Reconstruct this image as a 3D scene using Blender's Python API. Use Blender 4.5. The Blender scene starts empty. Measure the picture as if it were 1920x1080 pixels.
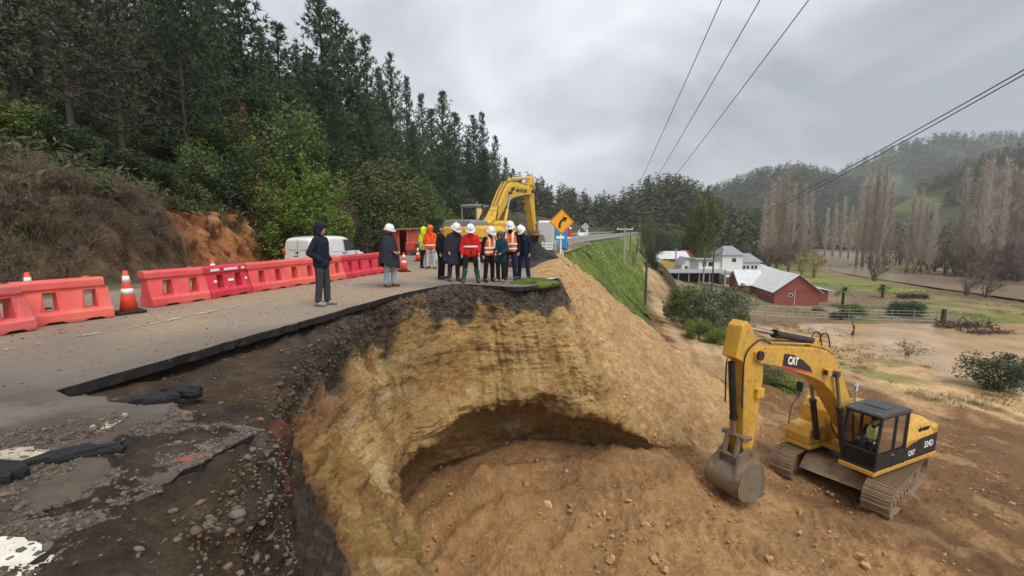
import bpy, bmesh, math, random
import numpy as np
from mathutils import Vector, Matrix, geometry
random.seed(7); RNG = np.random.default_rng(7)
SC = bpy.context.scene
COL = SC.collection
# ------------------------------------------------------------------ camera, sky, sun, exposure
F = 840.0; CAMH = 1.65; PITCH = math.atan(110 / F)
cam_data = bpy.data.cameras.new('camera'); CAM = bpy.data.objects.new('camera', cam_data); COL.objects.link(CAM)
CAM.location = (0, 0, CAMH); CAM.rotation_euler = (math.pi / 2 - PITCH, 0, 0)
cam_data.sensor_width = 36; cam_data.lens = F / 1920 * 36; cam_data.clip_start = .05; cam_data.clip_end = 6000
SC.camera = CAM
SUN_EL, SUN_AZ = 58, 150            # degrees: height of the sun, clockwise from straight ahead (+Y)
W = bpy.data.worlds.new('World'); SC.world = W; W.use_nodes = True
nt = W.node_tree; nt.nodes.clear(); N = nt.nodes.new; L = nt.links.new
out = N('ShaderNodeOutputWorld'); sky = N('ShaderNodeTexSky'); sky.sky_type = 'NISHITA'; sky.sun_disc = False
sky.sun_elevation = math.radians(SUN_EL); sky.sun_rotation = math.radians(SUN_AZ)
b1 = N('ShaderNodeBackground'); b1.inputs[1].default_value = .1; L(sky.outputs[0], b1.inputs[0])
tc = N('ShaderNodeTexCoord'); mp = N('ShaderNodeMapping'); mp.inputs['Scale'].default_value = (1.0, 1.0, 2.0)
mp.inputs['Location'].default_value = (.35, .2, .55)
L(tc.outputs['Generated'], mp.inputs[0])
n1 = N('ShaderNodeTexNoise'); n1.inputs['Scale'].default_value = 1.9; n1.inputs['Detail'].default_value = 7
n1.inputs['Roughness'].default_value = .5; n1.inputs['Distortion'].default_value = .35; L(mp.outputs[0], n1.inputs[0])
rp = N('ShaderNodeValToRGB'); e = rp.color_ramp.elements
e[0].position = .36; e[0].color = (.21, .22, .245, 1); e[1].position = .66; e[1].color = (.555, .56, .575, 1)
m_ = rp.color_ramp.elements.new(.5); m_.color = (.37, .375, .40, 1)
L(n1.outputs[0], rp.inputs[0])
b2 = N('ShaderNodeBackground'); L(rp.outputs[0], b2.inputs[0]); b2.inputs[1].default_value = 1.0
mx = N('ShaderNodeMixShader'); mx.inputs[0].default_value = .93; L(b1.outputs[0], mx.inputs[1]); L(b2.outputs[0], mx.inputs[2])
L(mx.outputs[0], out.inputs[0])
sl = bpy.data.lights.new('sun', 'SUN'); sl.energy = 1.5; sl.angle = math.radians(35); sl.color = (1, .96, .9)
SUN = bpy.data.objects.new('sun', sl); COL.objects.link(SUN)
a_, e_ = math.radians(SUN_AZ), math.radians(SUN_EL)
SUN.rotation_euler = Vector((-math.sin(a_) * math.cos(e_), -math.cos(a_) * math.cos(e_), -math.sin(e_))).to_track_quat('-Z', 'Y').to_euler()
SC.view_settings.view_transform = 'Standard'; SC.view_settings.look = 'None'; SC.view_settings.gamma = 1
SC.view_settings.use_curve_mapping = False; SC.view_settings.exposure = 0.97
SC.cycles.use_denoising = True; SC.cycles.max_bounces = 6; SC.cycles.diffuse_bounces = 3; SC.cycles.transparent_max_bounces = 8
SC.cycles.volume_bounces = 1
# ------------------------------------------------------------------ helpers
def ray(u, v):
    x = (u - 960) / F; y = (540 - v) / F
    return np.array([x, math.cos(PITCH) + y * math.sin(PITCH), -math.sin(PITCH) + y * math.cos(PITCH)])
def atz(u, v, z=0.0):
    d = ray(u, v); return np.array([0, 0, CAMH]) + (z - CAMH) / d[2] * d
def aty(u, v, Y):
    d = ray(u, v); return np.array([0, 0, CAMH]) + Y / d[1] * d
def hash3(ix, iy, iz, seed):
    h = (ix * 374761393 + iy * 668265263 + iz * 2147483647 + seed * 1274126177) & 0xffffffff
    h = ((h ^ (h >> 13)) * 1274126177) & 0xffffffff
    h = ((h ^ (h >> 16)) * 2246822519) & 0xffffffff
    return ((h ^ (h >> 15)) & 0xffffff) / 0xffffff
def vnoise(P, seed=0):
    P = np.asarray(P, float); i = np.floor(P).astype(np.int64); f = P - i; f = f * f * (3 - 2 * f)
    r = 0
    for dx in (0, 1):
        for dy in (0, 1):
            for dz in (0, 1):
                w = (f[:, 0] if dx else 1 - f[:, 0]) * (f[:, 1] if dy else 1 - f[:, 1]) * (f[:, 2] if dz else 1 - f[:, 2])
                r = r + w * hash3(i[:, 0] + dx, i[:, 1] + dy, i[:, 2] + dz, seed)
    return r * 2 - 1
def fbm(P, octs=4, seed=0, gain=.5):
    P = np.asarray(P, float); r = 0; a = 1
    for o in range(octs):
        r = r + a * vnoise(P * 2 ** o + 17.3 * o, seed + o); a *= gain
    return r
def sstep(a, b, x):
    t = np.clip((x - a) / (b - a), 0, 1); return t * t * (3 - 2 * t)
def P3(x, y, z=None):
    x = np.ravel(x); y = np.ravel(y); z = np.zeros_like(x) if z is None else np.ravel(z) * np.ones_like(x)
    return np.stack([x, y, z], 1)
def catmull(pts, n):
    """n points along a smooth curve through pts"""
    pts = np.asarray(pts, float); k = len(pts)
    t = np.linspace(0, k - 1, n); i = np.minimum(t.astype(int), k - 2); f = (t - i)[:, None]
    g = lambda j: pts[np.clip(j, 0, k - 1)]
    p0, p1, p2, p3 = g(i - 1), g(i), g(i + 1), g(i + 2)
    return .5 * (2 * p1 + (p2 - p0) * f + (2 * p0 - 5 * p1 + 4 * p2 - p3) * f ** 2 + (3 * p1 - p0 - 3 * p2 + p3) * f ** 3)
def resample(pts, step):
    pts = np.asarray(pts, float); c = catmull(pts, 60 * len(pts)); d = np.r_[0, np.cumsum(np.linalg.norm(np.diff(c, axis=0), axis=1))]
    s = np.arange(0, d[-1], step); return np.stack([np.interp(s, d, c[:, k]) for k in range(c.shape[1])], 1)

# ------------------------------------------------------------------ materials
MATS = {}
def srgb(r, g, b):
    return tuple((c / 255 / 12.92 if c / 255 <= .04045 else ((c / 255 + .055) / 1.055) ** 2.4) for c in (r, g, b))
def mk(name, col, rough=.7, var=.18, scale=4.0, bump=0.0, bscale=30.0, col2=None, metal=0.0, island=0.0, objvar=0.0, attr=None,
       trans=0.0, spec=.4, dirt=None, dirt_amt=.5, coat=0.0, detail=5.0, stretch=None, speck=None, speck_amt=.6, speck_scale=14.0):
    if name in MATS: return MATS[name]
    m = bpy.data.materials.new(name); m.use_nodes = True; t = m.node_tree; t.nodes.clear(); N = t.nodes.new; L = t.links.new
    o = N('ShaderNodeOutputMaterial'); p = N('ShaderNodeBsdfPrincipled')
    p.inputs['Roughness'].default_value = rough; p.inputs['Metallic'].default_value = metal
    p.inputs['Specular IOR Level'].default_value = spec; p.inputs['Coat Weight'].default_value = coat
    tc = N('ShaderNodeTexCoord'); co = tc.outputs['Object']
    if stretch:
        mp = N('ShaderNodeMapping'); mp.inputs['Scale'].default_value = stretch; L(co, mp.inputs[0]); co = mp.outputs[0]
    nz = N('ShaderNodeTexNoise'); nz.inputs['Scale'].default_value = scale; nz.inputs['Detail'].default_value = detail
    nz.inputs['Roughness'].default_value = .6; L(co, nz.inputs[0])
    if attr:
        at = N('ShaderNodeAttribute'); at.attribute_name = attr; base = at.outputs['Color']
    else:
        rgb = N('ShaderNodeRGB'); rgb.outputs[0].default_value = (*col, 1); base = rgb.outputs[0]
        if col2:
            mr = N('ShaderNodeMapRange'); mr.inputs[1].default_value = .38; mr.inputs[2].default_value = .62; L(nz.outputs[0], mr.inputs[0])
            mix = N('ShaderNodeMix'); mix.data_type = 'RGBA'; L(mr.outputs[0], mix.inputs[0]); L(base, mix.inputs[6]); mix.inputs[7].default_value = (*col2, 1)
            base = mix.outputs[2]
    # brightness variation
    f = N('ShaderNodeMapRange'); f.inputs[1].default_value = .3; f.inputs[2].default_value = .7
    f.inputs[3].default_value = 1 - var; f.inputs[4].default_value = 1 + var
    L(nz.outputs[0], f.inputs[0]); val = f.outputs[0]
    def mul(a, src, lo, hi):
        r = N('ShaderNodeMapRange'); r.inputs[3].default_value = lo; r.inputs[4].default_value = hi; L(src, r.inputs[0])
        q = N('ShaderNodeMath'); q.operation = 'MULTIPLY'; L(a, q.inputs[0]); L(r.outputs[0], q.inputs[1]); return q.outputs[0]
    if island:
        g = N('ShaderNodeNewGeometry'); val = mul(val, g.outputs['Random Per Island'], 1 - island, 1 + island)
    if objvar:
        oi = N('ShaderNodeObjectInfo'); val = mul(val, oi.outputs['Random'], 1 - objvar, 1 + objvar)
    if attr:
        n3 = N('ShaderNodeTexNoise'); n3.inputs['Scale'].default_value = scale * 7; n3.inputs['Detail'].default_value = 6; n3.inputs['Roughness'].default_value = .7; L(co, n3.inputs[0])
        r3 = N('ShaderNodeMapRange'); r3.inputs[1].default_value = .3; r3.inputs[2].default_value = .7; r3.inputs[3].default_value = 1 - var * 1.3; r3.inputs[4].default_value = 1 + var * 1.3; L(n3.outputs[0], r3.inputs[0])
        q3 = N('ShaderNodeMath'); q3.operation = 'MULTIPLY'; L(val, q3.inputs[0]); L(r3.outputs[0], q3.inputs[1]); val = q3.outputs[0]
    sc = N('ShaderNodeVectorMath'); sc.operation = 'SCALE'; L(base, sc.inputs[0]); L(val, sc.inputs['Scale']); base = sc.outputs[0]
    if dirt:
        n2 = N('ShaderNodeTexNoise'); n2.inputs['Scale'].default_value = scale * .6; n2.inputs['Detail'].default_value = 6; L(tc.outputs['Object'], n2.inputs[0])
        r2 = N('ShaderNodeMapRange'); r2.inputs[1].default_value = .45; r2.inputs[2].default_value = .7; r2.inputs[4].default_value = dirt_amt; L(n2.outputs[0], r2.inputs[0])
        mix = N('ShaderNodeMix'); mix.data_type = 'RGBA'; L(r2.outputs[0], mix.inputs[0]); L(base, mix.inputs[6]); mix.inputs[7].default_value = (*dirt, 1); base = mix.outputs[2]
    if speck:
        n5 = N('ShaderNodeTexNoise'); n5.inputs['Scale'].default_value = speck_scale; n5.inputs['Detail'].default_value = 8; n5.inputs['Roughness'].default_value = .75; L(tc.outputs['Object'], n5.inputs[0])
        r5 = N('ShaderNodeMapRange'); r5.inputs[1].default_value = .52; r5.inputs[2].default_value = .64; r5.inputs[4].default_value = speck_amt; L(n5.outputs[0], r5.inputs[0])
        mix = N('ShaderNodeMix'); mix.data_type = 'RGBA'; L(r5.outputs[0], mix.inputs[0]); L(base, mix.inputs[6]); mix.inputs[7].default_value = (*speck, 1); base = mix.outputs[2]
        rr5 = N('ShaderNodeMapRange'); rr5.inputs[3].default_value = rough; rr5.inputs[4].default_value = .9; L(r5.outputs[0], rr5.inputs[0]); L(rr5.outputs[0], p.inputs['Roughness'])
    L(base, p.inputs['Base Color'])
    if bump:
        nb = N('ShaderNodeTexNoise'); nb.inputs['Scale'].default_value = bscale; nb.inputs['Detail'].default_value = 6; nb.inputs['Roughness'].default_value = .65; L(co, nb.inputs[0])
        bp = N('ShaderNodeBump'); bp.inputs['Strength'].default_value = min(1, bump * 1.0); bp.inputs['Distance'].default_value = bump * .1
        L(nb.outputs[0], bp.inputs['Height']); L(bp.outputs[0], p.inputs['Normal'])
    sh = p.outputs[0]
    if trans:
        tr = N('ShaderNodeBsdfTranslucent'); L(base, tr.inputs[0]); ms = N('ShaderNodeMixShader'); ms.inputs[0].default_value = trans
        L(sh, ms.inputs[1]); L(tr.outputs[0], ms.inputs[2]); sh = ms.outputs[0]
    L(sh, o.inputs[0]); MATS[name] = m; return m
def mk_soil(name, d1=.05, s1=5.0, d2=.02, s2=22.0, var=.3, fine=60.0, rough=.92, layers=0.0, stones=0.0):
    if name in MATS: return MATS[name]
    m = bpy.data.materials.new(name); m.use_nodes = True; t = m.node_tree; t.nodes.clear(); N = t.nodes.new; L = t.links.new
    o = N('ShaderNodeOutputMaterial'); p = N('ShaderNodeBsdfPrincipled'); p.inputs['Roughness'].default_value = rough; p.inputs['Specular IOR Level'].default_value = .2
    tc = N('ShaderNodeTexCoord'); co = tc.outputs['Object']; at = N('ShaderNodeAttribute'); at.attribute_name = 'col'
    def noise(s, det=8, ro=.65, c=co):
        n = N('ShaderNodeTexNoise'); n.inputs['Scale'].default_value = s; n.inputs['Detail'].default_value = det; n.inputs['Roughness'].default_value = ro; L(c, n.inputs[0]); return n.outputs[0]
    def rng_(src, lo, hi, a=.3, b=.7):
        r = N('ShaderNodeMapRange'); r.inputs[1].default_value = a; r.inputs[2].default_value = b; r.inputs[3].default_value = lo; r.inputs[4].default_value = hi; L(src, r.inputs[0]); return r.outputs[0]
    def mul(a, b):
        q = N('ShaderNodeMath'); q.operation = 'MULTIPLY'; L(a, q.inputs[0]); L(b, q.inputs[1]); return q.outputs[0]
    nA = noise(s1, 10, .7); nB = noise(fine, 5, .7); vo = N('ShaderNodeTexVoronoi'); vo.inputs['Scale'].default_value = s2; L(co, vo.inputs[0])
    val = mul(rng_(nA, 1 - var, 1 + var), rng_(nB, 1 - var * .8, 1 + var * .8)); vr = N('ShaderNodeSeparateColor'); L(vo.outputs['Color'], vr.inputs[0]); val = mul(val, rng_(vr.outputs[0], 1 - var * .45, 1 + var * .45, 0, 1))
    h = None
    if layers:
        mp = N('ShaderNodeMapping'); mp.inputs['Scale'].default_value = (.5, .5, 9); L(co, mp.inputs[0]); nl = noise(1.6, 7, .7, mp.outputs[0]); val = mul(val, rng_(nl, 1 - layers, 1 + layers))
    sc = N('ShaderNodeVectorMath'); sc.operation = 'SCALE'; L(at.outputs['Color'], sc.inputs[0]); L(val, sc.inputs['Scale']); base = sc.outputs[0]
    L(base, p.inputs['Base Color'])
    b1 = N('ShaderNodeBump'); b1.inputs['Strength'].default_value = 1; b1.inputs['Distance'].default_value = d1; L(nA, b1.inputs['Height'])
    b2 = N('ShaderNodeBump'); b2.inputs['Strength'].default_value = .8; b2.inputs['Distance'].default_value = d2; b2.invert = True; L(vo.outputs['Distance'], b2.inputs['Height']); L(b1.outputs[0], b2.inputs['Normal'])
    b3 = N('ShaderNodeBump'); b3.inputs['Strength'].default_value = .7; b3.inputs['Distance'].default_value = d2 * .5; L(nB, b3.inputs['Height']); L(b2.outputs[0], b3.inputs['Normal']); nrm = b3.outputs[0]
    if layers: b4 = N('ShaderNodeBump'); b4.inputs['Strength'].default_value = .8; b4.inputs['Distance'].default_value = d1 * .9; L(nl, b4.inputs['Height']); L(nrm, b4.inputs['Normal']); nrm = b4.outputs[0]
    L(nrm, p.inputs['Normal']); L(p.outputs[0], o.inputs[0]); MATS[name] = m; return m
def mk_glass(name, col=(.02, .025, .03), alpha=.45, rough=.06):
    if name in MATS: return MATS[name]
    m = bpy.data.materials.new(name); m.use_nodes = True; t = m.node_tree; t.nodes.clear(); N = t.nodes.new; L = t.links.new
    o = N('ShaderNodeOutputMaterial'); g = N('ShaderNodeBsdfGlossy'); g.inputs['Roughness'].default_value = rough
    tr = N('ShaderNodeBsdfTransparent'); tr.inputs[0].default_value = (*[.55 + .5 * (1 - alpha)] * 3, 1)
    fr = N('ShaderNodeFresnel'); fr.inputs[0].default_value = 1.5
    mx = N('ShaderNodeMixShader'); L(fr.outputs[0], mx.inputs[0]); L(tr.outputs[0], mx.inputs[1]); L(g.outputs[0], mx.inputs[2]); L(mx.outputs[0], o.inputs[0])
    MATS[name] = m; return m

# ------------------------------------------------------------------ mesh building
class MB:
    def __init__(s): s.v = []; s.f = []; s.mi = []; s.cur = 0
    def add(s, vs, fs):
        b = len(s.v); s.v.extend([tuple(map(float, p)) for p in vs]); s.f.extend([tuple(b + i for i in f) for f in fs]); s.mi.extend([s.cur] * len(fs)); return s
    def box(s, c, d, R=None, taper=None):
        hx, hy, hz = d[0] / 2, d[1] / 2, d[2] / 2; vs = []
        for z in (-1, 1):
            k = 1 if (taper is None or z < 0) else taper
            for x, y in ((-1, -1), (1, -1), (1, 1), (-1, 1)): vs.append(Vector((x * hx * k, y * hy * k, z * hz)))
        if R is not None: vs = [R @ v for v in vs]
        c = Vector(c); return s.add([v + c for v in vs], [(0, 3, 2, 1), (4, 5, 6, 7), (0, 1, 5, 4), (1, 2, 6, 5), (2, 3, 7, 6), (3, 0, 4, 7)])
    def cyl(s, p0, p1, r0, r1=None, n=10, cap=True):
        r1 = r0 if r1 is None else r1; p0 = Vector(p0); p1 = Vector(p1); d = (p1 - p0)
        if d.length < 1e-6: return s
        q = d.to_track_quat('Z', 'Y'); vs = []
        for p, r in ((p0, r0), (p1, r1)):
            for i in range(n): a = 2 * math.pi * i / n; vs.append(p + q @ Vector((r * math.cos(a), r * math.sin(a), 0)))
        fs = [(i, (i + 1) % n, n + (i + 1) % n, n + i) for i in range(n)]
        if cap: fs += [tuple(range(n - 1, -1, -1)), tuple(range(n, 2 * n))]
        return s.add(vs, fs)
    def tube(s, path, r, n=6):
        path = [Vector(p) for p in path]; rs = r if hasattr(r, '__len__') else [r] * len(path); vs = []; up = Vector((0, 0, 1))
        for i, p in enumerate(path):
            d = (path[min(i + 1, len(path) - 1)] - path[max(i - 1, 0)]).normalized()
            a = d.cross(up); a = a.normalized() if a.length > 1e-3 else Vector((1, 0, 0)); b = d.cross(a)
            for k in range(n): t = 2 * math.pi * k / n; vs.append(p + a * rs[i] * math.cos(t) + b * rs[i] * math.sin(t))
        fs = [(i * n + k, i * n + (k + 1) % n, (i + 1) * n + (k + 1) % n, (i + 1) * n + k) for i in range(len(path) - 1) for k in range(n)]
        fs += [tuple(range(n)), tuple(range((len(path) - 1) * n + n - 1, (len(path) - 1) * n - 1, -1))]
        return s.add(vs, fs)
    def prism(s, poly, y0, y1, ax='y'):
        """polygon in (x,z) extruded along y (ax='y'); ax='x': polygon in (y,z) along x; ax='z': polygon in (x,y) along z"""
        m = {'y': lambda a, b, t: (a, t, b), 'x': lambda a, b, t: (t, a, b), 'z': lambda a, b, t: (a, b, t)}[ax]; n = len(poly)
        vs = [m(a, b, y0) for a, b in poly] + [m(a, b, y1) for a, b in poly]
        return s.add(vs, [tuple(range(n)), tuple(range(2 * n - 1, n - 1, -1))] + [(i, n + i, n + (i + 1) % n, (i + 1) % n) for i in range(n)])
    def lathe(s, prof, c=(0, 0, 0), n=16, sq=None):
        vs = []; c = Vector(c)
        for r, z in prof:
            for i in range(n): a = 2 * math.pi * i / n; vs.append(c + Vector((r * math.cos(a), r * math.sin(a), z)))
        fs = [(j * n + i, j * n + (i + 1) % n, (j + 1) * n + (i + 1) % n, (j + 1) * n + i) for j in range(len(prof) - 1) for i in range(n)]
        fs += [tuple(range(n - 1, -1, -1)), tuple((len(prof) - 1) * n + i for i in range(n))]
        return s.add(vs, fs)
    def mesh(s, name, mats, smooth=False):
        me = bpy.data.meshes.new(name); me.from_pydata(s.v, [], s.f)
        for m in (mats if isinstance(mats, (list, tuple)) else [mats]):
            if m is not None: me.materials.append(m)
        if any(s.mi): me.polygons.foreach_set('material_index', s.mi)
        bm = bmesh.new(); bm.from_mesh(me); bmesh.ops.recalc_face_normals(bm, faces=bm.faces); bm.to_mesh(me); bm.free()
        if smooth: me.polygons.foreach_set('use_smooth', [True] * len(me.polygons))
        me.update(); return me
    def build(s, name, mats, parent=None, smooth=False, bevel=0, loc=None, rot=None, seg=2):
        o = link(name, s.mesh(name, mats, smooth), parent, loc, rot)
        if bevel:
            b = o.modifiers.new('bevel', 'BEVEL'); b.width = bevel; b.segments = seg; b.limit_method = 'ANGLE'; b.angle_limit = math.radians(35); b.harden_normals = False
        return o
def link(name, me, parent=None, loc=None, rot=None):
    o = bpy.data.objects.new(name, me); COL.objects.link(o)
    if parent is not None: o.parent = parent
    if loc is not None: o.location = loc
    if rot is not None: o.rotation_euler = rot
    return o
def tag(o, label, cat=None, group=None, kind=None):
    if label: o['label'] = label
    if cat: o['category'] = cat
    if group: o['group'] = group
    if kind: o['kind'] = kind
    return o
def thing(name, label, cat, loc=(0, 0, 0), rz=0.0, group=None, rot=None):
    o = bpy.data.objects.new(name, None); COL.objects.link(o); o.location = loc; o.rotation_euler = rot if rot else (0, 0, rz); o.empty_display_size = .2
    return tag(o, label, cat, group)
def dup(root, loc=None, rz=None, label=None, scale=None, group=None):
    def cp(o, par):
        c = o.copy(); COL.objects.link(c); c.parent = par
        for ch in o.children: cp(ch, c)
        return c
    r = cp(root, None)
    if loc is not None: r.location = loc
    if rz is not None: r.rotation_euler = (0, 0, rz)
    if scale is not None: r.scale = scale if hasattr(scale, '__len__') else (scale,) * 3
    if label: r['label'] = label
    if group: r['group'] = group
    return r
def npmesh(name, V, Fq, mat, smooth=True, cols=None):
    """fast mesh from numpy verts and faces (all quads or all tris)"""
    me = bpy.data.meshes.new(name); V = np.asarray(V, np.float32); Fq = np.asarray(Fq, np.int32); k = Fq.shape[1]
    me.vertices.add(len(V)); me.vertices.foreach_set('co', V.ravel())
    me.loops.add(Fq.size); me.loops.foreach_set('vertex_index', Fq.ravel())
    me.polygons.add(len(Fq)); me.polygons.foreach_set('loop_start', np.arange(0, Fq.size, k, dtype=np.int32))
    me.polygons.foreach_set('use_smooth', np.full(len(Fq), smooth))
    me.update(calc_edges=True)
    if cols is not None:
        a = me.color_attributes.new('col', 'FLOAT_COLOR', 'POINT'); c = np.ones((len(V), 4), np.float32); c[:, :3] = cols; a.data.foreach_set('color', c.ravel())
    me.materials.append(mat); return me
def gridfaces(nr, nc):
    i = np.arange(nr - 1)[:, None] * nc + np.arange(nc - 1)[None, :]
    return np.stack([i, i + 1, i + nc + 1, i + nc], -1).reshape(-1, 4)
def lerpc(a, b, t):
    return np.asarray(a) + (np.asarray(b) - np.asarray(a)) * np.asarray(t)[..., None]
# ------------------------------------------------------------------ the lie of the land
CLP = [(-10.5, -10), (-9.6, -2), (-8.8, 3), (-7.95, 7.2), (-6.9, 11.2), (-5.3, 17), (-3.7, 24.5), (-2.2, 35), (-.2, 44), (3.2, 57), (9.5, 76), (27.5, 128), (46, 178), (64, 226), (90, 290), (120, 350)]
CL = resample(CLP, .5)                                            # middle of the road
CREST = resample([(1.45, 14.6), (1.9, 18), (2.6, 24.5), (3.75, 35), (6, 43.5), (9.3, 56), (15.8, 75), (34, 127), (52.5, 177), (70, 223), (96, 287), (126, 347)], .25)
def dirs(C):
    d = np.gradient(C, axis=0); d /= np.linalg.norm(d, axis=1)[:, None]; return d
CLD = dirs(CL); CLR = np.stack([CLD[:, 1], -CLD[:, 0]], 1)
CRD = dirs(CREST); CRR = np.stack([CRD[:, 1], -CRD[:, 0]], 1)
def foot(Y): return np.interp(Y, [0, 8, 12, 15, 20, 27, 33, 40, 60, 120, 300], [4.6, 4.9, 5.4, 6.6, 9.5, 11.2, 9.5, 7.5, 6.8, 6.5, 6.5])
def hill_so(Y, o, x, y):
    """height of the hillside left of the road; o = metres left of the middle of the road"""
    q = o - foot(Y); amp = np.interp(Y, [0, 50, 90, 140, 220, 400], [1, 1, .72, .5, .4, .3])
    bank = np.interp(Y, [0, 10, 18, 28, 40, 80, 140], [2.7, 2.8, 3.0, 2.9, 2.2, 1.5, 1.0])
    z = bank * sstep(-.1, 1.7, q) + .44 * amp * np.clip(q - 1.2, 0, 70) * sstep(.5, 6, q)
    z = z + .25 * fbm(P3(x * .25, y * .25), 3, 5) * sstep(0, 4, q) + .05 * fbm(P3(x * 1.2, y * 1.2), 3, 9) * sstep(-2.5, 0, q)
    return z - .5 * sstep(3.9, 6.5, o) * sstep(11, 18, Y) * sstep(80, 45, Y)
def hillz(x, y):
    x = np.atleast_1d(np.asarray(x, float)); y = np.atleast_1d(np.asarray(y, float))
    d2 = (CL[None, :, 0] - x[:, None]) ** 2 + (CL[None, :, 1] - y[:, None]) ** 2; k = d2.argmin(1)
    o = -((x - CL[k, 0]) * CLR[k, 0] + (y - CL[k, 1]) * CLR[k, 1])
    return hill_so(CL[k, 1], o, x, y)
def hz(x, y): return float(hillz(x, y)[0])
class TPS:
    def __init__(s, pts, lam=.02):
        p = np.asarray(pts, float); s.c = p[:, :2]; n = len(p); K = s.k(s.c) + lam * np.eye(n); A = np.c_[np.ones(n), s.c]
        M = np.block([[K, A], [A.T, np.zeros((3, 3))]]); s.w = np.linalg.solve(M, np.r_[p[:, 2], 0, 0, 0])
    def k(s, q):
        r2 = ((q[:, None] - s.c[None]) ** 2).sum(-1) + 1e-9; return .5 * r2 * np.log(r2) * .01
    def __call__(s, x, y):
        q = np.stack([np.ravel(x), np.ravel(y)], 1); out = np.empty(len(q))
        for i in range(0, len(q), 20000):
            b = q[i:i + 20000]; out[i:i + 20000] = s.k(b) @ s.w[:-3] + np.c_[np.ones(len(b)), b] @ s.w[-3:]
        return out
LOWP = [(-2, 8, -7.0), (0, 9.5, -6.4), (.3, 11.4, -5.9), (.3, 14.2, -5.0), (-1.8, 12.2, -5.75), (-2.6, 10, -6.7), (2.6, 13.9, -5.1), (2.5, 11, -5.85), (3, 8, -6.45), (1, 5, -6.9), (-2, 5, -6.9),
        (6.2, 11.4, -5.95), (5.3, 13.2, -5.35), (7.5, 10, -6.35), (9.3, 13.2, -6.82), (11.7, 14.6, -6.97), (13.7, 15.7, -7.1), (11, 11.8, -6.85), (14, 11, -7.1), (16, 16, -7.6), (8.8, 16.6, -6.7),
        (10, 20, -6.9), (13, 26, -7.5), (14.7, 29.4, -7.8), (17.3, 42.7, -8.2), (17.5, 50.7, -8.3), (22, 68, -8.3), (24, 80, -7), (25.7, 92, -5.8), (28, 29, -9.3), (20, 22, -8.3), (24, 20, -8.8), (32, 27, -9.6),
        (31, 34, -9.7), (32, 42, -9.8), (36, 52, -9.9), (40, 70, -10), (55, 60, -10.2), (48, 88, -9.8), (36, 95, -8.8), (37, 121, -7.4), (60, 100, -10.1), (80, 120, -10.4), (60, 30, -10.2), (25, 5, -8.8), (60, 0, -10.2),
        (31, 118, -5), (38, 140, -4), (10, 3, -6.9), (80, 170, -8.5)]
tps = TPS(LOWP)
RIV = resample([(125, 20), (104, 66), (102, 90), (103, 106), (104, 118), (112, 145), (140, 189), (190, 260), (305, 416), (440, 610), (575, 800), (740, 1040)], 2.0)
TRACK = resample([(11.5, 24), (15.5, 36), (19.3, 52), (23.0, 66), (25.2, 80), (27.2, 93), (32, 108), (38, 124), (46, 150)], .5)
def dist_to(C, x, y, lim=None):
    x = np.ravel(x); y = np.ravel(y); out = np.empty(len(x))
    for i in range(0, len(x), 4000):
        out[i:i + 4000] = np.sqrt(((x[i:i + 4000, None] - C[None, :, 0]) ** 2 + (y[i:i + 4000, None] - C[None, :, 1]) ** 2).min(1))
    return out
def lowz_base(x, y):
    x = np.ravel(np.asarray(x, float)); y = np.ravel(np.asarray(y, float)); r = np.hypot(x, y)
    z = tps(x, y); far = -10 + np.clip((r - 320) * .012, 0, 14) + 1.2 * fbm(P3(x * .01, y * .01), 2, 3)
    k = sstep(110, 190, r); z = np.clip(z, -11, -3.5) * (1 - k) + far * k
    return z
def lowz(x, y):
    z = lowz_base(x, y); dr = dist_to(RIV, x, y)
    return z + (-12.2 - z) * sstep(12, 6, dr) * sstep(300, 240, np.hypot(np.ravel(x), np.ravel(y)))
def lz(x, y): return float(lowz([x], [y])[0])

# ---- pit floor, spoil ground and valley: one sheet
def arange_multi(*segs):
    r = []
    for a, b, st in segs: r.append(np.arange(a, b, st))
    return np.concatenate(r)
xs = arange_multi((-40, -4.5, 3), (-4.5, 20, .11), (20, 40, .3), (40, 80, .8), (80, 240, 3), (240, 1500, 20))
ys = arange_multi((-12, 3, .8), (3, 25, .11), (25, 50, .3), (50, 110, .8), (110, 260, 3), (260, 1700, 20))
X, Y = np.meshgrid(xs, ys); x = X.ravel(); y = Y.ravel()
z = lowz(x, y); DR = dist_to(RIV, x, y); DT = dist_to(TRACK, x, y)
near = (x > -5) & (x < 41) & (y > 2) & (y < 51)
dig = sstep(36, 24, np.hypot(x - 6, (y - 12) * .8))                 # dug and driven-over ground
p = P3(x, y)
st_d = (x * .80 - y * .60) * .18, (x * .60 + y * .80) * 1.3; rough = .11 * fbm(P3(st_d[0], st_d[1]), 4, 20) * sstep(4, 9, x) + .12 * fbm(p * .9, 4, 21) + .05 * np.abs(fbm(p * 2.6, 3, 22)) + .022 * fbm(p * 7, 2, 23)
clod = np.clip(fbm(p * 3.6, 2, 25) - .15, 0, 1) * .13
def marks(x, y, cx, cy, ang, w, ln, pitch):                         # tread print of a crawler
    dx, dy = x - cx, y - cy; a = dx * math.cos(ang) + dy * math.sin(ang); b = -dx * math.sin(ang) + dy * math.cos(ang)
    m = sstep(ln / 2, ln / 2 - .3, np.abs(a)) * sstep(w / 2, w / 2 - .06, np.abs(b))
    return m * (.075 * np.sin(a / pitch * 2 * math.pi + 3 * np.abs(b)) - .05), m
mk_z = 0; mk_m = 0
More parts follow.
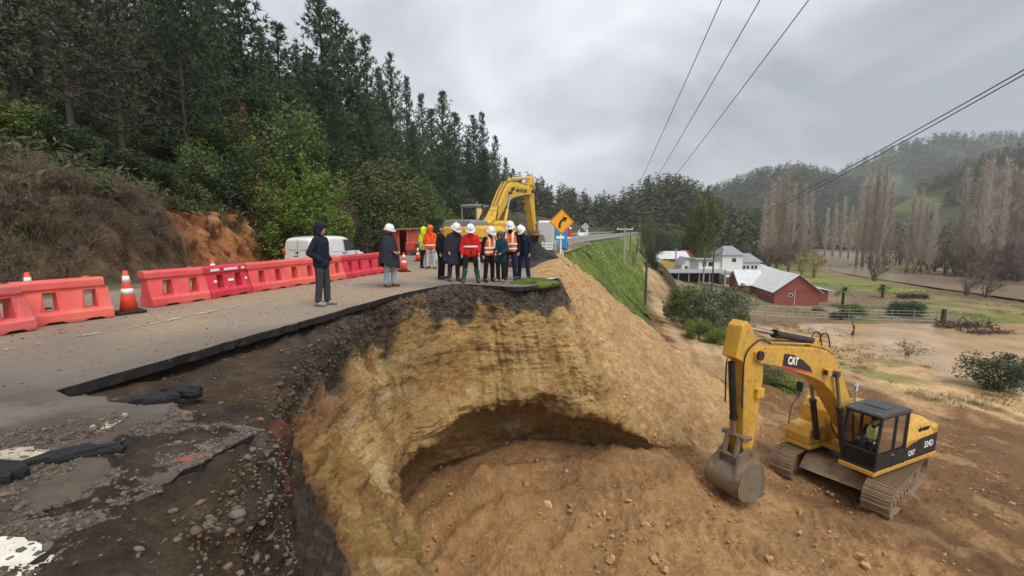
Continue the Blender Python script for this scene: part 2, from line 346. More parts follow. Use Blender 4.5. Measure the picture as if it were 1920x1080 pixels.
for cx, cy, an, ln in ((3.3, 11.9, .25, 2.8), (4.3, 12.3, .55, 2.4), (4.0, 11.0, .15, 3.2), (5.2, 10.4, 2.75, 3.2), (2.4, 10.2, 1.1, 2.6), (6.4, 9.9, .1, 3.0), (8.6, 10.6, -.4, 3), (1.4, 10.9, .8, 2.2), (9.2, 11.4, -.35, 3)):
    a, b = marks(x, y, cx, cy, an, .66, ln, .34); mk_z = mk_z + a; mk_m = np.maximum(mk_m, b)
scrape = 0                                                          # long curved bucket scrapes on the talus at the back
th = np.arctan2(y - 8.5, x - 1.0); rr_ = np.hypot(x - 1.0, y - 8.5)
scrape = .09 * np.sin(rr_ * 6.5 + 1.5 * vnoise(P3(x * .5, y * .5), 4)) * sstep(2.0, 3.2, rr_) * sstep(7, 5, rr_) * (th > .9)
for cx, cy, hh, rr0 in ((-.9, 12.4, .3, .7), (1.2, 13.3, .2, .8), (3.2, 12.7, .3, .8), (4.6, 12.9, .3, .7), (1.9, 11.6, .18, .5)): z = z + hh * np.exp(-((x - cx) ** 2 + (y - cy) ** 2) / rr0 ** 2 * (1 + .4 * vnoise(P3(x * 1.5, y * 1.5), 8)))
z = z + dig * (rough + clod) * (1 - .8 * mk_m) + mk_z * dig + scrape * dig
z = z + (1 - dig) * (.12 * fbm(p * .35, 3, 31) * sstep(200, 90, np.hypot(x, y)) + .03 * fbm(p * 1.7, 2, 32))
rut = np.abs(np.abs(DT) - .8); z = z - .12 * sstep(.45, .1, rut) * (1 - dig)
nA = fbm(p * .18, 3, 41); nB = fbm(p * .6, 3, 42); nC = fbm(p * .05, 3, 43)
ochre = (.315, .18, .08); brown = (.18, .097, .045); sand = (.50, .335, .17); grass = (.15, .19, .04); dry = (.25, .20, .09)
c = lerpc(ochre, brown, sstep(-.3, .5, nB * .6 + nA * .4 + (x - 6.5) * .075 - .25 * sstep(11, 13, y) * (x < 5)))
c = lerpc(c, (.44, .29, .14), np.clip(mk_z / .03, 0, 1) * .75 * np.ones(len(x))); c = lerpc(c, (.22, .125, .06), mk_m * .25)
pale = sstep(.45, .75, fbm(p * 1.1, 3, 44)) * .35; c = lerpc(c.T.T, (.45, .30, .15), pale) if True else c
# valley colours
edge = (x - 31) * .55 + (y - 36) * .30 + 2.4 * nA                  # far side of the spoil
fl = sstep(-4.5, -2.5, edge - np.interp(y, [20, 27, 33, 42, 52], [-3.0, -2.7, -2, 0.0, 5.0])) * sstep(55, 49, y + 1.5 * nB) * (x > 12)
c = lerpc(c, sand, fl * sstep(-.75, .0, nB + .25)); c = lerpc(c, (.24, .22, .08), fl * sstep(.25, .7, nA + .5 * nB - .15) * .8); c = lerpc(c, (.30, .19, .10), fl * sstep(.1, .5, fbm(p * np.array([.12, .5, 1]), 3, 48)) * .75)
vall = lerpc(grass, dry, sstep(-.5, .6, nA + .5 * nC)); vall = lerpc(vall, (.21, .145, .08), sstep(.1, .6, nC + .35 * nB) * sstep(300, 120, np.hypot(x, y)))
vm = np.maximum(sstep(50, 55, y + 1.2 * nB), sstep(52, 70, x)); c = lerpc(c, vall, vm * (1 - fl * .6))
yard = sstep(24, 14, np.hypot(x - 44, y - 62)) * sstep(-.5, .2, nB + .3); c = lerpc(c, (.20, .145, .095), yard * vm * .8)
vill = sstep(30, 16, np.hypot((x - 40), (y - 100) * .8)); c = lerpc(c, (.24, .19, .13), vill * .8)
c = lerpc(c, (.42, .29, .155), sstep(2.6, 1.7, DT + .5 * nB) * sstep(23, 33, y)); c = lerpc(c, (.29, .185, .09), sstep(.35, .1, rut) * sstep(2.6, 1.7, DT) * .7)
c = lerpc(c, (.17, .115, .07), sstep(22, 13, DR + 4 * nA) * sstep(8, 12, DR) * .8)
c = c * (1 + .22 * fbm(p * .4, 3, 47))[:, None]
M_GROUND = mk_soil('spoil_soil', .09, 3.2, .045, 9.0, .26, 40)
V = np.stack([x, y, z], 1); fq = gridfaces(len(ys), len(xs))
ctr = V[fq].mean(1); cxl = np.interp(ctr[:, 1], CREST[:, 1], CREST[:, 0]); keep = ~((ctr[:, 0] < -4) & (ctr[:, 1] > 20)) & ~((ctr[:, 1] > 17) & (ctr[:, 0] < cxl - .5)) & (ctr[:, 0] < 1.7 * np.clip(ctr[:, 1], 0, None) + 12) & ~((ctr[:, 1] < 3.4) & (ctr[:, 0] < 1)) & ~(ctr[:, 0] < -3.4)
o = link('ground', npmesh('ground', V, fq[keep], M_GROUND, cols=np.clip(c, .01, .9))); tag(o, 'ochre dug soil and wide valley floor below the road', kind='structure')
GROUND = o

# ---- river
rv = RIV; rd = dirs(rv); rr = np.stack([rd[:, 1], -rd[:, 0]], 1); wid = 11.0
cols_ = np.linspace(-1, 1, 7); V = np.array([[*(rv[i] + rr[i] * wid * k), -10.75] for i in range(len(rv)) for k in cols_]); rq = np.hypot(V[:, 0], V[:, 1])
V[:, 2] = -10.75 + (lowz_base(V[:, 0], V[:, 1]) + .5 + 10.75) * sstep(230, 300, rq)
M_RIV = mk('river_water', (.30, .23, .155), .16, .2, .08, bump=.9, bscale=.5, spec=.5)
o = link('river', npmesh('river', V, gridfaces(len(rv), 7), M_RIV)); tag(o, 'swollen muddy brown river winding through the valley', kind='structure')

fx_, fy_ = np.meshgrid(np.linspace(20, 75, 60), np.linspace(26, 54, 40)); V = np.stack([fx_.ravel(), fy_.ravel(), np.full(fx_.size, -9.845)], 1)
o = link('flood_water', npmesh('flood_water', V, gridfaces(40, 60), mk('flood_water', (.46, .30, .145), .14, .25, .3, bump=.35, bscale=1.6, spec=.5))); tag(o, 'shallow muddy flood water pooled on the sandy flat', kind='structure')
# ---- wall of the collapsed road: loft through hand-placed rails (rim, bench, dark layer, middle, brow, hollow, foot)
def pz(u, v, z): return atz(u, v, z)
def py(u, v, Y): return aty(u, v, Y)
ST = []
def st(*r): ST.append([np.asarray(q, float) for q in r])
def under(b, outw, f=-6.9):                                          # hollow below a brow
    b = np.asarray(b); o2 = np.array([outw[0], outw[1], 0]); return b + o2 * .9 + [0, 0, -1.0], np.array([*(b + o2 * .9)[:2], f])
def st2(r0, rb, r1, r2, r3, outw): st(r0, rb, r1, r2, r3, *under(r3, outw))
st2((3.2, -2.5, 0), (3.4, -1.8, -.1), (3.6, .2, -1.3), (3.7, 1.6, -2.6), (3.6, 2.6, -3.8), (0, -1))
st2((.9, -1.0, 0), (1.1, -.35, -.1), (1.5, 1.2, -1.2), (1.8, 2.4, -2.4), (2.0, 3.3, -3.6), (0, -1))
st2((-1.3, .3, 0), (-.9, .8, -.1), (-.3, 2.0, -1.1), (.1, 3.1, -2.2), (.5, 4.2, -3.4), (-.4, -.9))
st2(pz(-60, 1010, -.17), pz(330, 1030, -.08), pz(575, 1120, -1.05), pz(760, 1200, -2.1), pz(880, 1290, -3.4), (-.8, -.6))
st2(pz(0, 880, -.17), pz(420, 905, -.08), pz(560, 1000, -.95), pz(690, 1085, -2.1), pz(830, 1190, -3.4), (-.9, -.4))
st2(pz(20, 765, -.17), pz(484, 803, -.06), pz(530, 862, -.75), pz(640, 985, -2.0), pz(805, 1085, -3.45), (-1, -.1))
st2(pz(190, 690, -.17), pz(495, 742, -.42), pz(548, 812, -1.05), pz(650, 935, -2.25), pz(778, 1035, -3.6), (-1, .1))
st2(pz(350, 652, -.17), pz(535, 690, -.4), pz(585, 752, -1.1), pz(665, 885, -2.35), pz(752, 990, -3.7), (-1, .2))
st2(pz(500, 612, -.16), pz(600, 632, -.35), pz(640, 702, -1.1), pz(690, 830, -2.4), pz(743, 948, -3.7), (-1, .3))
st2(pz(640, 575, -.15), pz(690, 584, -.25), pz(700, 640, -1.0), pz(722, 765, -2.4), pz(752, 880, -3.55), (-.9, .5))
st(py(755, 548, 12.2), py(775, 556, 11.9), py(778, 603, 11.7), py(785, 715, 11.1), py(811, 824, 10.4), py(795, 838, 11.5), py(795, 890, 12.1))
st(py(858, 536, 13.7), py(862, 545, 13.2), py(868, 600, 12.8), py(875, 695, 12.2), py(887, 770, 11.5), py(890, 790, 12.5), py(900, 845, 13.3))
st(py(955, 537, 13.6), py(957, 548, 13.0), py(965, 612, 12.7), py(980, 690, 12.3), py(985, 742, 11.8), py(985, 775, 12.9), py(980, 845, 13.7))
st(py(1006, 526, 14.9), py(1018, 546, 13.5), py(1045, 620, 12.9), py(1062, 700, 12.5), py(1078, 757, 12.1), py(1070, 785, 13.0), py(1060, 845, 13.7))
st(py(1034, 523, 15.3), py(1050, 543, 14.3), py(1082, 620, 13.2), py(1110, 700, 12.5), py(1140, 778, 12.2), py(1135, 800, 12.9), py(1128, 860, 13.5))
RIDGE = [py(1048, 521, 15.0), py(1064, 552, 14.6), py(1098, 622, 13.7), py(1142, 705, 13.1), py(1205, 810, 12.9), py(1222, 838, 13.2), py(1236, 880, 13.5)]
st(*RIDGE)
ST = np.array(ST); NS, NT = 700, 236
A_ = np.stack([catmull(ST[:, k], NS) for k in range(7)], 1)          # NS,7,3
tpar = np.interp(np.linspace(0, 1, NT), [0, .06, .26, .52, .78, .9, 1.0], np.arange(7))
ti = np.minimum(tpar.astype(int), 5); tf = (tpar - ti)[None, :, None]
g = lambda j: A_[:, np.clip(j, 0, 6)]
WALL = .5 * (2 * g(ti) + (g(ti + 1) - g(ti - 1)) * tf + (2 * g(ti - 1) - 5 * g(ti) + 4 * g(ti + 1) - g(ti + 2)) * tf ** 2 + (3 * g(ti) - g(ti - 1) - 3 * g(ti + 1) + g(ti + 2)) * tf ** 3)
arc = np.r_[0, np.cumsum(np.linalg.norm(np.diff(A_[:, 2], axis=0), axis=1))]
S_ = np.repeat(arc[:, None], NT, 1); T_ = np.repeat(tpar[None], NS, 0)
nrm = np.cross(np.gradient(WALL, axis=0), np.gradient(WALL, axis=1)); nrm /= np.linalg.norm(nrm, axis=2)[..., None] + 1e-9
wp = WALL.reshape(-1, 3); s1 = S_.ravel(); t1 = T_.ravel()
env = sstep(0, .9, t1); mid = sstep(1.5, 2.2, t1) * sstep(5.2, 4.2, t1)
nearside = sstep(15, 10, s1)                                         # the near lip of the pit
streak = vnoise(np.stack([s1 * 2.3, t1 * .5, 0 * s1], 1), 61); groove = vnoise(np.stack([s1 * 5.5, t1 * .35, 0 * s1 + 3], 1), 62)
led = fbm(np.stack([s1 * .55, wp[:, 2] * 2.6, 0 * s1], 1), 4, 63)
big = fbm(wp * .75, 4, 64); fine = fbm(wp * 5.5, 3, 65); lump = fbm(wp * 2.2, 3, 66)
ridged = 1 - 2 * np.abs(fbm(np.stack([s1 * .9, wp[:, 2] * 1.9, t1 * 0], 1), 3, 67))
rg2 = 1 - 2 * np.abs(fbm(np.stack([s1 * .35, wp[:, 2] * 4.2, t1 * 0], 1), 4, 69)); blk = np.round(fbm(np.stack([s1 * 1.1, wp[:, 2] * 1.7, 0 * s1], 1), 2, 70) * 3) / 3
disp = env * (.09 * big + .055 * fine + .05 * lump + mid * (.075 * groove + .05 * streak + .05 * led + .05 * ridged + .03 * rg2 + .08 * blk + .05 * vnoise(np.stack([s1 * 11, t1 * .8, 0 * s1], 1), 76))) + sstep(3.6, 4.2, t1) * .1 * led
gravelz = sstep(2.3, 1.2, t1); disp += env * gravelz * .045 * fbm(wp * 9, 2, 68)
disp = np.where(t1 < .3, disp * .4, disp)
endw = sstep(0, 1.2, s1) * sstep(arc[-1], arc[-1] - .5, s1); disp *= endw
sgn = 1.0 if nrm[NS // 2 + 60, NT // 2][1] < 0 else -1.0             # push along the side that faces the pit
V = wp + sgn * nrm.reshape(-1, 3) * disp[:, None]
# colours of the layers
d = -wp[:, 2]
thick = np.interp(s1, [0, 7.0, 8.2, 9.3, 14, 18, 22, 25, 28, 31, arc[-1]], [2.0, 2.0, 1.5, 1.05, .95, .95, .95, .95, .95, 1.15, 1.4])
bnd = thick + .20 * streak + .30 * fbm(np.stack([s1 * .5, 0 * s1, 0 * s1], 1), 3, 71) + .12 * groove + .2 * lump + .1 * fine
oc = sstep(-.16, .2, d - bnd)
gold = lerpc((.53, .335, .13), (.38, .22, .08), sstep(-.4, .5, big + .5 * led)); gold = lerpc(gold, (.62, .45, .235), sstep(.05, .55, groove * .6 + .45 * led) * .75)
gold = lerpc(gold, (.36, .165, .08), sstep(.45, .05, np.abs(d - bnd - .22)) * sstep(.0, .45, vnoise(np.stack([s1 * .8, d * 1.5, 0 * s1], 1), 72)) * .6)
gold = lerpc(gold, (.10, .075, .05), sstep(.42, .62, fbm(np.stack([s1 * .55, d * 1.0, t1 * .3], 1), 3, 73)) * sstep(2.4, 1.6, d) * .25)
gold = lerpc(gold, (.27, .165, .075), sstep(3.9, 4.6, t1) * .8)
gold = lerpc(gold, (.46, .41, .31), sstep(.15, .5, fbm(wp * 1.3, 2, 74)) * sstep(4.8, 5.4, t1) * sstep(1.2, .2, np.abs(wp[:, 0] - .5)) * .8)
dark = lerpc((.075, .058, .043), (.13, .102, .076), sstep(-.3, .5, fine)); dark = lerpc(dark, (.14, .085, .045), sstep(.2, .7, big) * .6)
dark = lerpc(dark, (.27, .175, .085), sstep(.55, .9, groove) * sstep(.5, 1.0, d) * .6)
c = lerpc(dark, gold, oc)
tong = sstep(.75, .35, np.abs(s1 - np.interp(s1, [0, 1], [0, 1]) * 1 - 0) * 0 + np.abs(wp[:, 0] + 2.75 - .22 * d) / .55) * (wp[:, 1] > 9.5) * sstep(.05, .3, d) * sstep(-.5, .2, lump + .3)   # tongue of sand run over the rim
c = lerpc(c, (.45, .28, .12), tong * .9)
red = sstep(.45, .2, np.hypot(wp[:, 0] + 2.35, (wp[:, 1] - 3.7) * 1.0)) * sstep(.0, .4, lump + .1) * sstep(.02, .12, d); c = lerpc(c, (.36, .10, .045), red * .85)
c = c * (1 + .18 * fbm(wp * 1.1, 3, 75))[:, None]
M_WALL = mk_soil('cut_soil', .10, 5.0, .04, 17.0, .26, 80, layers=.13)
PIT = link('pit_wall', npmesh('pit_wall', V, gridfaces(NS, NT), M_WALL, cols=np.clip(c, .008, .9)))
tag(PIT, 'collapsed road embankment with dark gravel over golden soil and a hollow at its foot', kind='structure')
WV = V.reshape(NS, NT, 3); WARC = arc; WOC = oc.reshape(NS, NT)

# ---- outer slope of the embankment: raw fill beside the pit, grass beyond
def slope_sheet(name, sidx, tmax, nt_, label, first_ridge):
    cr = CREST[sidx]; rg = CRR[sidx]; n = len(cr); ng = 14 if first_ridge else 0; tt = np.r_[np.linspace(-.105, -.007, ng), np.linspace(0, 1, nt_ - ng)] if ng else np.linspace(0, 1, nt_)
    crz = np.interp(cr[:, 1], [14, 16, 20, 24, 28, 33], [0, .12, .38, .42, .15, -.12])
    off = tt * tmax
    fall = np.interp(cr[:, 1], [14, 30, 60, 100, 140, 200, 400], [.80, .86, 1.12, 1.2, .9, .5, .4])
    PX = cr[:, None, 0] + rg[:, None, 0] * off; PY = cr[:, None, 1] + rg[:, None, 1] * off
    PZ = crz[:, None] * sstep(-1.75, -.1, off) - .10 * sstep(-.3, -1.75, off) - fall[:, None] * np.clip(off, 0, 99) * (1 - .10 * sstep(6, 14, off))
    P = np.stack([PX, PY, PZ], -1)
    if first_ridge:
        rg_ = catmull(RIDGE + [np.array([8, 13.6, -8.0])], 400); dd = np.r_[0, np.cumsum(np.linalg.norm(np.diff(rg_, axis=0), axis=1))]
        line = np.stack([np.interp(tt * dd[-1], dd, rg_[:, k]) for k in range(3)], 1); ngm = tt < 0; line[ngm, 0] += rg[0, 0] * off[ngm]; line[ngm, 1] += rg[0, 1] * off[ngm]; line[ngm, 2] = line[ngm, 2] - .12 * sstep(-.2, -1.7, off[ngm])
        w = sstep(7.5, 0, np.arange(n) * .25 * 1.0)[:, None, None] if False else None
        sm = np.r_[0, np.cumsum(np.linalg.norm(np.diff(cr, axis=0), axis=1))]
        w = (1 - sstep(0, 7.0, sm))[:, None, None]; P = P * (1 - w) + line[None] * w
    p = P.reshape(-1, 3); sm = np.r_[0, np.cumsum(np.linalg.norm(np.diff(cr, axis=0), axis=1))]
    s1 = np.repeat(sm, nt_) + (0 if first_ridge else 1e3); t1 = np.tile(off, n)
    return P, p, np.repeat(sm, nt_), t1
def sl_cols(p, s, t, far):
    n1_ = fbm(p * .5, 3, 81); n2_ = fbm(p * 2, 3, 82)
    g = sstep(-.6, .6, s - 9.6 - 2.0 * t + 1.3 * n1_ + .5 * n2_)
    soil = lerpc((.46, .295, .14), (.34, .20, .092), sstep(-.4, .5, n2_ + .5 * n1_)); soil = lerpc(soil, (.55, .385, .21), sstep(.3, .7, fbm(p * 4, 2, 83)) * .5)
    gr = lerpc((.175, .225, .045), (.10, .135, .03), sstep(-.4, .5, n1_)); gr = lerpc(gr, (.2, .2, .07), sstep(.2, .7, n2_) * .6)
    gr = lerpc(gr, (.08, .06, .035), sstep(.45, .75, fbm(p * np.array([.35, .35, 1.6]), 3, 84)) * .7)
    gr = lerpc(gr, (.09, .065, .04), sstep(.9, .2, np.abs(s - 9.8 - 2.0 * t + 1.2 * n1_)) * sstep(1.5, 3, t) * .9)
    return lerpc(soil, gr, g) * (1 + .15 * n2_)[:, None], g
i1 = np.concatenate([np.arange(0, 140)]); crf = catmull(CREST[i1], 420)
_C, _R = CREST, CRR
CREST = crf; _d = dirs(crf); CRR = np.stack([_d[:, 1], -_d[:, 0]], 1)
P, p, s1, t1 = slope_sheet('x', np.arange(420), 17.0, 190, '', True); CREST, CRR = _C, _R
c, g = sl_cols(p, s1, t1, False)
dn = np.array([.75, -.1, .65])
en = sstep(0, .7, s1) * (.45 + .55 * sstep(0, .6, t1)) * sstep(-1.7, -1.0, t1); rake = vnoise(np.stack([(s1 - .25 * t1) * 3.2, t1 * .45, 0 * t1], 1), 85); clods = np.clip(fbm(p * 4.2, 2, 86) - .2, 0, 1)
dz = en * ((1 - g) * (.07 * rake + .14 * clods + .10 * fbm(p * 1.1, 3, 87) + .03 * fbm(p * 8, 2, 89)) + g * (.12 * fbm(p * 1.2, 4, 88) - .12))
V = p + dn * dz[:, None]
M_SLOPE = mk_soil('fill_and_grass', .06, 4.5, .03, 14.0, .28, 55)
SLOPE = link('embankment_slope', npmesh('embankment_slope', V, gridfaces(420, 190), M_SLOPE, cols=np.clip(c, .01, .9)))
tag(SLOPE, 'sandy fill spilling down the embankment beside the pit, grass beyond', kind='structure')
SLV = V.reshape(420, 190, 3); SLG = g.reshape(420, 190)
i2 = np.arange(138, len(CREST), 4)
P, p, s1, t1 = slope_sheet('x', i2, 17.0, 60, '', False); s1 = s1 + 34.5; c, g = sl_cols(p, s1, t1, True)
V = p + np.array([.6, -.1, .75]) * (.22 * fbm(p * .5, 4, 90) * sstep(0, 1.5, t1) - .02)[:, None]
o = link('grassy_embankment', npmesh('grassy_embankment', V, gridfaces(len(i2), 60), M_SLOPE, cols=np.clip(c, .01, .9))); tag(o, 'long green grass slope falling from the guardrail to the dirt lane', kind='structure')
GSL = V.reshape(len(i2), 60, 3)

# ---- road: asphalt sheet with the torn edge
kx = [k for k in range(len(CL)) if CL[k, 1] < 31][::2]
left = [CL[k] - CLR[k] * 3.9 for k in kx]
right_far = [CREST[k] - CRR[k] * .55 for k in range(len(CREST)) if CREST[k, 1] < left[-1][1] + .0][::3]
torn = [atz(1020, 534)[:2], atz(985, 537.5)[:2], atz(955, 538)[:2], atz(915, 535)[:2], atz(860, 533)[:2], atz(800, 541)[:2], atz(740, 553)[:2]]
edgeA = [atz(740 + (85 - 740) * t, 553 + (737 - 553) * t)[:2] for t in np.linspace(.04, 1, 26)]
crack = [atz(u, v)[:2] for u, v in ((130, 745), (190, 747), (250, 757), (310, 753), (355, 768), (420, 790), (470, 798), (484, 806), (452, 822), (405, 842), (350, 868), (300, 905), (240, 930), (205, 965), (150, 1000), (120, 1040), (90, 1085))]
frontp = [(-1.9, 1.2), (-1.5, .5), (-.6, -.8), (.5, -2.2), (2.5, -4), (2.5, -9)]
rj = np.random.default_rng(3)
def jit(pts, a):
    d = resample(np.array(pts), .12); return [q + rj.normal(0, a, 2) for q in d]
poly = [np.array(q) for q in left] + [np.array(q) for q in right_far[::-1]] + jit(torn, .02) + jit(edgeA, .013) + jit(crack, .035) + [np.array(q) for q in frontp]
poly = [q for i, q in enumerate(poly) if i == 0 or np.linalg.norm(q - poly[i - 1]) > .04]
gx, gy = np.meshgrid(np.arange(-15, 4, .22), np.arange(-9, 31, .22)); gp = np.stack([gx.ravel(), gy.ravel()], 1) + rj.uniform(-.05, .05, (gx.size, 2))
gx2, gy2 = np.meshgrid(np.arange(-4.6, -1.2, .055), np.arange(1.4, 4.6, .055)); gp = np.r_[gp, np.stack([gx2.ravel(), gy2.ravel()], 1) + rj.uniform(-.015, .015, (gx2.size, 2))]
allp = [Vector(q) for q in poly] + [Vector(q) for q in gp]
ed = [(i, (i + 1) % len(poly)) for i in range(len(poly))]
r = geometry.delaunay_2d_cdt(allp, ed, [], 1, 1e-4)
rv2 = np.array([tuple(q) for q in r[0]]); rf = [f for f in r[2]]
def roadz(x, y):
    x = np.ravel(x); y = np.ravel(y); q = P3(x, y)
    fz = sstep(4.6, 3.2, y + .25 * x + .9)                             # near slab, broken and sunken
    return .02 * fbm(q * .35, 3, 101) + .006 * fbm(q * 2.2, 3, 102) - fz * (.02 + .05 * np.abs(fbm(q * .8, 3, 103))) * sstep(-4.4, -2.6, x) + sstep(4.6, 3.6, y) * (.022 * fbm(q * 3.1, 3, 104) + .012 * fbm(q * 11, 2, 110))
zz = roadz(rv2[:, 0], rv2[:, 1]); bnd_e = {}
for f in rf:
    for a, b in zip(f, f[1:] + f[:1]): bnd_e[(a, b)] = 1
skirt = [(a, b) for a, b in bnd_e if (b, a) not in bnd_e]
nv = len(rv2); Vr = np.c_[rv2, zz]; used = sorted({a for e in skirt for a in e}); mp_ = {a: nv + i for i, a in enumerate(used)}
top_ = Vr[used].copy(); top_[:, 2] -= .012; low = Vr[used].copy(); low[:, 2] -= .125; low[:, :2] += rj.normal(0, .012, (len(used), 2))
nu_ = len(used); Vr = np.r_[Vr, top_, low]; rf = [tuple(f) for f in rf] + [(b, a, mp_[a], mp_[b]) for a, b in skirt] + [(mp_[b], mp_[a], mp_[a] + nu_, mp_[b] + nu_) for a, b in skirt]
me = bpy.data.meshes.new('road'); me.from_pydata([tuple(q) for q in Vr], [], rf)
q = P3(Vr[:, 0], Vr[:, 1]); lane = fbm(np.stack([q[:, 0] * .9 - q[:, 1] * .26, q[:, 1] * .12 + q[:, 0] * .03, 0 * q[:, 0]], 1), 4, 105)
cr_ = lerpc((.205, .178, .150), (.275, .225, .17), sstep(-.35, .5, lane)); cr_ = lerpc(cr_, (.37, .265, .16), sstep(.0, .6, fbm(q * .45, 3, 106) + .4 * lane) * .42)
cr_ = lerpc(cr_, (.13, .118, .108), sstep(.1, .6, fbm(q * .3 + 7, 3, 107)) * .6)
nearm = sstep(4.4, 3.0, Vr[:, 1] + .3 * Vr[:, 0] + .9); cr_ = lerpc(cr_, (.085, .073, .062), nearm * sstep(-.5, .2, fbm(q * 1.3, 3, 108) + .15)); cr_ = lerpc(cr_, (.055, .045, .036), nearm * sstep(.0, .35, fbm(q * 2.3 + 9, 3, 112)) * .85)
cr_ = lerpc(cr_, (.115, .093, .07), nearm * sstep(.25, .6, fbm(q * 1.1 + 4, 3, 109)) * .7)
cr_[nv:] = (.022, .02, .019)
a = me.color_attributes.new('col', 'FLOAT_COLOR', 'POINT'); cc = np.ones((len(Vr), 4), np.float32); cc[:, :3] = cr_; a.data.foreach_set('color', cc.ravel())
me.materials.append(mk_soil('dusty_asphalt', .008, 9, .004, 90.0, .16, 160, rough=.6))
ROAD = link('road', me); tag(ROAD, 'dusty damp asphalt lane torn off along a sharp edge', kind='structure')
kf = [k for k in range(len(CL)) if CL[k, 1] > 29.5]
V = []; 
for k in kf[::4]:
    for o_ in (-3.9, -2, 0, 2, 3.6, 5.2): V.append([*(CL[k] + CLR[k] * o_), .012 + .004 * (k % 3)])
V = np.array(V); q = P3(V[:, 0], V[:, 1]); cf = lerpc((.21, .19, .165), (.27, .235, .19), sstep(-.3, .4, fbm(q * .2, 3, 111)))
o = link('far_road', npmesh('far_road', V, gridfaces(len(kf[::4]), 6), MATS['dusty_asphalt'], cols=cf)); tag(o, 'grey road curving away beyond the digger', kind='structure')

ks = [k for k in range(len(CREST)) if 29 < CREST[k, 1] < 60]
V = np.array([[*(CREST[k] - CRR[k] * w_), zc + .05 * float(fbm([[CREST[k, 0] * 1.5, CREST[k, 1] * 1.5, w_]], 2, 6)[0])] for k in ks for w_, zc in ((-.25, -.22), (.1, -.05), (.5, -.05), (1.0, -.07), (1.8, -.09), (2.6, -.1))]); q = P3(V[:, 0], V[:, 1])
crz = np.interp(V[:, 1], [14, 16, 20, 24, 28, 33], [0, .12, .38, .42, .15, -.02]); V[:, 2] += crz * np.tile([1, 1, .6, .2, 0, 0], len(ks))
o = link('shoulder', npmesh('shoulder', V, gridfaces(len(ks), 6), M_SLOPE, cols=lerpc((.34, .23, .12), (.20, .16, .11), sstep(-.3, .3, fbm(q * .7, 3, 115))))); tag(o, 'dirt shoulder along the outer edge of the road', kind='structure')
# ---- shoulder, roadside bank and wooded hillside left of the road
k42 = int(np.argmax(CL[:, 1] >= 42)); kk = np.concatenate([np.arange(0, 34, 1.0), np.arange(34, 86, .25), np.arange(86, k42, 1.0), np.arange(k42, len(CL) - 1, 3.0)])
oo = arange_multi((3.2, 5, .3), (5, 15, .10), (15, 40, .8), (40, 230, 6)); sk = kk
C2 = np.stack([np.interp(kk, np.arange(len(CL)), CL[:, k]) for k in (0, 1)], 1); R2 = np.stack([np.interp(kk, np.arange(len(CL)), CLR[:, k]) for k in (0, 1)], 1)
PX = C2[:, None, 0] - R2[:, None, 0] * oo; PY = C2[:, None, 1] - R2[:, None, 1] * oo
x = PX.ravel(); y = PY.ravel(); Yc = np.repeat(C2[:, 1], len(oo)); ov = np.tile(oo, len(sk)); qv = ov - foot(Yc)
z = hill_so(Yc, ov, x, y) - .03 * (ov < 4.4); p = np.stack([x, y, z], 1)
face = sstep(-.2, .3, qv) * sstep(2.4, 1.5, qv)
cut = face * sstep(15.4, 17.2, Yc) * sstep(30, 27, Yc)
dsp = face * (.28 * fbm(p * .7, 4, 121) + .10 * fbm(p * 2.6, 3, 122)) + cut * (.42 * (1 - 2 * np.abs(fbm(p * np.array([.8, .8, 1.1]), 4, 123))) + .14 * fbm(p * 3.5, 3, 129)) + face * .06 * fbm(p * 5, 3, 130)
x2 = x + np.repeat(R2[:, 0], len(oo)) * dsp; y2 = y + np.repeat(R2[:, 1], len(oo)) * dsp
gm = sstep(-1.0, .5, qv)
c = lerpc((.235, .19, .14), (.17, .14, .105), sstep(-.4, .4, fbm(p * .8, 3, 124))); veg = lerpc((.035, .045, .014), (.075, .062, .032), sstep(-.4, .5, fbm(p * .5, 3, 125)))
c = lerpc(c, veg, gm); c = lerpc(c, lerpc((.085, .055, .035), (.17, .11, .06), sstep(-.3, .5, fbm(p * 1.2, 3, 126))), face * .85)
c = lerpc(c, lerpc((.35, .15, .06), (.25, .095, .04), sstep(-.3, .4, fbm(p * .9, 3, 127))), cut); c = lerpc(c, (.40, .23, .11), cut * sstep(.1, .6, fbm(p * 1.6, 3, 128)) * .7)
tl = sstep(-2.6, -.6, qv) * sstep(.2, -.5, qv) * sstep(16, 19, Yc) * sstep(33, 28, Yc); c = lerpc(c, (.34, .19, .085), tl * .8)
M_BANK = mk_soil('bank_soil', .12, 3.0, .04, 12.0, .3, 40)
o = link('hillside', npmesh('hillside', np.stack([x2, y2, z], 1), gridfaces(len(sk), len(oo))[:, ::-1], M_BANK, cols=np.clip(c, .006, .9))); tag(o, 'roadside bank and wooded hillside left of the road', kind='structure')
HILLSIDE = o

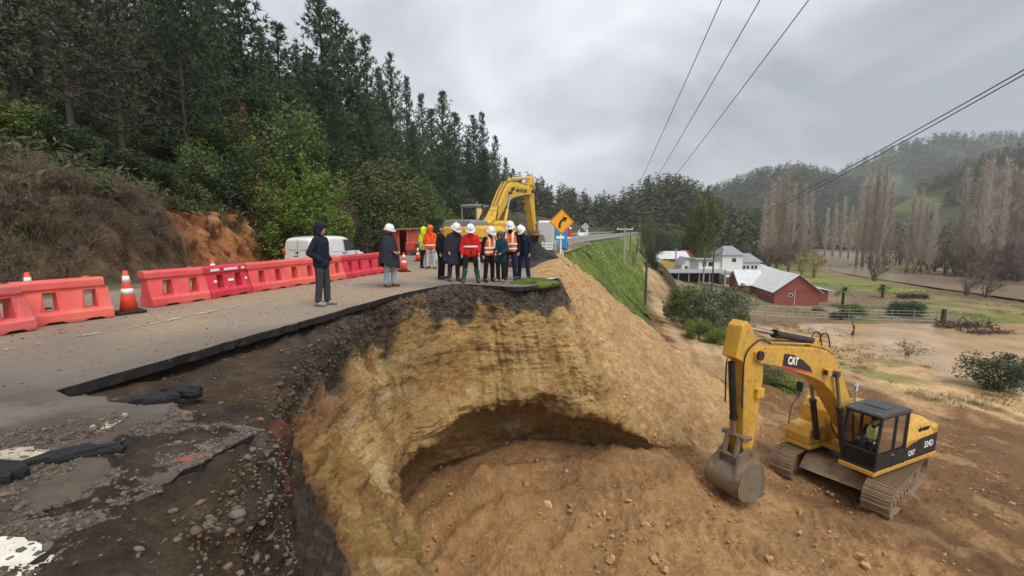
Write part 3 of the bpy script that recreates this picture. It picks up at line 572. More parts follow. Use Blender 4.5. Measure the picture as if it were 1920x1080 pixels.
# ---- far hills: ridges with real distance and height
HL = {}
def ridge(name, label, Yd, depth, sky, veg_a, veg_b, u0, u1, seed, zbase=-10, mead=None):
    us = np.linspace(u0, u1, 130); vv = np.interp(us, [a for a, b in sky], [b for a, b in sky]); dd = np.concatenate([np.linspace(-1, 0, 46), np.linspace(.06, 1.4, 14)])
    Xr = (us - 960) / F * Yd; Zr = CAMH + (430 - vv) / F * Yd
    U, D = np.meshgrid(np.arange(len(us)), dd, indexing='ij'); dirx = (us - 960) / F
    x = (Xr[U] + dirx[U] * D * depth * .75); y = Yd + D * depth
    prof = np.where(D < 0, 1 - sstep(0, 1, -D) ** .85, 1 - .5 * sstep(0, 1.4, D)); z = zbase - 3 + (Zr[U] - zbase + 3) * prof
    p = np.stack([x.ravel(), y.ravel(), z.ravel()], 1); z2 = p[:, 2] + .05 * (Zr.max() - zbase) * fbm(p * (5.0 / depth), 3, seed) * sstep(-1, -.7, D.ravel()) * sstep(.02, -.25, D.ravel())
    p[:, 2] = z2; c = lerpc(veg_a, veg_b, sstep(-.3, .4, fbm(p * (4.0 / depth), 3, seed + 5)))
    md = np.zeros(len(p))
    if mead is not None:
        pu = 960 + F * p[:, 0] / p[:, 1]; pv = 430 - F * (p[:, 2] - CAMH) / p[:, 1]
        for mu, mv, ru, rv_ in mead: md = np.maximum(md, sstep(1.15, .75, np.hypot((pu - mu) / ru, (pv - mv) / rv_) + .25 * fbm(p * .03, 2, seed + 9)))
        c = lerpc(c, (.10, .115, .042), md)
    o = link(name, npmesh(name, p, gridfaces(len(us), len(dd)), M_BANK, cols=c)); tag(o, label, kind='structure'); HL[name] = (p.reshape(len(us), len(dd), 3), md.reshape(len(us), len(dd)), dd); return o
ridge('wooded_hill', 'low wooded hill behind the road', 300, 150, [(500, 300), (760, 340), (900, 355), (960, 362), (1000, 372), (1050, 386), (1110, 400), (1150, 402), (1185, 382), (1220, 366), (1262, 366), (1295, 382), (1330, 410), (1370, 425), (1420, 436)], (.03, .042, .014), (.05, .05, .02), 480, 1430, 201, zbase=-8)
ridge('distant_hill', 'rounded blue-grey wooded hill up the valley', 760, 330, [(1150, 400), (1250, 392), (1300, 382), (1340, 362), (1400, 338), (1470, 326), (1520, 331), (1570, 352), (1640, 380), (1740, 400)], (.035, .05, .02), (.05, .06, .025), 1120, 1760, 211)
ridge('high_hill', 'high misty hill with meadows and woods', 980, 420, [(1440, 400), (1500, 362), (1560, 335), (1600, 312), (1680, 284), (1750, 268), (1800, 270), (1860, 272), (1920, 264), (2020, 250), (2150, 240), (2400, 235)], (.035, .05, .02), (.06, .07, .03), 1420, 2400, 221, mead=[(1640, 345, 35, 16)])
ridge('near_spur', 'nearer spur of the valley side with green pasture', 430, 190, [(1480, 436), (1560, 428), (1640, 405), (1700, 372), (1760, 345), (1820, 318), (1880, 300), (1920, 292), (2020, 280), (2200, 265), (2400, 260)], (.035, .048, .016), (.06, .062, .024), 1470, 2400, 231, mead=[(1705, 385, 60, 16), (1625, 418, 40, 9)])
# ------------------------------------------------------------------ materials for the machines
M_YEL = mk('digger_yellow', (.62, .34, .035), .42, .10, 3, dirt=(.34, .2, .07), dirt_amt=.5, spec=.5, speck=(.17, .105, .05), speck_amt=.75, speck_scale=6)
M_YEL2 = mk('faded_yellow', (.68, .40, .035), .45, .08, 3, dirt=(.5, .33, .12), dirt_amt=.4, spec=.5, speck=(.3, .2, .09), speck_amt=.6, speck_scale=7)
M_LIME = mk('yellow_stripe', (.62, .58, .02), .5, .1, 4)
M_BLK = mk('black_paint', (.012, .012, .013), .45, .2, 5, dirt=(.08, .06, .045), dirt_amt=.25)
M_STEEL = mk('worn_steel', (.20, .165, .125), .55, .25, 4, metal=.3, dirt=(.26, .16, .085), dirt_amt=.9, bump=.3, bscale=25, speck=(.30, .185, .095), speck_amt=.9, speck_scale=7)
M_MUDDY = mk('muddy_steel', (.27, .185, .115), .8, .25, 6, dirt=(.10, .08, .065), dirt_amt=.6, bump=.3, bscale=30, speck=(.24, .145, .075), speck_amt=.9, speck_scale=9)
M_CHROME = mk('cylinder_rod', (.55, .55, .56), .18, .05, 5, metal=1)
M_DGREY = mk('dark_grey', (.05, .052, .056), .5, .15, 4, dirt=(.12, .1, .08), dirt_amt=.3)
M_GREY = mk('mid_grey', (.17, .18, .19), .5, .1, 4)
M_WHITE = mk('white_print', (.8, .8, .78), .5, .04, 4)
M_RED = mk('red_print', (.55, .04, .03), .5, .04, 4)
M_RUB = mk('rubber', (.018, .018, .018), .75, .15, 8)
M_GLASS = mk_glass('cab_glass', alpha=.35)
M_SKIN = mk('skin', (.42, .24, .16), .55, .08, 20, spec=.35)
def rotm(psi, pi=0, ro=0):
    return Matrix.Rotation(psi, 4, 'Z') @ Matrix.Rotation(pi, 4, 'Y') @ Matrix.Rotation(ro, 4, 'X')
def lettering(text, size, mat, parent, M, name='lettering', ext=.004, off=0.0, sx=1.0):
    cu = bpy.data.curves.new(name, 'FONT'); cu.body = text; cu.size = size; cu.align_x = 'CENTER'; cu.align_y = 'CENTER'; cu.extrude = ext; cu.offset = off
    o = bpy.data.objects.new(name, cu); COL.objects.link(o); cu.materials.append(mat)
    bpy.context.view_layer.update(); me = bpy.data.meshes.new_from_object(o.evaluated_get(bpy.context.evaluated_depsgraph_get())); bpy.data.objects.remove(o); bpy.data.curves.remove(cu)
    if not me.materials: me.materials.append(mat)
    o = link(name, me, parent); o.matrix_local = M @ Matrix.Diagonal((sx, 1, 1, 1)); return o
def side_matrix(x, y, z, ang=0.0, face=1):
    """text lying on a plane of constant y, reading left to right for someone looking at that side"""
    if face > 0: R = Matrix(((-1, 0, 0, 0), (0, 0, 1, 0), (0, 1, 0, 0), (0, 0, 0, 1)))      # text x -> -x, text y -> z, normal -> +y
    else: R = Matrix(((1, 0, 0, 0), (0, 0, -1, 0), (0, 1, 0, 0), (0, 0, 0, 1)))
    return Matrix.Translation((x, y, z)) @ R @ Matrix.Rotation(ang, 4, 'Z')
def rot2(pts, c, a):
    ca, sa = math.cos(a), math.sin(a); return [(c[0] + (x - c[0]) * ca - (z - c[1]) * sa, c[1] + (x - c[0]) * sa + (z - c[1]) * ca) for x, z in pts]

def excavator(name, label, M, track_yaw, yellow, kind, boom_a=0.0, stick_a=0.0, bucket_a=0.0, undercarriage=True):
    root = thing(name, label, 'excavator'); root.matrix_world = M
    # ---- undercarriage
    uc = MB(); Rt = Matrix.Rotation(track_yaw, 4, 'Z')
    def T(p): return Rt @ Vector(p)
    shoe = MB(); shoe.box((0, 0, 0), (.185, .7, .03)); shoe.box((-.06, 0, .03), (.022, .7, .05)); shoe.box((.03, 0, .025), (.018, .7, .035)); shoe_me = shoe.mesh('track_shoe', M_MUDDY)
    for sy in (-1, 1):
        tr = MB(); cy = sy * 1.295
        tr.box((0, cy, .52), (3.4, .34, .42)); tr.cyl((1.85, cy - .2, .5), (1.85, cy + .2, .5), .38, n=18); tr.cyl((-1.85, cy - .2, .5), (-1.85, cy + .2, .5), .38, n=18)
        for k in range(8): tr.cyl((-1.4 + k * .4, cy - .22, .2), (-1.4 + k * .4, cy + .22, .2), .13, n=10)
        tr.v = [tuple(T(p)) for p in tr.v]; t_o = tr.build('track', M_MUDDY, root)
        # loop of shoes
        r = .45; hs = 1.85; per = 4 * hs + 2 * math.pi * r; n = 50
        for k in range(n):
            d = per * k / n
            if d < 2 * hs: x_, z_, a_ = -hs + d, .5 + r, 0
            elif d < 2 * hs + math.pi * r: t = (d - 2 * hs) / r; x_, z_, a_ = hs + r * math.sin(t), .5 + r * math.cos(t), t
            elif d < 4 * hs + math.pi * r: t = d - 2 * hs - math.pi * r; x_, z_, a_ = hs - t, .5 - r, math.pi
            else: t = (d - 4 * hs - math.pi * r) / r; x_, z_, a_ = -hs - r * math.sin(t), .5 - r * math.cos(t), math.pi + t
            so = link('track_shoe', shoe_me, t_o); so.matrix_local = Rt @ Matrix.Translation((x_, cy, z_ - (0.06 * math.sin(math.pi * (x_ + hs) / (2 * hs)) if d < 2 * hs else 0))) @ Matrix.Rotation(a_, 4, 'Y')
    cf = MB(); cf.box((0, 0, .68), (1.9, 2.0, .34)); cf.prism([(1.7, .45), (1.2, .85), (-1.2, .85), (-1.7, .45)], -.95, .95); cf.cyl((0, 0, .8), (0, 0, 1.06), .62, n=24)
    cf.v = [tuple(T(p)) for p in cf.v]; cf.build('car_body', M_MUDDY, root, bevel=.02)
    # ---- deck and house
    d = MB(); d.prism([(1.7, 1.4), (1.7, .42), (.75, .42), (.75, -.5), (1.6, -.5), (1.6, -1.38), (-2.5, -1.38), (-2.85, -1.0), (-2.98, -.4), (-2.98, .4), (-2.85, 1.0), (-2.5, 1.4)], 1.06, 1.2, 'z'); d.build('deck', yellow, root, bevel=.02)
    cw = MB(); arcp = [(-2.25, 1.36)] + [(-2.28 - .72 * math.cos(math.asin(max(-1, min(1, y_ / 1.55)))) ** .7, y_) for y_ in np.linspace(1.3, -1.3, 13)] + [(-2.25, -1.36)]
    ctop = 2.12 if kind == 'side' else 1.78
    cw.prism(arcp, 1.21, ctop, 'z'); cw.build('counterweight', yellow, root, bevel=.10, seg=4)
    eh = MB(); eh.prism([(1.37, 1.21), (1.37, 1.85 if kind == 'side' else 1.6), (1.2, 2.25 if kind == 'side' else 1.8), (1.0, 2.34 if kind == 'side' else 1.84), (-1.0, 2.34 if kind == 'side' else 1.84), (-1.2, 2.25 if kind == 'side' else 1.8), (-1.35, 1.85 if kind == 'side' else 1.6), (-1.35, 1.21)], -2.24, -.22, 'x'); hood = eh.build('engine_hood', yellow, root, bevel=.05, seg=3)
    if kind == 'side':
        bp = MB(); bp.prism([(-.2, 1.22), (-.2, 1.62), (-.55, 1.72), (-1.3, 1.83), (-2.45, 1.88), (-2.45, 1.22)], 1.375, 1.39); side = bp.build('side_panel', M_BLK, root)
        bp2 = MB(); bp2.prism([(-2.45, 1.22), (-2.45, 1.88), (-2.75, 1.86), (-2.75, 1.22)], -.004, .004); 
        lettering('CAT', .24, M_WHITE, side, side_matrix(-.66, 1.394, 1.43), off=.006, sx=.95); lettering('324D', .30, M_WHITE, side, side_matrix(-1.85, 1.394, 1.56), off=.003, sx=1.0)
        for k in (0, 1, 3, 4, 5, 6): sv = MB(); sv.box((-1.3 - k * .1, 1.30, 2.06), (.045, .05, .19), Matrix.Rotation(-.4, 3, 'X')); sv.build('vent_slot', M_BLK, hood)
        gr = MB()
        for k in range(7): gr.box((-.95, -.3 + k * .17, 2.352), (.9, .09, .02))
        gr.build('vent_grille', M_BLK, hood)
        ex = MB(); ex.tube([(-1.5, -.75, 2.2), (-1.5, -.75, 2.75), (-1.52, -.75, 2.92), (-1.62, -.75, 3.05)], .075, 12); ex.build('exhaust_pipe', M_CHROME, root)
    else:
        hd = MB(); hd.prism([(1.2, 1.75), (1.15, 2.0), (.95, 2.12), (-.45, 2.12), (-.6, 2.0), (-.62, 1.75)], -2.5, -.75, 'x'); hc = hd.build('hood_cover', M_GREY, root, bevel=.08, seg=4)
        for k in range(6): sl_ = MB(); sl_.box((-1.5, -.2 + .2 * k, 2.13), (1.0, .05, .03)); sl_.build('hood_rib', M_GREY, hc, bevel=.01)
        ex = MB(); ex.tube([(-1.2, -.5, 2.3), (-1.2, -.5, 2.75), (-1.28, -.45, 2.9)], .06, 10); ex.build('exhaust_pipe', M_DGREY, root)
    # right front boxes
    bx = MB(); bx.prism([(.78, 1.21), (1.58, 1.21), (1.62, 1.5), (1.5, 1.75), (.78, 1.78)], -1.37, -.55); bx.build('tool_box', yellow, root, bevel=.04, seg=3)
    tk = MB(); tk.prism([(-.18, 1.21), (.76, 1.21), *([(.76, 2.3), (.62, 2.58), (.4, 2.62), (-.18, 2.4)] if kind == 'side' else [(.76, 2.0), (.6, 2.12), (.3, 2.12), (-.18, 2.0)])], -1.35, -.52); tk.build('fuel_tank', yellow, root, bevel=.06, seg=3)
    # handrail and mirror
    hr = MB(); hr.tube([(1.55, -1.3, 1.7), (1.5, -1.3, 2.3), (.9, -1.3, 2.95), (.3, -1.3, 2.9), (.3, -1.3, 2.55)], .016, 6); hr.build('handrail', M_BLK, root)
    if kind != 'side': hr.v = hr.v
    mi = MB(); mi.box((1.2, -1.25, 3.02), (.06, .2, .34)); mi.tube([(1.15, -1.28, 2.55), (1.2, -1.25, 3.0)], .014, 6); mi.build('mirror', M_BLK, root, bevel=.02)
    # ---- cab: posts, roof, panes, door
    cab = MB(); x0, x1, y0, y1, z0, z1 = -.18, 1.66, .42, 1.42, 1.21, 2.92; cm = M_BLK if kind == 'side' else M_GREY
    def post(a, b, w=.07): cab.cyl(a, b, w * .72, n=6)
    fx = x1 - .12
    for y_ in (y0 + .05, y1 - .05):
        post((x1 - .05, y_, z0), (x1 - .02, y_, 1.9)); post((x1 - .02, y_, 1.9), (fx, y_, z1 - .06)); post((x0 + .05, y_, z0), (x0 + .05, y_, z1 - .05)); post((fx, y_, z1 - .06), (x0 + .05, y_, z1 - .06)); post((.62, y_, z0), (.62, y_, z1 - .06), .06)
    for z_ in (z0 + .04, 1.75): post((x1 - .03, y0, z_), (x1 - .03, y1, z_), .06)
    post((fx, y0, z1 - .06), (fx, y1, z1 - .06)); post((x0 + .05, y0, z1 - .06), (x0 + .05, y1, z1 - .06)); post((x0 + .05, y0, 1.75), (x0 + .05, y1, 1.75), .06)
    cab.box(((x0 + x1) / 2, y1 - .035, 1.47), (x1 - x0 - .1, .03, .5)); cab.box(((x0 + x1) / 2, y0 + .035, 1.47), (x1 - x0 - .1, .03, .5)); cab.box((x0 + .05, .92, 1.5), (.03, .9, .55)); cab.box(((x0 + x1) / 2, .92, z0 + .03), (x1 - x0 - .08, .94, .05))
    cb = cab.build('cab', cm, root)
    gl = MB()
    for k in range(15): gl.box((x1 - .005, y0 + .1 + k * .057, 1.47), (.02, .018, .46))
    gl.box((x1 - .03, .92, 1.47), (.015, .9, .5)); gl.build('front_grille', M_BLK, cb)
    rf_ = MB(); rf_.prism([(x0 - .03, .0), (x0 - .03, .09), (x0 + .25, .14), (fx - .25, .14), (fx + .10, .07), (fx + .12, 0)], y0 - .02, y1 + .02); ro = rf_.build('cab_roof', M_GREY if kind != 'side' else M_DGREY, cb, bevel=.03, loc=(0, 0, z1 - .04), seg=3)
    rh = MB(); rh.box((.75, .92, .155), (.62, .6, .03)); rh.build('roof_hatch', M_DGREY if kind == 'side' else M_GREY, ro, bevel=.012)
    for y_ in (.55, 1.29): lp = MB(); lp.box((fx + .03, y_, .02 + .05), (.06, .12, .07)); lp.build('work_lamp', M_WHITE if kind != 'side' else M_GREY, ro, bevel=.01)
    def pane(nm, vs): q_ = MB(); q_.add(vs, [(0, 1, 2, 3)]); q_.build(nm, M_GLASS, cb)
    pane('windscreen', [(x1 - .04, y0 + .08, 1.78), (x1 - .04, y1 - .08, 1.78), (fx - .01, y1 - .08, z1 - .1), (fx - .01, y0 + .08, z1 - .1)])
    pane('door_window', [(.66, y1 - .05, 1.76), (x1 - .1, y1 - .05, 1.76), (fx - .06, y1 - .05, z1 - .12), (.66, y1 - .05, z1 - .12)])
    pane('side_window', [(x0 + .1, y1 - .05, 1.76), (.58, y1 - .05, 1.76), (.58, y1 - .05, z1 - .12), (x0 + .1, y1 - .05, z1 - .12)])
    pane('far_window', [(x0 + .1, y0 + .05, 1.76), (x1 - .1, y0 + .05, 1.76), (fx - .06, y0 + .05, z1 - .12), (x0 + .1, y0 + .05, z1 - .12)])
    pane('rear_window', [(x0 + .05, y0 + .1, 1.78), (x0 + .05, y1 - .1, 1.78), (x0 + .05, y1 - .1, z1 - .12), (x0 + .05, y0 + .1, z1 - .12)])
    dh = MB(); dh.box((.72, y1 + .005, 1.62), (.14, .03, .035)); dh.build('door_handle', M_GREY, cb)
    se = MB(); se.box((.35, .92, 1.62), (.5, .48, .14)); se.box((.12, .92, 1.98), (.13, .46, .66)); se.build('driver_seat', M_BLK, cb, bevel=.04)
    ct = MB(); ct.box((.6, .62, 1.6), (.5, .14, .5)); ct.box((.6, 1.22, 1.55), (.4, .12, .4)); ct.cyl((.95, .66, 1.85), (1.0, .66, 2.02), .02); ct.cyl((.95, 1.2, 1.75), (1.0, 1.18, 1.98), .02); ct.build('console', M_DGREY, cb)
    if kind != 'side': bc = MB(); bc.lathe([(.07, 0), (.07, .05), (.05, .06), (.05, .15), (.03, .18)], (.55, .8, z1 + .1), 12); bc.build('beacon', mk('amber_beacon', (.5, .12, .03), .3), cb)
    # ---- boom, stick, bucket
    FT = (.28, 1.92)
    bpoly = [(6.28, 4.92), (6.1, 5.05), (5.4, 5.03), (3.5, 4.88), (2.8, 4.76), (2.3, 4.52), (1.8, 4.02), (1.25, 3.25), (.55, 2.35), (.08, 1.98), (.12, 1.78), (.35, 1.7), (.75, 1.95), (1.6, 2.80), (2.25, 3.40), (2.9, 3.80), (3.7, 4.06), (5.2, 4.44), (6.0, 4.58), (6.25, 4.7)]
    tip = (6.12, 4.82); spin = (6.04, 2.08)
    def B_(pts): return rot2(pts, FT, boom_a)
    tipw = B_([tip])[0]
    def S_(pts): return rot2(B_(pts), tipw, stick_a)
    bpinw = S_([spin])[0]
    def K_(pts): return rot2(S_(pts), bpinw, bucket_a)
    bm_ = MB(); bm_.prism(B_(bpoly), -.29, .29); boom = bm_.build('boom', yellow, root, bevel=.025)
    for side_ in (-1, 1):
        pl = MB(); (px_, pz_), = B_([(2.36, 4.02)]); pl.cyl((px_, side_ * .30, pz_), (px_, side_ * .47, pz_), .10, n=14); pl.build('boom_pin', M_DGREY, boom)
    if kind == 'side':
        for side_ in (-1, 1):
            dp = [(4.78, 4.86), (4.3, 4.82), (3.72, 4.62), (3.2, 4.28), (3.05, 4.08), (4.78, 4.36)] if False else None
            lg = MB(); lg.prism(B_([(5.0, 4.80), (4.55, 4.74), (4.05, 4.55), (3.62, 4.30), (3.50, 4.16), (5.02, 4.46)]), side_ * .292, side_ * .298); lo = lg.build('logo_panel', M_BLK, boom)
            lr = MB(); lr.prism(B_([(5.02, 4.46), (3.50, 4.16), (3.49, 4.11), (5.02, 4.40)]), side_ * .293, side_ * .300); lr.build('red_stripe', M_RED, lo)
            (cx_, cz_), = B_([(4.55, 4.555)]); lettering('CAT', .30, M_WHITE, lo, side_matrix(cx_, side_ * .302, cz_, -.14 * side_ if side_ > 0 else .14, side_), off=.012, sx=.85)
            (ax_, az_), = B_([(4.55, 4.47)]); tr_ = MB(); tr_.prism([(ax_ - .08, az_ - .02), (ax_ + .08, az_ + .01), (ax_, az_ + .10)], side_ * .304, side_ * .309); tr_.build('triangle_mark', M_YEL2, lo)
        lm = MB(); (px_, pz_), = B_([(2.85, 4.12)]); lm.box((px_, .39, pz_), (.22, .16, .22)); lmo = lm.build('boom_lamp', yellow, boom, bevel=.015); ll = MB(); ll.box((px_ + .115, .39, pz_), (.02, .11, .12)); ll.build('lamp_lens', M_BLK, lmo)
    else:
        for side_ in (-1, 1):
            st_ = MB(); st_.prism(B_([(5.5, 4.98), (3.3, 4.83), (2.5, 4.60), (2.2, 4.36), (2.42, 4.36), (3.2, 4.62), (5.5, 4.84)]), side_ * .292, side_ * .297); st_.build('lime_stripe', M_LIME, boom)
            (cx_, cz_), = B_([(3.05, 4.42)]); rg_ = MB(); rg_.prism(B_([(3.1, 4.54), (2.62, 4.36), (2.66, 4.16), (3.14, 4.34)]), side_ * .293, side_ * .298); rg_.build('dark_mark', M_BLK, boom)
            (cx_, cz_), = B_([(4.25, 4.50)]); lettering('NEW HOLLAND', .30, M_DGREY, boom, side_matrix(cx_, side_ * .3, cz_, (.16 if side_ < 0 else -.16) + (boom_a if side_ < 0 else -boom_a), side_), off=.01, sx=.82)
    # hoses on the boom
    for k, y_ in enumerate((-.16, -.05, .06, .17)):
        hs_ = MB(); hp = B_([(1.0, 3.1 + .0), (1.72, 4.08), (2.3, 4.66), (2.9, 4.86), (3.6, 4.98), (4.6, 5.06), (5.5, 5.12)]); hs_.tube([(a, y_, b) for a, b in hp], .022, 6); hs_.build('hydraulic_pipe', yellow if k % 2 else M_BLK, boom)
    hh = MB(); hp = B_([(3.0, 5.0), (2.85, 5.25), (2.55, 5.2), (2.35, 4.8)]); hh.tube([(a, .12, b) for a, b in catmull(hp, 10)], .022, 6); hh.tube([(a, -.12, b) for a, b in catmull(hp, 10)], .022, 6); hh.build('hose', M_BLK, boom)
    # hoses down the stick and round the boom foot, access panels
    for k, y_ in enumerate((-.26, .25)):
        hp = B_([(5.6, 5.1), (5.95, 5.22)]) + S_([(6.2, 5.2), (6.62, 4.9), (6.66, 4.3), (6.56, 3.4)]); hs_ = MB(); hs_.tube([(a_, y_, b_) for a_, b_ in catmull(hp, 16)], .022, 6); hs_.build('hose', M_BLK, root)
        hs_ = MB(); hs_.tube([tuple(q_) for q_ in catmull([(.35, y_ * .9, 1.35), (.75, y_ * 1.3, 1.9), (.85, y_ * 1.2, 2.5), (1.2, y_, 3.0)], 12)], .026, 6); hs_.build('hose', M_BLK, root)
    for x_ in (-.75, -1.55): sm_ = MB(); sm_.box((x_, 1.372, 1.55), (.014, .012, .6)); sm_.build('panel_seam', M_DGREY, hood)
    for x_ in (-2.0, -1.2, -.5): sm_ = MB(); sm_.tube([(x_, -1.0, 2.34), (x_, -1.0, 2.62)], .014, 5); sm_.build('rail_post', M_DGREY, hood)
    sm_ = MB(); sm_.tube([(-2.0, -1.0, 2.62), (-.5, -1.0, 2.62)], .014, 5); sm_.build('guard_rail', M_DGREY, hood)
    # boom cylinders
    for side_ in (-1, 1):
        (px_, pz_), = B_([(2.36, 4.02)]); p0 = Vector((1.42, side_ * .40, 1.5)); p1 = Vector((px_, side_ * .40, pz_)); mid_ = p0.lerp(p1, .56)
        c_ = MB(); c_.cyl(p0, mid_, .095, n=14); c_.cyl(mid_.lerp(p0, .05), mid_, .11, n=14); co = c_.build('boom_cylinder', M_BLK if kind == 'side' else yellow, root); r_ = MB(); r_.cyl(mid_, p1, .055, n=12); r_.build('cylinder_rod', M_STEEL if kind == 'side' else M_CHROME, co)
    # stick cylinder
    (a, b), = B_([(3.05, 5.0)]); (e_, f_), = S_([(6.72, 5.58)]); p0 = Vector((a, 0, b)); p1 = Vector((e_, 0, f_)); mid_ = p0.lerp(p1, .56)
    c_ = MB(); c_.cyl(p0, mid_, .105, n=14); c_.cyl(mid_.lerp(p0, .06), mid_, .125, n=14); co = c_.build('stick_cylinder', M_BLK if kind == 'side' else yellow, root); r_ = MB(); r_.cyl(mid_, p1, .055, n=12); r_.build('cylinder_rod', M_CHROME, co)
    br = MB(); br.prism(B_([(2.8, 4.72), (3.4, 4.8), (3.15, 5.1), (2.95, 5.1)]), -.12, .12); br.build('cylinder_bracket', yellow, boom)
    # stick
    spoly = [(6.50, 5.66), (6.66, 5.76), (6.84, 5.62), (6.97, 4.78), (6.60, 4.62), (6.30, 2.25), (6.16, 1.93), (5.93, 1.95), (5.84, 2.3), (5.72, 4.2), (5.88, 4.86), (6.2, 5.3)]
    sk_ = MB(); sk_.prism(S_(spoly), -.22, .22); stick = sk_.build('stick', yellow, root, bevel=.025)
    bk = MB(); (a, b), = S_([(5.98, 3.75)]); bk.box((a - .08, .27, b), (.32, .1, .26)); bk.build('step_bracket', yellow, stick, bevel=.01)
    pn = MB(); (a, b), = S_([tip]); pn.cyl((a, -.36, b), (a, .36, b), .13, n=14); pn.build('stick_pin', M_BLK, stick)
    # bucket cylinder and linkage
    (a, b), = S_([(6.84, 4.62)]); (e_, f_), = S_([(6.42, 2.55)]); p0 = Vector((a, 0, b)); p1 = Vector((e_, 0, f_)); mid_ = p0.lerp(p1, .78)
    c_ = MB(); c_.cyl(p0, mid_, .09, n=14); c_.cyl(mid_.lerp(p0, .05), mid_, .11, n=14); co = c_.build('bucket_cylinder', M_BLK if kind == 'side' else yellow, root); r_ = MB(); r_.cyl(mid_, p1, .055, n=12); r_.build('cylinder_rod', M_STEEL, co)
    lk = MB(); (g0, h0), = S_([(6.13, 2.5)]); (g1, h1), = K_([(6.52, 1.98)])
    for y_ in (-.28, .28): lk.cyl((e_, y_, f_), (g0, y_, h0), .07, n=8); lk.cyl((e_, y_ * .6, f_), (g1, y_ * .6, h1), .075, n=8)
    lk.cyl((e_, -.34, f_), (e_, .34, f_), .07, n=12); lk.cyl((g1, -.34, h1), (g1, .34, h1), .06, n=12); lk.cyl((g0, -.32, h0), (g0, .32, h0), .055, n=10); (a, b), = S_([spin]); lk.cyl((a, -.36, b), (a, .36, b), .075, n=12); lk.build('bucket_linkage', M_STEEL, root)
    # bucket: curved shell, two end plates, lip and teeth
    prof = [(5.75, 1.80), (6.05, 1.86), (6.4, 1.80), (6.68, 1.62), (6.84, 1.36), (6.84, 1.08), (6.66, .84), (6.36, .72), (6.0, .70), (5.62, .78)]
    prof = [(6.06 + (x_ - 6.06) * .9, 1.9 + (z_ - 1.9) * .9) for x_, z_ in prof] if kind == 'side' else prof
    outer = K_(catmull(prof, 28)); inner = K_([(x_ + (6.2 - x_) * .06, z_ + (1.3 - z_) * .08) for x_, z_ in catmull(prof, 28)]); w = .52 if kind == 'side' else .64
    sh = MB(); n = 28
    vs = [(x_, -w, z_) for x_, z_ in outer] + [(x_, w, z_) for x_, z_ in outer] + [(x_, -w, z_) for x_, z_ in inner] + [(x_, w, z_) for x_, z_ in inner]
    fs = [(i, i + 1, n + i + 1, n + i) for i in range(n - 1)] + [(2 * n + i, 3 * n + i, 3 * n + i + 1, 2 * n + i + 1) for i in range(n - 1)] + [(0, n, 3 * n, 2 * n), (n - 1, 3 * n - 1, 4 * n - 1, 2 * n - 1)]
    sh.add(vs, fs); bkt = sh.build('bucket', M_STEEL, root)
    for y_ in (-w, w):
        ep = MB(); ep.prism([tuple(q_) for q_ in outer], y_ - .018, y_ + .018); ep.build('side_plate', M_STEEL, bkt)
        sc_ = MB(); sc_.prism(K_([(5.80, 1.82), (5.60, 1.36), (5.66, .9), (5.76, .9), (5.72, 1.36), (5.9, 1.82)]), y_ - .03, y_ + .03); sc_.build('side_cutter', M_STEEL, bkt)
    for y_ in (-.3, .3): ea = MB(); ea.prism(K_([(5.9, 1.82), (5.92, 2.16), (6.12, 2.22), (6.55, 2.08), (6.68, 1.6), (6.4, 1.78)]), y_ - .035, y_ + .035); ea.build('bucket_ear', M_STEEL, bkt)
    for k in range(5): th_ = MB(); y_ = (-.56 + k * .28) * w / .64; th_.prism(K_([(5.72, .95), (5.72, .82), (5.42, .88)]), y_ - .05, y_ + .05); th_.build('bucket_tooth', M_STEEL, bkt)
    return root
CATM = Matrix.Translation((11.675, 14.617, -6.957)) @ rotm(-2.6624, -.0695, .0095)
CAT = excavator('excavator', 'yellow excavator with black cab working at the foot of the pit', CATM, .172, M_YEL, 'side')
NHM = Matrix.Translation((-1.469, 24.78, .0)) @ rotm(1.159)
NHX = excavator('excavator', 'faded yellow excavator parked on the road behind the group of people', NHM, .0, M_YEL2, 'rear', boom_a=-.11, stick_a=.44, bucket_a=-.35)
# ------------------------------------------------------------------ plastic barriers
M_SAL = mk('salmon_plastic', (.71, .082, .085), .48, .10, 2.5, speck=(.42, .22, .16), speck_amt=.45, speck_scale=11, dirt=(.66, .21, .17), dirt_amt=.5, spec=.4)
M_PNK = mk('pink_plastic', (.66, .10, .10), .48, .10, 2.5, speck=(.42, .22, .16), speck_amt=.45, speck_scale=11, dirt=(.60, .2, .17), dirt_amt=.5, spec=.4)
M_CRI = mk('crimson_plastic', (.60, .028, .055), .42, .08, 2.5, speck=(.42, .22, .16), speck_amt=.45, speck_scale=11, dirt=(.5, .09, .09), dirt_amt=.35, spec=.4)
M_SCUF = mk('orange_plastic', (.74, .108, .088), .5, .10, 2.5, speck=(.42, .22, .16), speck_amt=.45, speck_scale=11, dirt=(.70, .22, .15), dirt_amt=.6, spec=.4)
M_REFL = mk('reflective_white', (.78, .78, .78), .35, .06, 6)
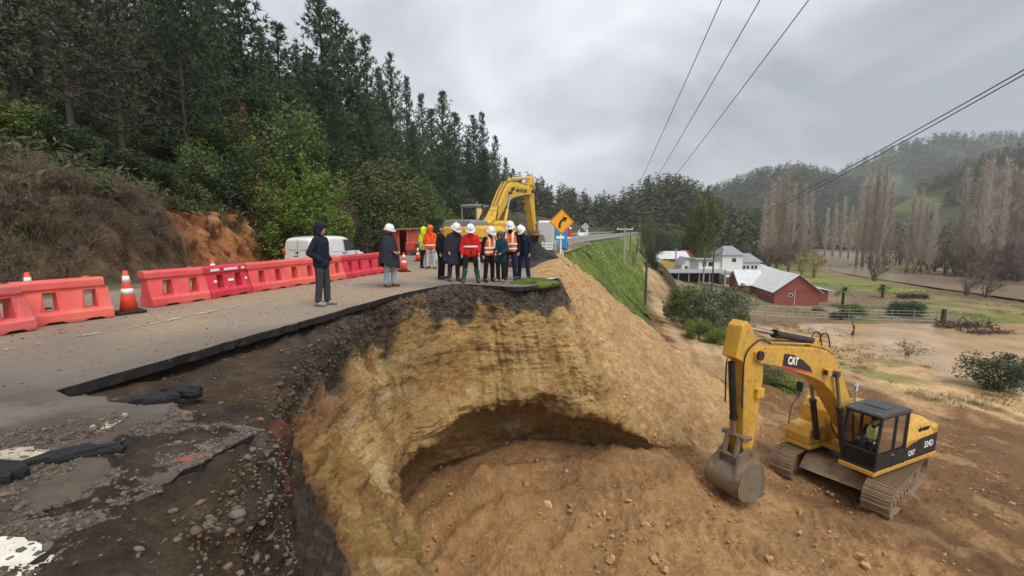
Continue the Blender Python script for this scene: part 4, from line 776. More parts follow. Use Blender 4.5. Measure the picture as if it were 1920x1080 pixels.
def barrier_mesh():
    zr = [0, .05, .17, .22, .55, .585, .62, .73, .775]; th = [.245, .255, .25, .20, .105, .105, .135, .135, .10]
    xr = [-.60, -.38, -.30, -.13, -.05, .16, .24, .41, .48, .60]       # columns; 2-3 and 6-7 are the openings
    m = MB(); nx, nz = len(xr), len(zr); idx = {}
    def vx(i, j, s):
        x = xr[i]; t = th[j]; z = zr[j]
        if j >= 6: x = x * .97 - .07 if i in (0,) else (x * .90 if i == nx - 1 else x)
        if j <= 3 and i in (2, 3, 6, 7) and j == 3: t -= .055
        if j in (0, 1) and i in (2, 3, 6, 7) and j == 0: z = .035
        return (x, s * t, z)
    for s in (-1, 1):
        for i in range(nx):
            for j in range(nz): idx[(i, j, s)] = len(m.v); m.v.append(vx(i, j, s))
    def F_(*k): m.f.append(tuple(idx[q] for q in k)); m.mi.append(0)
    holes = {(2, 3), (6, 3)}
    for i in range(nx - 1):
        for j in range(nz - 1):
            if (i, j) in holes:
                F_((i, j, -1), (i + 1, j, -1), (i + 1, j, 1), (i, j, 1)); F_((i, j + 1, -1), (i, j + 1, 1), (i + 1, j + 1, 1), (i + 1, j + 1, -1))
                F_((i, j, -1), (i, j, 1), (i, j + 1, 1), (i, j + 1, -1)); F_((i + 1, j, -1), (i + 1, j + 1, -1), (i + 1, j + 1, 1), (i + 1, j, 1)); continue
            F_((i, j, -1), (i + 1, j, -1), (i + 1, j + 1, -1), (i, j + 1, -1)); F_((i, j, 1), (i, j + 1, 1), (i + 1, j + 1, 1), (i + 1, j, 1))
    for j in range(nz - 1):
        F_((0, j, -1), (0, j + 1, -1), (0, j + 1, 1), (0, j, 1)); F_((nx - 1, j, -1), (nx - 1, j, 1), (nx - 1, j + 1, 1), (nx - 1, j + 1, -1))
    for i in range(nx - 1):
        F_((i, 0, -1), (i, 0, 1), (i + 1, 0, 1), (i + 1, 0, -1)); F_((i, nz - 1, -1), (i + 1, nz - 1, -1), (i + 1, nz - 1, 1), (i, nz - 1, 1))
    return m
BAR_ME = {}
def barrier(pos, rz, mat, label, stripes=False, tilt=0.0, roll=0.0):
    t = thing('traffic_barrier', label, 'barrier', pos, group='plastic barriers along the middle of the road', rot=(roll, tilt, rz))
    if mat.name not in BAR_ME: BAR_ME[mat.name] = barrier_mesh().mesh('barrier_body', mat)
    o = link('barrier_body', BAR_ME[mat.name], t); b = o.modifiers.new('bevel', 'BEVEL'); b.width = .028; b.segments = 3; b.limit_method = 'ANGLE'; b.angle_limit = math.radians(25)
    pl = MB(); pl.cyl((.32, -0, .765), (.32, 0, .80), .05, n=12); pl.build('filler_cap', mat, t)
    if stripes:
        for s in (-1, 1):
            for x0, x1, z in ((-.48, -.24, .675), (-.1, .30, .675), (.42, .52, .675)):
                q = MB(); q.box(((x0 + x1) / 2, s * .1405, z), (x1 - x0, .012, .06)); q.build('reflective_strip', M_REFL, t, bevel=.004)
            for x0, x1, z in ((-.42, -.35, .40), (-.02, .14, .40), (.50, .56, .40)):
                q = MB(); q.box(((x0 + x1) / 2, s * (.105 + (.55 - .40) * .29 + .008), z), (x1 - x0, .012, .06), Matrix.Rotation(s * .28, 3, 'X')); q.build('reflective_strip', M_REFL, t, bevel=.004)
    return t
def px_pair(u0, v0, u1, v1):
    a, b = atz(u0, v0), atz(u1, v1); d = b - a; return (a + b) / 2, math.atan2(d[1], d[0])
bars = [(-95, 648, 50, 622, M_PNK, 'dull pink plastic barrier cut off by the picture edge', 0), (38, 617, 222, 593, M_SCUF, 'orange plastic barrier between the pink one and a tall cone', 0), (283, 577, 400, 561, M_SAL, 'salmon plastic barrier at the head of the unbroken row', 0),
        (390, 563, 480, 547, M_CRI, 'crimson plastic barrier with white reflective strips', 1), (468, 550, 552, 537, M_SAL, 'salmon plastic barrier just after the one with white strips', 0), (545, 538, 597, 531, M_SCUF, 'orange plastic barrier behind the van\'s rear wheel and hooded person', 0)]
for u0, v0, u1, v1, m_, lb, s_ in bars:
    c_, an = px_pair(u0, v0, u1, v1); n_ = Vector((-math.sin(an), math.cos(an), 0)) * .25
    barrier((c_[0] + n_.x, c_[1] + n_.y, float(roadz([c_[0]], [c_[1]])[0])), an + random.uniform(-.03, .03), m_, lb, s_, roll=random.uniform(-.03, .03))
pA = Vector(atz(600, 531)); pB = Vector(atz(724, 511)); dd_ = (pB - pA); an = math.atan2(dd_.y, dd_.x)
far_b = [(M_SCUF, 'orange plastic barrier partly hidden by the hooded person'), (M_CRI, 'crimson plastic barrier just past the hooded person'), (M_CRI, 'second crimson barrier counted from the hooded person towards the digger'), (M_PNK, 'last pink barrier of the row beside the person in jeans')]
for k, (m_, lb) in enumerate(far_b):
    q = pA + dd_.normalized() * (.62 + k * 1.2) + Vector((-math.sin(an), math.cos(an), 0)) * .22; barrier((q.x, q.y, 0), an + random.uniform(-.05, .05), m_, lb)
# ------------------------------------------------------------------ traffic cones
M_CONE = mk('cone_orange', (.80, .075, .03), .5, .08, 6, dirt=(.5, .12, .06), dirt_amt=.4)
def cone(pos, label, h=.74, lean=0.0):
    t = thing('traffic_cone', label, 'cone', pos, group='traffic cones', rot=(lean, 0, random.uniform(0, 1.5)))
    k = h / .74; b = MB(); b.box((0, 0, .02 * k), (.40 * k, .40 * k, .04 * k)); b.build('cone_base', M_RUB, t, bevel=.01)
    r = lambda z: (.135 - .105 * (z - .04) / .70) * k
    q = MB(); q.lathe([(r(.04), .04 * k), (r(.3), .3 * k), (r(.5), .5 * k), (r(.74) + .002, .74 * k), (r(.74) * .7, .742 * k)], n=20); q.build('cone_body', M_CONE, t, smooth=True)
    for z0, z1 in ((.33, .43), (.54, .65)): q = MB(); q.lathe([(r(z0) + .003, z0 * k), (r(z1) + .003, z1 * k)], n=20); q.build('reflective_band', M_REFL, t, smooth=True)
    return t
def onroad(u, v): q = atz(u, v); return (q[0], q[1], 0.0)
cone(onroad(243, 586), 'tall orange cone in the gap between two barriers', .84)
cone((-9.9, 9.1, -.02), 'orange cone whose tip shows above the first orange barrier', .80)
cone((-8.3, 12.4, -.05), 'orange cone whose tip shows above the salmon barrier', .86)
cone(onroad(758, 509), 'orange cone on the open road beside the person in the poncho and jeans', .74)
q = onroad(784, 490); cone((q[0], q[1], 0), 'orange cone beside the person in the yellow hooded jacket', .76)
cone((-6.7, 21.5, -.25), 'orange cone half hidden behind the person in jeans', .78)

# ------------------------------------------------------------------ white van
M_VAN = mk('van_white', (.78, .78, .765), .28, .03, 2, dirt=(.60, .56, .5), dirt_amt=.3, spec=.5, coat=.4)
M_VGL = mk('van_glass', (.02, .024, .028), .08, .05, 2, spec=.6)
M_LAMP = mk('tail_lamp_red', (.45, .02, .02), .25, .05, 3); M_AMB = mk('lamp_amber', (.8, .28, .03), .25, .05, 3); M_CLR = mk('lamp_clear', (.6, .6, .62), .1, .05, 3)
VAN = thing('van', 'white panel van parked on the far side behind the barriers', 'van', (-9.937, 24.268, -.52), 1.281)
SEC = [(-2.20, .34, 1.60, .84, .70), (-2.16, .30, 1.70, .89, .74), (-2.0, .26, 1.78, .915, .77), (-1.0, .25, 1.835, .925, .78), (.1, .25, 1.83, .925, .78), (.55, .25, 1.79, .925, .77), (.85, .25, 1.66, .92, .75), (1.15, .25, 1.40, .915, .75), (1.42, .25, 1.14, .91, .80), (1.75, .25, 1.02, .88, .76), (2.0, .27, .90, .80, .70), (2.15, .33, .72, .68, .58), (2.19, .42, .60, .60, .5)]
vb = MB()
for x_, zb, zt, w_, wt in SEC:
    zs = min(.98, zb + (zt - zb) * .62); half = [(0, zb), (w_ * .86, zb), (w_, zb + .12), (w_ + .01, (zb + zs) / 2), (w_, zs), ((w_ * .35 + wt * .65), zs + (zt - zs) * .62), (wt, zt - .07), (wt - .13, zt), (0, zt + .015)]
    vb.v += [(x_, -a, b) for a, b in half] + [(x_, a, b) for a, b in half[-2:0:-1]]
nr_ = 16
for i in range(len(SEC) - 1):
    for k in range(nr_): vb.f.append((i * nr_ + k, i * nr_ + (k + 1) % nr_, (i + 1) * nr_ + (k + 1) % nr_, (i + 1) * nr_ + k)); vb.mi.append(0)
vb.f += [tuple(range(nr_)), tuple(range((len(SEC) - 1) * nr_ + nr_ - 1, (len(SEC) - 1) * nr_ - 1, -1))]; vb.mi += [0, 0]
vo = vb.build('body', M_VAN, VAN, smooth=True); sm = vo.modifiers.new('sub', 'SUBSURF'); sm.levels = 2; sm.render_levels = 2
def side_y(z): return np.interp(z, [.98, 1.5, 1.76], [.925, .835, .79]) 
for s in (-1, 1):
    def sp(nm, pts, mat, par, off=.006):
        q_ = MB(); q_.add([(x_, s * (side_y(z_) + off), z_) for x_, z_ in pts], [tuple(range(len(pts)))]); return q_.build(nm, mat, par)
    sp('door_window', [(.20, 1.02), (1.22, 1.06), (.98, 1.38), (.66, 1.62), (.22, 1.64)], M_VGL, VAN)
    sp('panel_window', [(-.95, 1.04), (.05, 1.02), (.05, 1.62), (-.95, 1.63)], mk('van_panel', (.70, .70, .69), .3, .03, 2), VAN)
    fr_ = MB()
    for pts in ([(.14, .4), (.14, 1.72)], [(-1.02, .4), (-1.02, 1.72)], [(1.25, .5), (1.25, 1.06)]): fr_.tube([(a, s * (side_y(max(b, .98)) + .008), b) for a, b in ((pts[0]), (pts[0][0], 1.0), pts[1])], .006, 4)
    fr_.build('door_seam', M_DGREY, VAN)
    for x_ in (.02, .26): h_ = MB(); h_.box((x_, s * .945, .93), (.16, .03, .035)); h_.build('door_handle', M_BLK, VAN, bevel=.008)
    mr_ = MB(); mr_.box((1.12, s * 1.03, 1.12), (.10, .2, .2)); mr_.build('mirror', M_BLK, VAN, bevel=.03)
    for x_ in (-1.35, 1.38):
        ty = MB(); ty.cyl((x_, s * .74, .32), (x_, s * .93, .32), .32, n=24); tyo = ty.build('wheel', M_RUB, VAN, bevel=.03); rm = MB(); rm.cyl((x_, s * .92, .32), (x_, s * .945, .32), .2, n=16); rm.build('rim', M_GREY, tyo)
        ar = MB(); ar.cyl((x_, s * .80, .34), (x_, s * .935, .34), .385, n=28); ar.build('wheel_arch', M_BLK, VAN)
    tl_ = MB(); tl_.box((-2.17, s * .83, 1.08), (.10, .14, .30)); lo = tl_.build('tail_lamp', M_LAMP, VAN, bevel=.02); a_m = MB(); a_m.box((-2.185, s * .835, 1.14), (.10, .13, .12)); a_m.build('indicator', M_AMB, lo, bevel=.01)
    hl_ = MB(); hl_.box((2.02, s * .60, .80), (.24, .26, .16)); hl_.build('headlight', M_CLR, VAN, bevel=.05)
q = MB(); q.add([(1.40, -.66, 1.17), (1.40, .66, 1.17), (.90, .62, 1.655), (.90, -.62, 1.655)], [(0, 1, 2, 3)]); q.v = [(a + .035, b, c + .03) for a, b, c in q.v]; q.build('windscreen', M_VGL, VAN)
for s in (-1, 1): q = MB(); q.box((-2.215, s * .33, 1.38), (.012, .52, .42)); q.build('rear_door_panel', mk('van_panel', (.7, .7, .69)), VAN, bevel=.004)
q = MB(); q.box((-2.222, 0, 1.1), (.012, .012, 1.15)); q.build('door_seam', M_DGREY, VAN)
q = MB(); q.box((-2.235, .12, .74), (.02, .44, .13)); q.build('number_plate', M_WHITE, VAN); q = MB(); q.box((-2.23, .12, .84), (.03, .3, .03)); q.box((-2.23, .05, 1.05), (.03, .16, .04)); q.build('door_handle', M_BLK, VAN)
q = MB(); q.box((-2.2, 0, .43), (.16, 1.72, .2)); q.build('bumper', M_DGREY, VAN, bevel=.05); q = MB(); q.box((2.12, 0, .42), (.2, 1.3, .22)); q.build('bumper', M_DGREY, VAN, bevel=.06)

# ------------------------------------------------------------------ watchman's hut, trailer, mounds
M_HUT = mk('hut_red', (.74, .15, .085), .7, .12, 3, dirt=(.5, .11, .07), dirt_amt=.35, stretch=(8, 8, .6)); M_HUTI = mk('hut_inside', (.55, .11, .07), .8, .2, 3)
hx = aty(757, 470, 31); HUT = thing('watch_hut', 'open red wooden hut with sloping roof at the roadside', 'hut', (hx[0], hx[1], -.42), math.radians(-20))
w2, d2, hh_ = .85, .8, 2.05
for k in range(9):                                                   # boarded side wall
    b_ = MB(); y_ = -d2 + (k + .5) * 2 * d2 / 9; b_.box((-w2, y_, 1.0), (.03, 2 * d2 / 9 - .012, 1.98 + .0)); b_.build('board', M_HUT, HUT)
for k in range(9): b_ = MB(); x_ = -w2 + (k + .5) * 2 * w2 / 9; b_.box((x_, d2, 1.0), (2 * w2 / 9 - .012, .03, 2.0)); b_.build('board', M_HUTI, HUT)
for k in range(9): b_ = MB(); y_ = -d2 + (k + .5) * 2 * d2 / 9; b_.box((w2, y_, 1.0), (.03, 2 * d2 / 9 - .012, 2.0)); b_.build('board', M_HUTI, HUT)
for k in range(6): b_ = MB(); x_ = -w2 + (k + .5) * 1.05 / 6; b_.box((x_, -d2, 1.0), (1.05 / 6 - .01, .03, 1.98)); b_.build('board', M_HUT, HUT)
for x_, y_ in ((w2, -d2), (.2, -d2 - .0)): b_ = MB(); b_.box((x_, y_ - .03, 1.0), (.07, .07, 2.0)); b_.build('post', M_HUT, HUT)
b_ = MB(); b_.box((0, -.05, 2.08), (2.1, 2.1, .05), Matrix.Rotation(.05, 3, 'X') @ Matrix.Rotation(-.03, 3, 'Y')); b_.build('roof', mk('hut_roof', (.32, .10, .08), .6, .2, 4), HUT)
b_ = MB(); b_.box((.3, .0, .02), (1.2, 1.5, .04)); b_.build('floor_board', M_HUTI, HUT)
gx_ = aty(783, 478, 29.0); GEN = thing('generator_trailer', 'small dark machine with a red cover beside the red hut', 'trailer', (gx_[0], gx_[1], -.35), .3)
q = MB(); q.box((0, 0, .55), (1.5, .8, .16)); q.box((.9, 0, .5), (.5, .1, .08)); q.build('chassis', M_DGREY, GEN, bevel=.02); q = MB(); q.box((.05, 0, .85), (.8, .7, .45)); q.build('engine', M_BLK, GEN, bevel=.04); q = MB(); q.prism([(-.75, .65), (-.1, .65), (-.2, 1.22), (-.75, 1.15)], -.38, .38); q.build('cover', mk('machine_red', (.5, .05, .035), .45), GEN, bevel=.05)
for s in (-1, 1): q = MB(); q.cyl((-.1, s * .42, .3), (-.1, s * .58, .3), .3, n=18); q.build('wheel', M_RUB, GEN, bevel=.03)
q = MB(); q.tube([(.3, -.3, .9), (.5, -.35, 1.3), (.9, -.35, 1.5)], .03, 6); q.build('lever', M_DGREY, GEN)
def mound(name, label, cx, cy, z0, rx, ry, h, c1, c2, seed, cat='mound', rough=.12, fine=6.0):
    n, m = 56, 30; V = []; 
    for j in range(m):
        for i in range(n): a = 2 * math.pi * i / n; r = j / (m - 1); V.append((rx * r * math.cos(a), ry * r * math.sin(a), h * (1 - sstep(0, 1, r)) ** .9 - .12 * (r > .97)))
    V = np.array(V); q = V + [cx, cy, seed]; V[:, 2] += rough * fbm(q * 1.6, 4, seed) * (V[:, 2] > -.05) + rough * .5 * np.abs(fbm(q * fine, 2, seed + 3)); V[:, :2] *= (1 + .16 * fbm(q * 1.1, 2, seed + 1))[:, None]
    c = lerpc(c1, c2, sstep(-.3, .4, fbm(q * 2.5, 3, seed + 2))); fc = gridfaces(m, n); fc = np.r_[fc, np.array([[j * n + n - 1, j * n, (j + 1) * n, (j + 1) * n + n - 1] for j in range(m - 1)])]
    o = link(name, npmesh(name, V, fc, M_SLOPE, cols=c), loc=(cx, cy, z0)); return tag(o, label, cat)
q = aty(684, 476, 33); mound('earth_mound', 'heap of tan earth just past the van\'s nose', q[0], q[1], -.5, 3.2, 2.4, 1.75, (.30, .20, .10), (.22, .15, .08), 301)
q = atz(1030, 500); mound('gravel_heap', 'dark heap of broken asphalt under the parked digger\'s bucket', 1.15, 21.0, -.05, 1.5, 2.2, .85, (.03, .029, .028), (.06, .056, .052), 311, 'heap', .2, 9)
# ------------------------------------------------------------------ turf clump on the broken rim
sx_, sy_ = atz(1004, 529)[:2]; SOD = thing('turf_clump', 'overhanging clump of turf on the broken rim at the feet of the navy-clad person', 'turf', (sx_, sy_, -.06))
n, m = 40, 14; V = []
for j in range(m):
    for i in range(n):
        a = 2 * math.pi * i / n; r = min(1, j / 9); zz_ = .13 * (1 - r ** 3) + .02 if j <= 9 else .02 - .07 * (j - 9); k = 1 if j <= 9 else 1 - .12 * (j - 9); V.append((.74 * r * k * math.cos(a), .95 * r * k * math.sin(a), zz_))
V = np.array(V); V += .16 * np.stack([fbm(V * 3, 3, 5), fbm(V * 3, 3, 6), .5 * fbm(V * 3, 3, 7)], 1); c = lerpc((.07, .05, .03), (.12, .17, .03), sstep(.0, .08, V[:, 2])); fc = gridfaces(m, n); fc = np.r_[fc, np.array([[j * n + n - 1, j * n, (j + 1) * n, (j + 1) * n + n - 1] for j in range(m - 1)])]
link('earth', npmesh('earth', V, fc, M_SLOPE, cols=c), SOD)
def blades(pts, h, w, spread, seed):
    r = np.random.default_rng(seed); n = len(pts); a = r.uniform(0, 2 * np.pi, n); hh = h * r.uniform(.5, 1.3, n); dx = np.cos(a), np.sin(a); lean = spread * r.uniform(.2, 1, n); b = r.uniform(0, 2 * np.pi, n)
    V = np.empty((n, 3, 3)); V[:, 0] = pts; V[:, 1] = pts; V[:, 0, 0] -= w * dx[0]; V[:, 0, 1] -= w * dx[1]; V[:, 1, 0] += w * dx[0]; V[:, 1, 1] += w * dx[1]; V[:, 2] = pts; V[:, 2, 0] += np.cos(b) * lean * hh; V[:, 2, 1] += np.sin(b) * lean * hh; V[:, 2, 2] += hh
    return V.reshape(-1, 3), np.arange(3 * n).reshape(-1, 3)
M_GRASS = mk('grass_blade', (.13, .21, .03), .6, .2, 1, island=.45, trans=.25)
a = RNG.uniform(0, 6.28, 2600); r = np.sqrt(RNG.uniform(0, 1, 2600)); pts = np.stack([.74 * r * np.cos(a), .95 * r * np.sin(a), .13 * (1 - r ** 3) - .01], 1)
V, fc = blades(pts, .075, .006, .6, 5); o = link('grass_blades', npmesh('grass_blades', V, fc, M_GRASS, False), SOD); o['kind'] = 'stuff'

# ------------------------------------------------------------------ sign, toilets, guardrail, car, far signs
M_SIGN = mk('sign_orange', (.86, .36, .015), .45, .05, 3); M_ALU = mk('galvanised', (.45, .46, .47), .45, .1, 6, metal=.4); M_WPOST = mk('white_post', (.75, .75, .73), .5, .08, 6)
sp_ = aty(1053, 416, 23.0); SIGN = thing('curve_sign', 'orange diamond road sign with black right-curve arrow', 'sign', (sp_[0], sp_[1], 0), math.radians(4)); zc = sp_[2] ; hs = .635
def sq(k, y0, y1): return [(0, zc - k), (k, zc), (0, zc + k), (-k, zc)]
q = MB(); q.prism([(0, zc - hs), (hs, zc), (0, zc + hs), (-hs, zc)], -.012, .012); pnl = q.build('sign_panel', M_SIGN, SIGN, bevel=.01)
q = MB(); o1, o2 = .60, .572; vs = []
for k in (o1, o2): vs += [(0, -.0145, zc - k), (k, -.0145, zc), (0, -.0145, zc + k), (-k, -.0145, zc)]
q.add(vs, [(i, (i + 1) % 4, 4 + (i + 1) % 4, 4 + i) for i in range(4)]); q.build('border_line', M_BLK, pnl)
ac = catmull([(-.10, -.33), (-.10, -.14), (-.06, -.02), (.04, .08), (.14, .13)], 14); w_ = .058; Lp = []; Rp = []
for i, (x_, z_) in enumerate(ac):
    d_ = np.array(ac[min(i + 1, 13)]) - np.array(ac[max(i - 1, 0)]); d_ /= np.linalg.norm(d_); Lp.append((x_ - d_[1] * w_, z_ + d_[0] * w_)); Rp.append((x_ + d_[1] * w_, z_ - d_[0] * w_))
q = MB(); q.add([(x_, -.016, zc + z_) for x_, z_ in Lp + Rp], [(i, i + 1, 14 + i + 1, 14 + i) for i in range(13)]); q.add([(x_, -.016, zc + z_) for x_, z_ in ((.03, .26), (.30, .22), (.17, -.03), (.13, .12))], [(0, 1, 3), (1, 2, 3)]); q.build('arrow', M_BLK, pnl)
for x_ in (-.02,): q = MB(); q.box((x_, .04, zc / 2 + .05), (.07, .05, zc - .3 + .5)); q.build('post', M_WPOST, SIGN)
q = MB(); q.tube([(.16, .15, -.2), (.12, .1, .45), (.02, .06, .62)], .03, 6); q.build('brace', M_WPOST, SIGN); q = MB(); q.box((-.06, -.0, zc - .78), (.42, .02, .14)); q.build('small_plate', M_WHITE, SIGN)
def toilet(u, v, Yd, col, label, rz):
    q0 = aty(u, v, Yd); t = thing('portable_toilet', label, 'toilet', (q0[0], q0[1], 0), rz); m_ = mk('toilet_' + str(round(col[2], 2)), col, .5, .06, 3)
    b_ = MB(); b_.box((0, 0, 1.12), (1.1, 1.1, 2.0)); b_.build('cabin', m_, t, bevel=.04); 
    for k in range(5): r_ = MB(); r_.box((-.44 + .22 * k, -.555, 1.1), (.04, .02, 1.8)); r_.build('rib', m_, t)
    b_ = MB(); b_.box((0, 0, 2.2), (1.16, 1.16, .16), taper=.8); b_.build('roof', mk('toilet_roof', (.72, .74, .75), .5, .05, 3), t, bevel=.03); b_ = MB(); b_.box((0, 0, .07), (1.15, 1.15, .14)); b_.build('skid', M_DGREY, t)
    d_ = MB(); d_.box((.56, 0, 1.1), (.02, .7, 1.75)); dd = d_.build('door', m_, t, bevel=.01); h_ = MB(); h_.box((.58, .25, 1.1), (.03, .1, .05)); h_.build('handle', M_BLK, dd); return t
toilet(1024, 460, 33.5, (.55, .58, .56), 'pale grey portable toilet behind the digger bucket', -.2); toilet(1050, 455, 36.5, (.03, .27, .60), 'blue portable toilet behind the diamond road sign', -.15)
def guardrail(name, label, pts, step=2.0, w=True):
    C = resample(np.array(pts), step); g = thing(name, label, 'guardrail', (*C[0], 0)); D_ = dirs(C); R_ = np.stack([D_[:, 1], -D_[:, 0]], 1); prof = [(0, .50), (.05, .55), (.05, .60), (0, .64), (0, .68), (.05, .72), (.05, .77), (0, .82)]
    vs = [(*(C[i] - C[0] + R_[i] * (a - .06)), b) for i in range(len(C)) for a, b in prof]; q = MB(); n = len(prof); q.add(vs, [(i * n + k, i * n + k + 1, (i + 1) * n + k + 1, (i + 1) * n + k) for i in range(len(C) - 1) for k in range(n - 1)]); q.build('rail', M_ALU, g)
    pm = MB(); pm.box((0, 0, .3), (.07, .12, 1.0)); pme = pm.mesh('post', M_ALU)
    for i in range(len(C)): link('post', pme, g, loc=(C[i, 0] - C[0, 0], C[i, 1] - C[0, 1], 0))
    return g
guardrail('guardrail', 'long grey guardrail on the outer edge above the grass slope', [CREST[k] - CRR[k] * .25 for k in range(len(CREST)) if 26 < CREST[k, 1] < 180][::12])
guardrail('guardrail', 'far guardrail on the inner side of the road bend', [CL[k] - CLR[k] * 4.2 for k in range(len(CL)) if 62 < CL[k, 1] < 170][::6], 4.0)
q0 = aty(1029, 487, 25.6); LAD = thing('striped_barricade', 'white slatted barricade leaning at the start of the guardrail', 'barricade', (q0[0] - .15, q0[1], .0), .2)
for k in range(5): b_ = MB(); b_.box((.1 * (k - 2) * .35, 0, .22 + k * .16), (.62, .03, .07)); b_.build('slat', M_WPOST, LAD)
for s in (-1, 1): b_ = MB(); b_.tube([(s * .33 - .1, 0, -.25), (s * .3 + .08, .02, 1.0)], .03, 6); b_.build('upright', M_WPOST, LAD)
# far white car
def car_small(pos, rz, label):
    t = thing('car', label, 'car', pos, rz); b_ = MB(); b_.prism([(-2.1, .3), (-2.15, .8), (-1.9, 1.0), (-1.3, 1.5), (.3, 1.52), (1.0, 1.05), (1.9, .9), (2.1, .65), (2.1, .3)], -.85, .85); b_.build('body', M_VAN, t, bevel=.1, seg=3)
    for s in (-1, 1):
        w_ = MB(); w_.add([(-1.5, s * .86, 1.05), (.75, s * .86, 1.05), (.25, s * .86, 1.42), (-1.2, s * .86, 1.42)], [(0, 1, 2, 3)]); w_.build('side_window', M_VGL, t)
        for x_ in (-1.35, 1.3): w_ = MB(); w_.cyl((x_, s * .7, .32), (x_, s * .88, .32), .32, n=14); w_.build('wheel', M_RUB, t)
        w_ = MB(); w_.box((2.08, s * .6, .72), (.1, .35, .14)); w_.build('headlight', M_CLR, t)
    w_ = MB(); w_.add([(1.02, -.7, 1.08), (1.02, .7, 1.08), (.34, .62, 1.5), (.34, -.62, 1.5)], [(0, 1, 2, 3)]); w_.v = [(a + .03, b, c + .03) for a, b, c in w_.v]; w_.build('windscreen', M_VGL, t); return t
q0 = aty(1106, 446, 84); car_small((q0[0] - 1.2, q0[1], .05), math.radians(-107), 'small white car coming along the distant road bend')
# red-white board, far diamond sign, lamp cluster
q0 = aty(1063, 462, 44); b_ = thing('warning_board', 'small red and white warning board beside the blue toilet', 'sign', (q0[0], q0[1], 0))
m_ = MB(); m_.box((0, 0, 1.15), (.85, .04, .9)); m_.build('panel', M_RED, b_); m_ = MB(); m_.box((0, -.024, .78), (.8, .02, .25)); m_.build('white_field', M_WHITE, b_); m_ = MB(); m_.box((-.35, .03, .45), (.06, .05, .9)); m_.box((.35, .03, .45), (.06, .05, .9)); m_.build('legs', M_WPOST, b_)
q0 = aty(1097, 443, 76); b_ = thing('diamond_sign', 'back of a small grey diamond sign near the distant car', 'sign', (q0[0], q0[1], 0)); m_ = MB(); m_.prism([(0, 1.4), (.7, 2.1), (0, 2.8), (-.7, 2.1)], -.02, .02); m_.build('panel', M_ALU, b_); m_ = MB(); m_.box((0, .04, .9), (.08, .05, 1.8)); m_.build('post', M_ALU, b_)
q0 = aty(1065, 435, 46); b_ = thing('chevron_board', 'dark board with white dots over the red warning board', 'sign', (q0[0], q0[1], 0)); m_ = MB(); m_.box((0, .03, .9), (.07, .05, 1.9)); m_.build('post', M_DGREY, b_)
for dx, dz in ((-.22, 2.15), (.25, 2.2), (-.2, 1.75), (.25, 1.78), (.02, 1.95)): m_ = MB(); m_.cyl((dx, 0, dz), (dx, .05, dz), .13, n=12); m_.build('white_disc', M_WHITE, b_)
# ------------------------------------------------------------------ people
def capsule(m, p0, r0, p1, r1, n=10):
    p0 = Vector(p0); p1 = Vector(p1); d = p1 - p0
    q = d.to_track_quat('Z', 'Y') if d.length > 1e-5 else Vector((0, 0, 1)).to_track_quat('Z', 'Y')
    rings = [(p0, r0, a) for a in (-80, -45, -5)] + [(p1, r1, a) for a in (5, 45, 80)]; vs = []
    for p, r, a in rings:
        a = math.radians(a)
        for i in range(n): t = 2 * math.pi * i / n; vs.append(p + q @ Vector((r * math.cos(a) * math.cos(t), r * math.cos(a) * math.sin(t), r * math.sin(a))))
    fs = [(j * n + i, j * n + (i + 1) % n, (j + 1) * n + (i + 1) % n, (j + 1) * n + i) for j in range(5) for i in range(n)] + [tuple(range(n - 1, -1, -1)), tuple(range(5 * n, 6 * n))]
    m.add(vs, fs)
def remesh(name, caps, mats, parent, voxel, smooth=2):
    """caps: (p0, r0, p1, r1, material index); one continuous surface round all of them"""
    m = MB()
    for p0, r0, p1, r1, _ in caps: capsule(m, p0, r0, p1, r1)
    o = m.build('tmp', mats[0]); md = o.modifiers.new('r', 'REMESH'); md.mode = 'VOXEL'; md.voxel_size = voxel; md.adaptivity = 0
    if smooth: s_ = o.modifiers.new('s', 'SMOOTH'); s_.iterations = smooth; s_.factor = .5
    bpy.context.view_layer.update(); me = bpy.data.meshes.new_from_object(o.evaluated_get(bpy.context.evaluated_depsgraph_get())); bpy.data.objects.remove(o)
    me.name = name; me.materials.clear()
    for q in mats: me.materials.append(q)
    if len(mats) > 1:
        n = len(me.polygons); c = np.empty(n * 3); me.polygons.foreach_get('center', c); c = c.reshape(-1, 3); best = np.full(n, 1e9); mi = np.zeros(n, np.int32)
        for p0, r0, p1, r1, k in caps:
            a = np.array(p0); b = np.array(p1); ab = b - a; t = np.clip(((c - a) @ ab) / max(ab @ ab, 1e-9), 0, 1); d = np.linalg.norm(c - a - t[:, None] * ab, axis=1) - (r0 + (r1 - r0) * t); w = d < best; best[w] = d[w]; mi[w] = k
        me.polygons.foreach_set('material_index', mi)
    me.polygons.foreach_set('use_smooth', np.ones(len(me.polygons), bool)); return link(name, me, parent)
def cloth(nm, col, var=.15): return mk('cloth_' + nm, col, .85, var, 9, bump=.7, bscale=13, spec=.2)
M_HELM = mk('helmet_white', (.80, .80, .78), .3, .03, 4, spec=.5)
HAIR = mk('dark_hair', (.02, .015, .012), .6, .2, 20); SHADE = mk('eye_dark', (.02, .015, .013), .3)
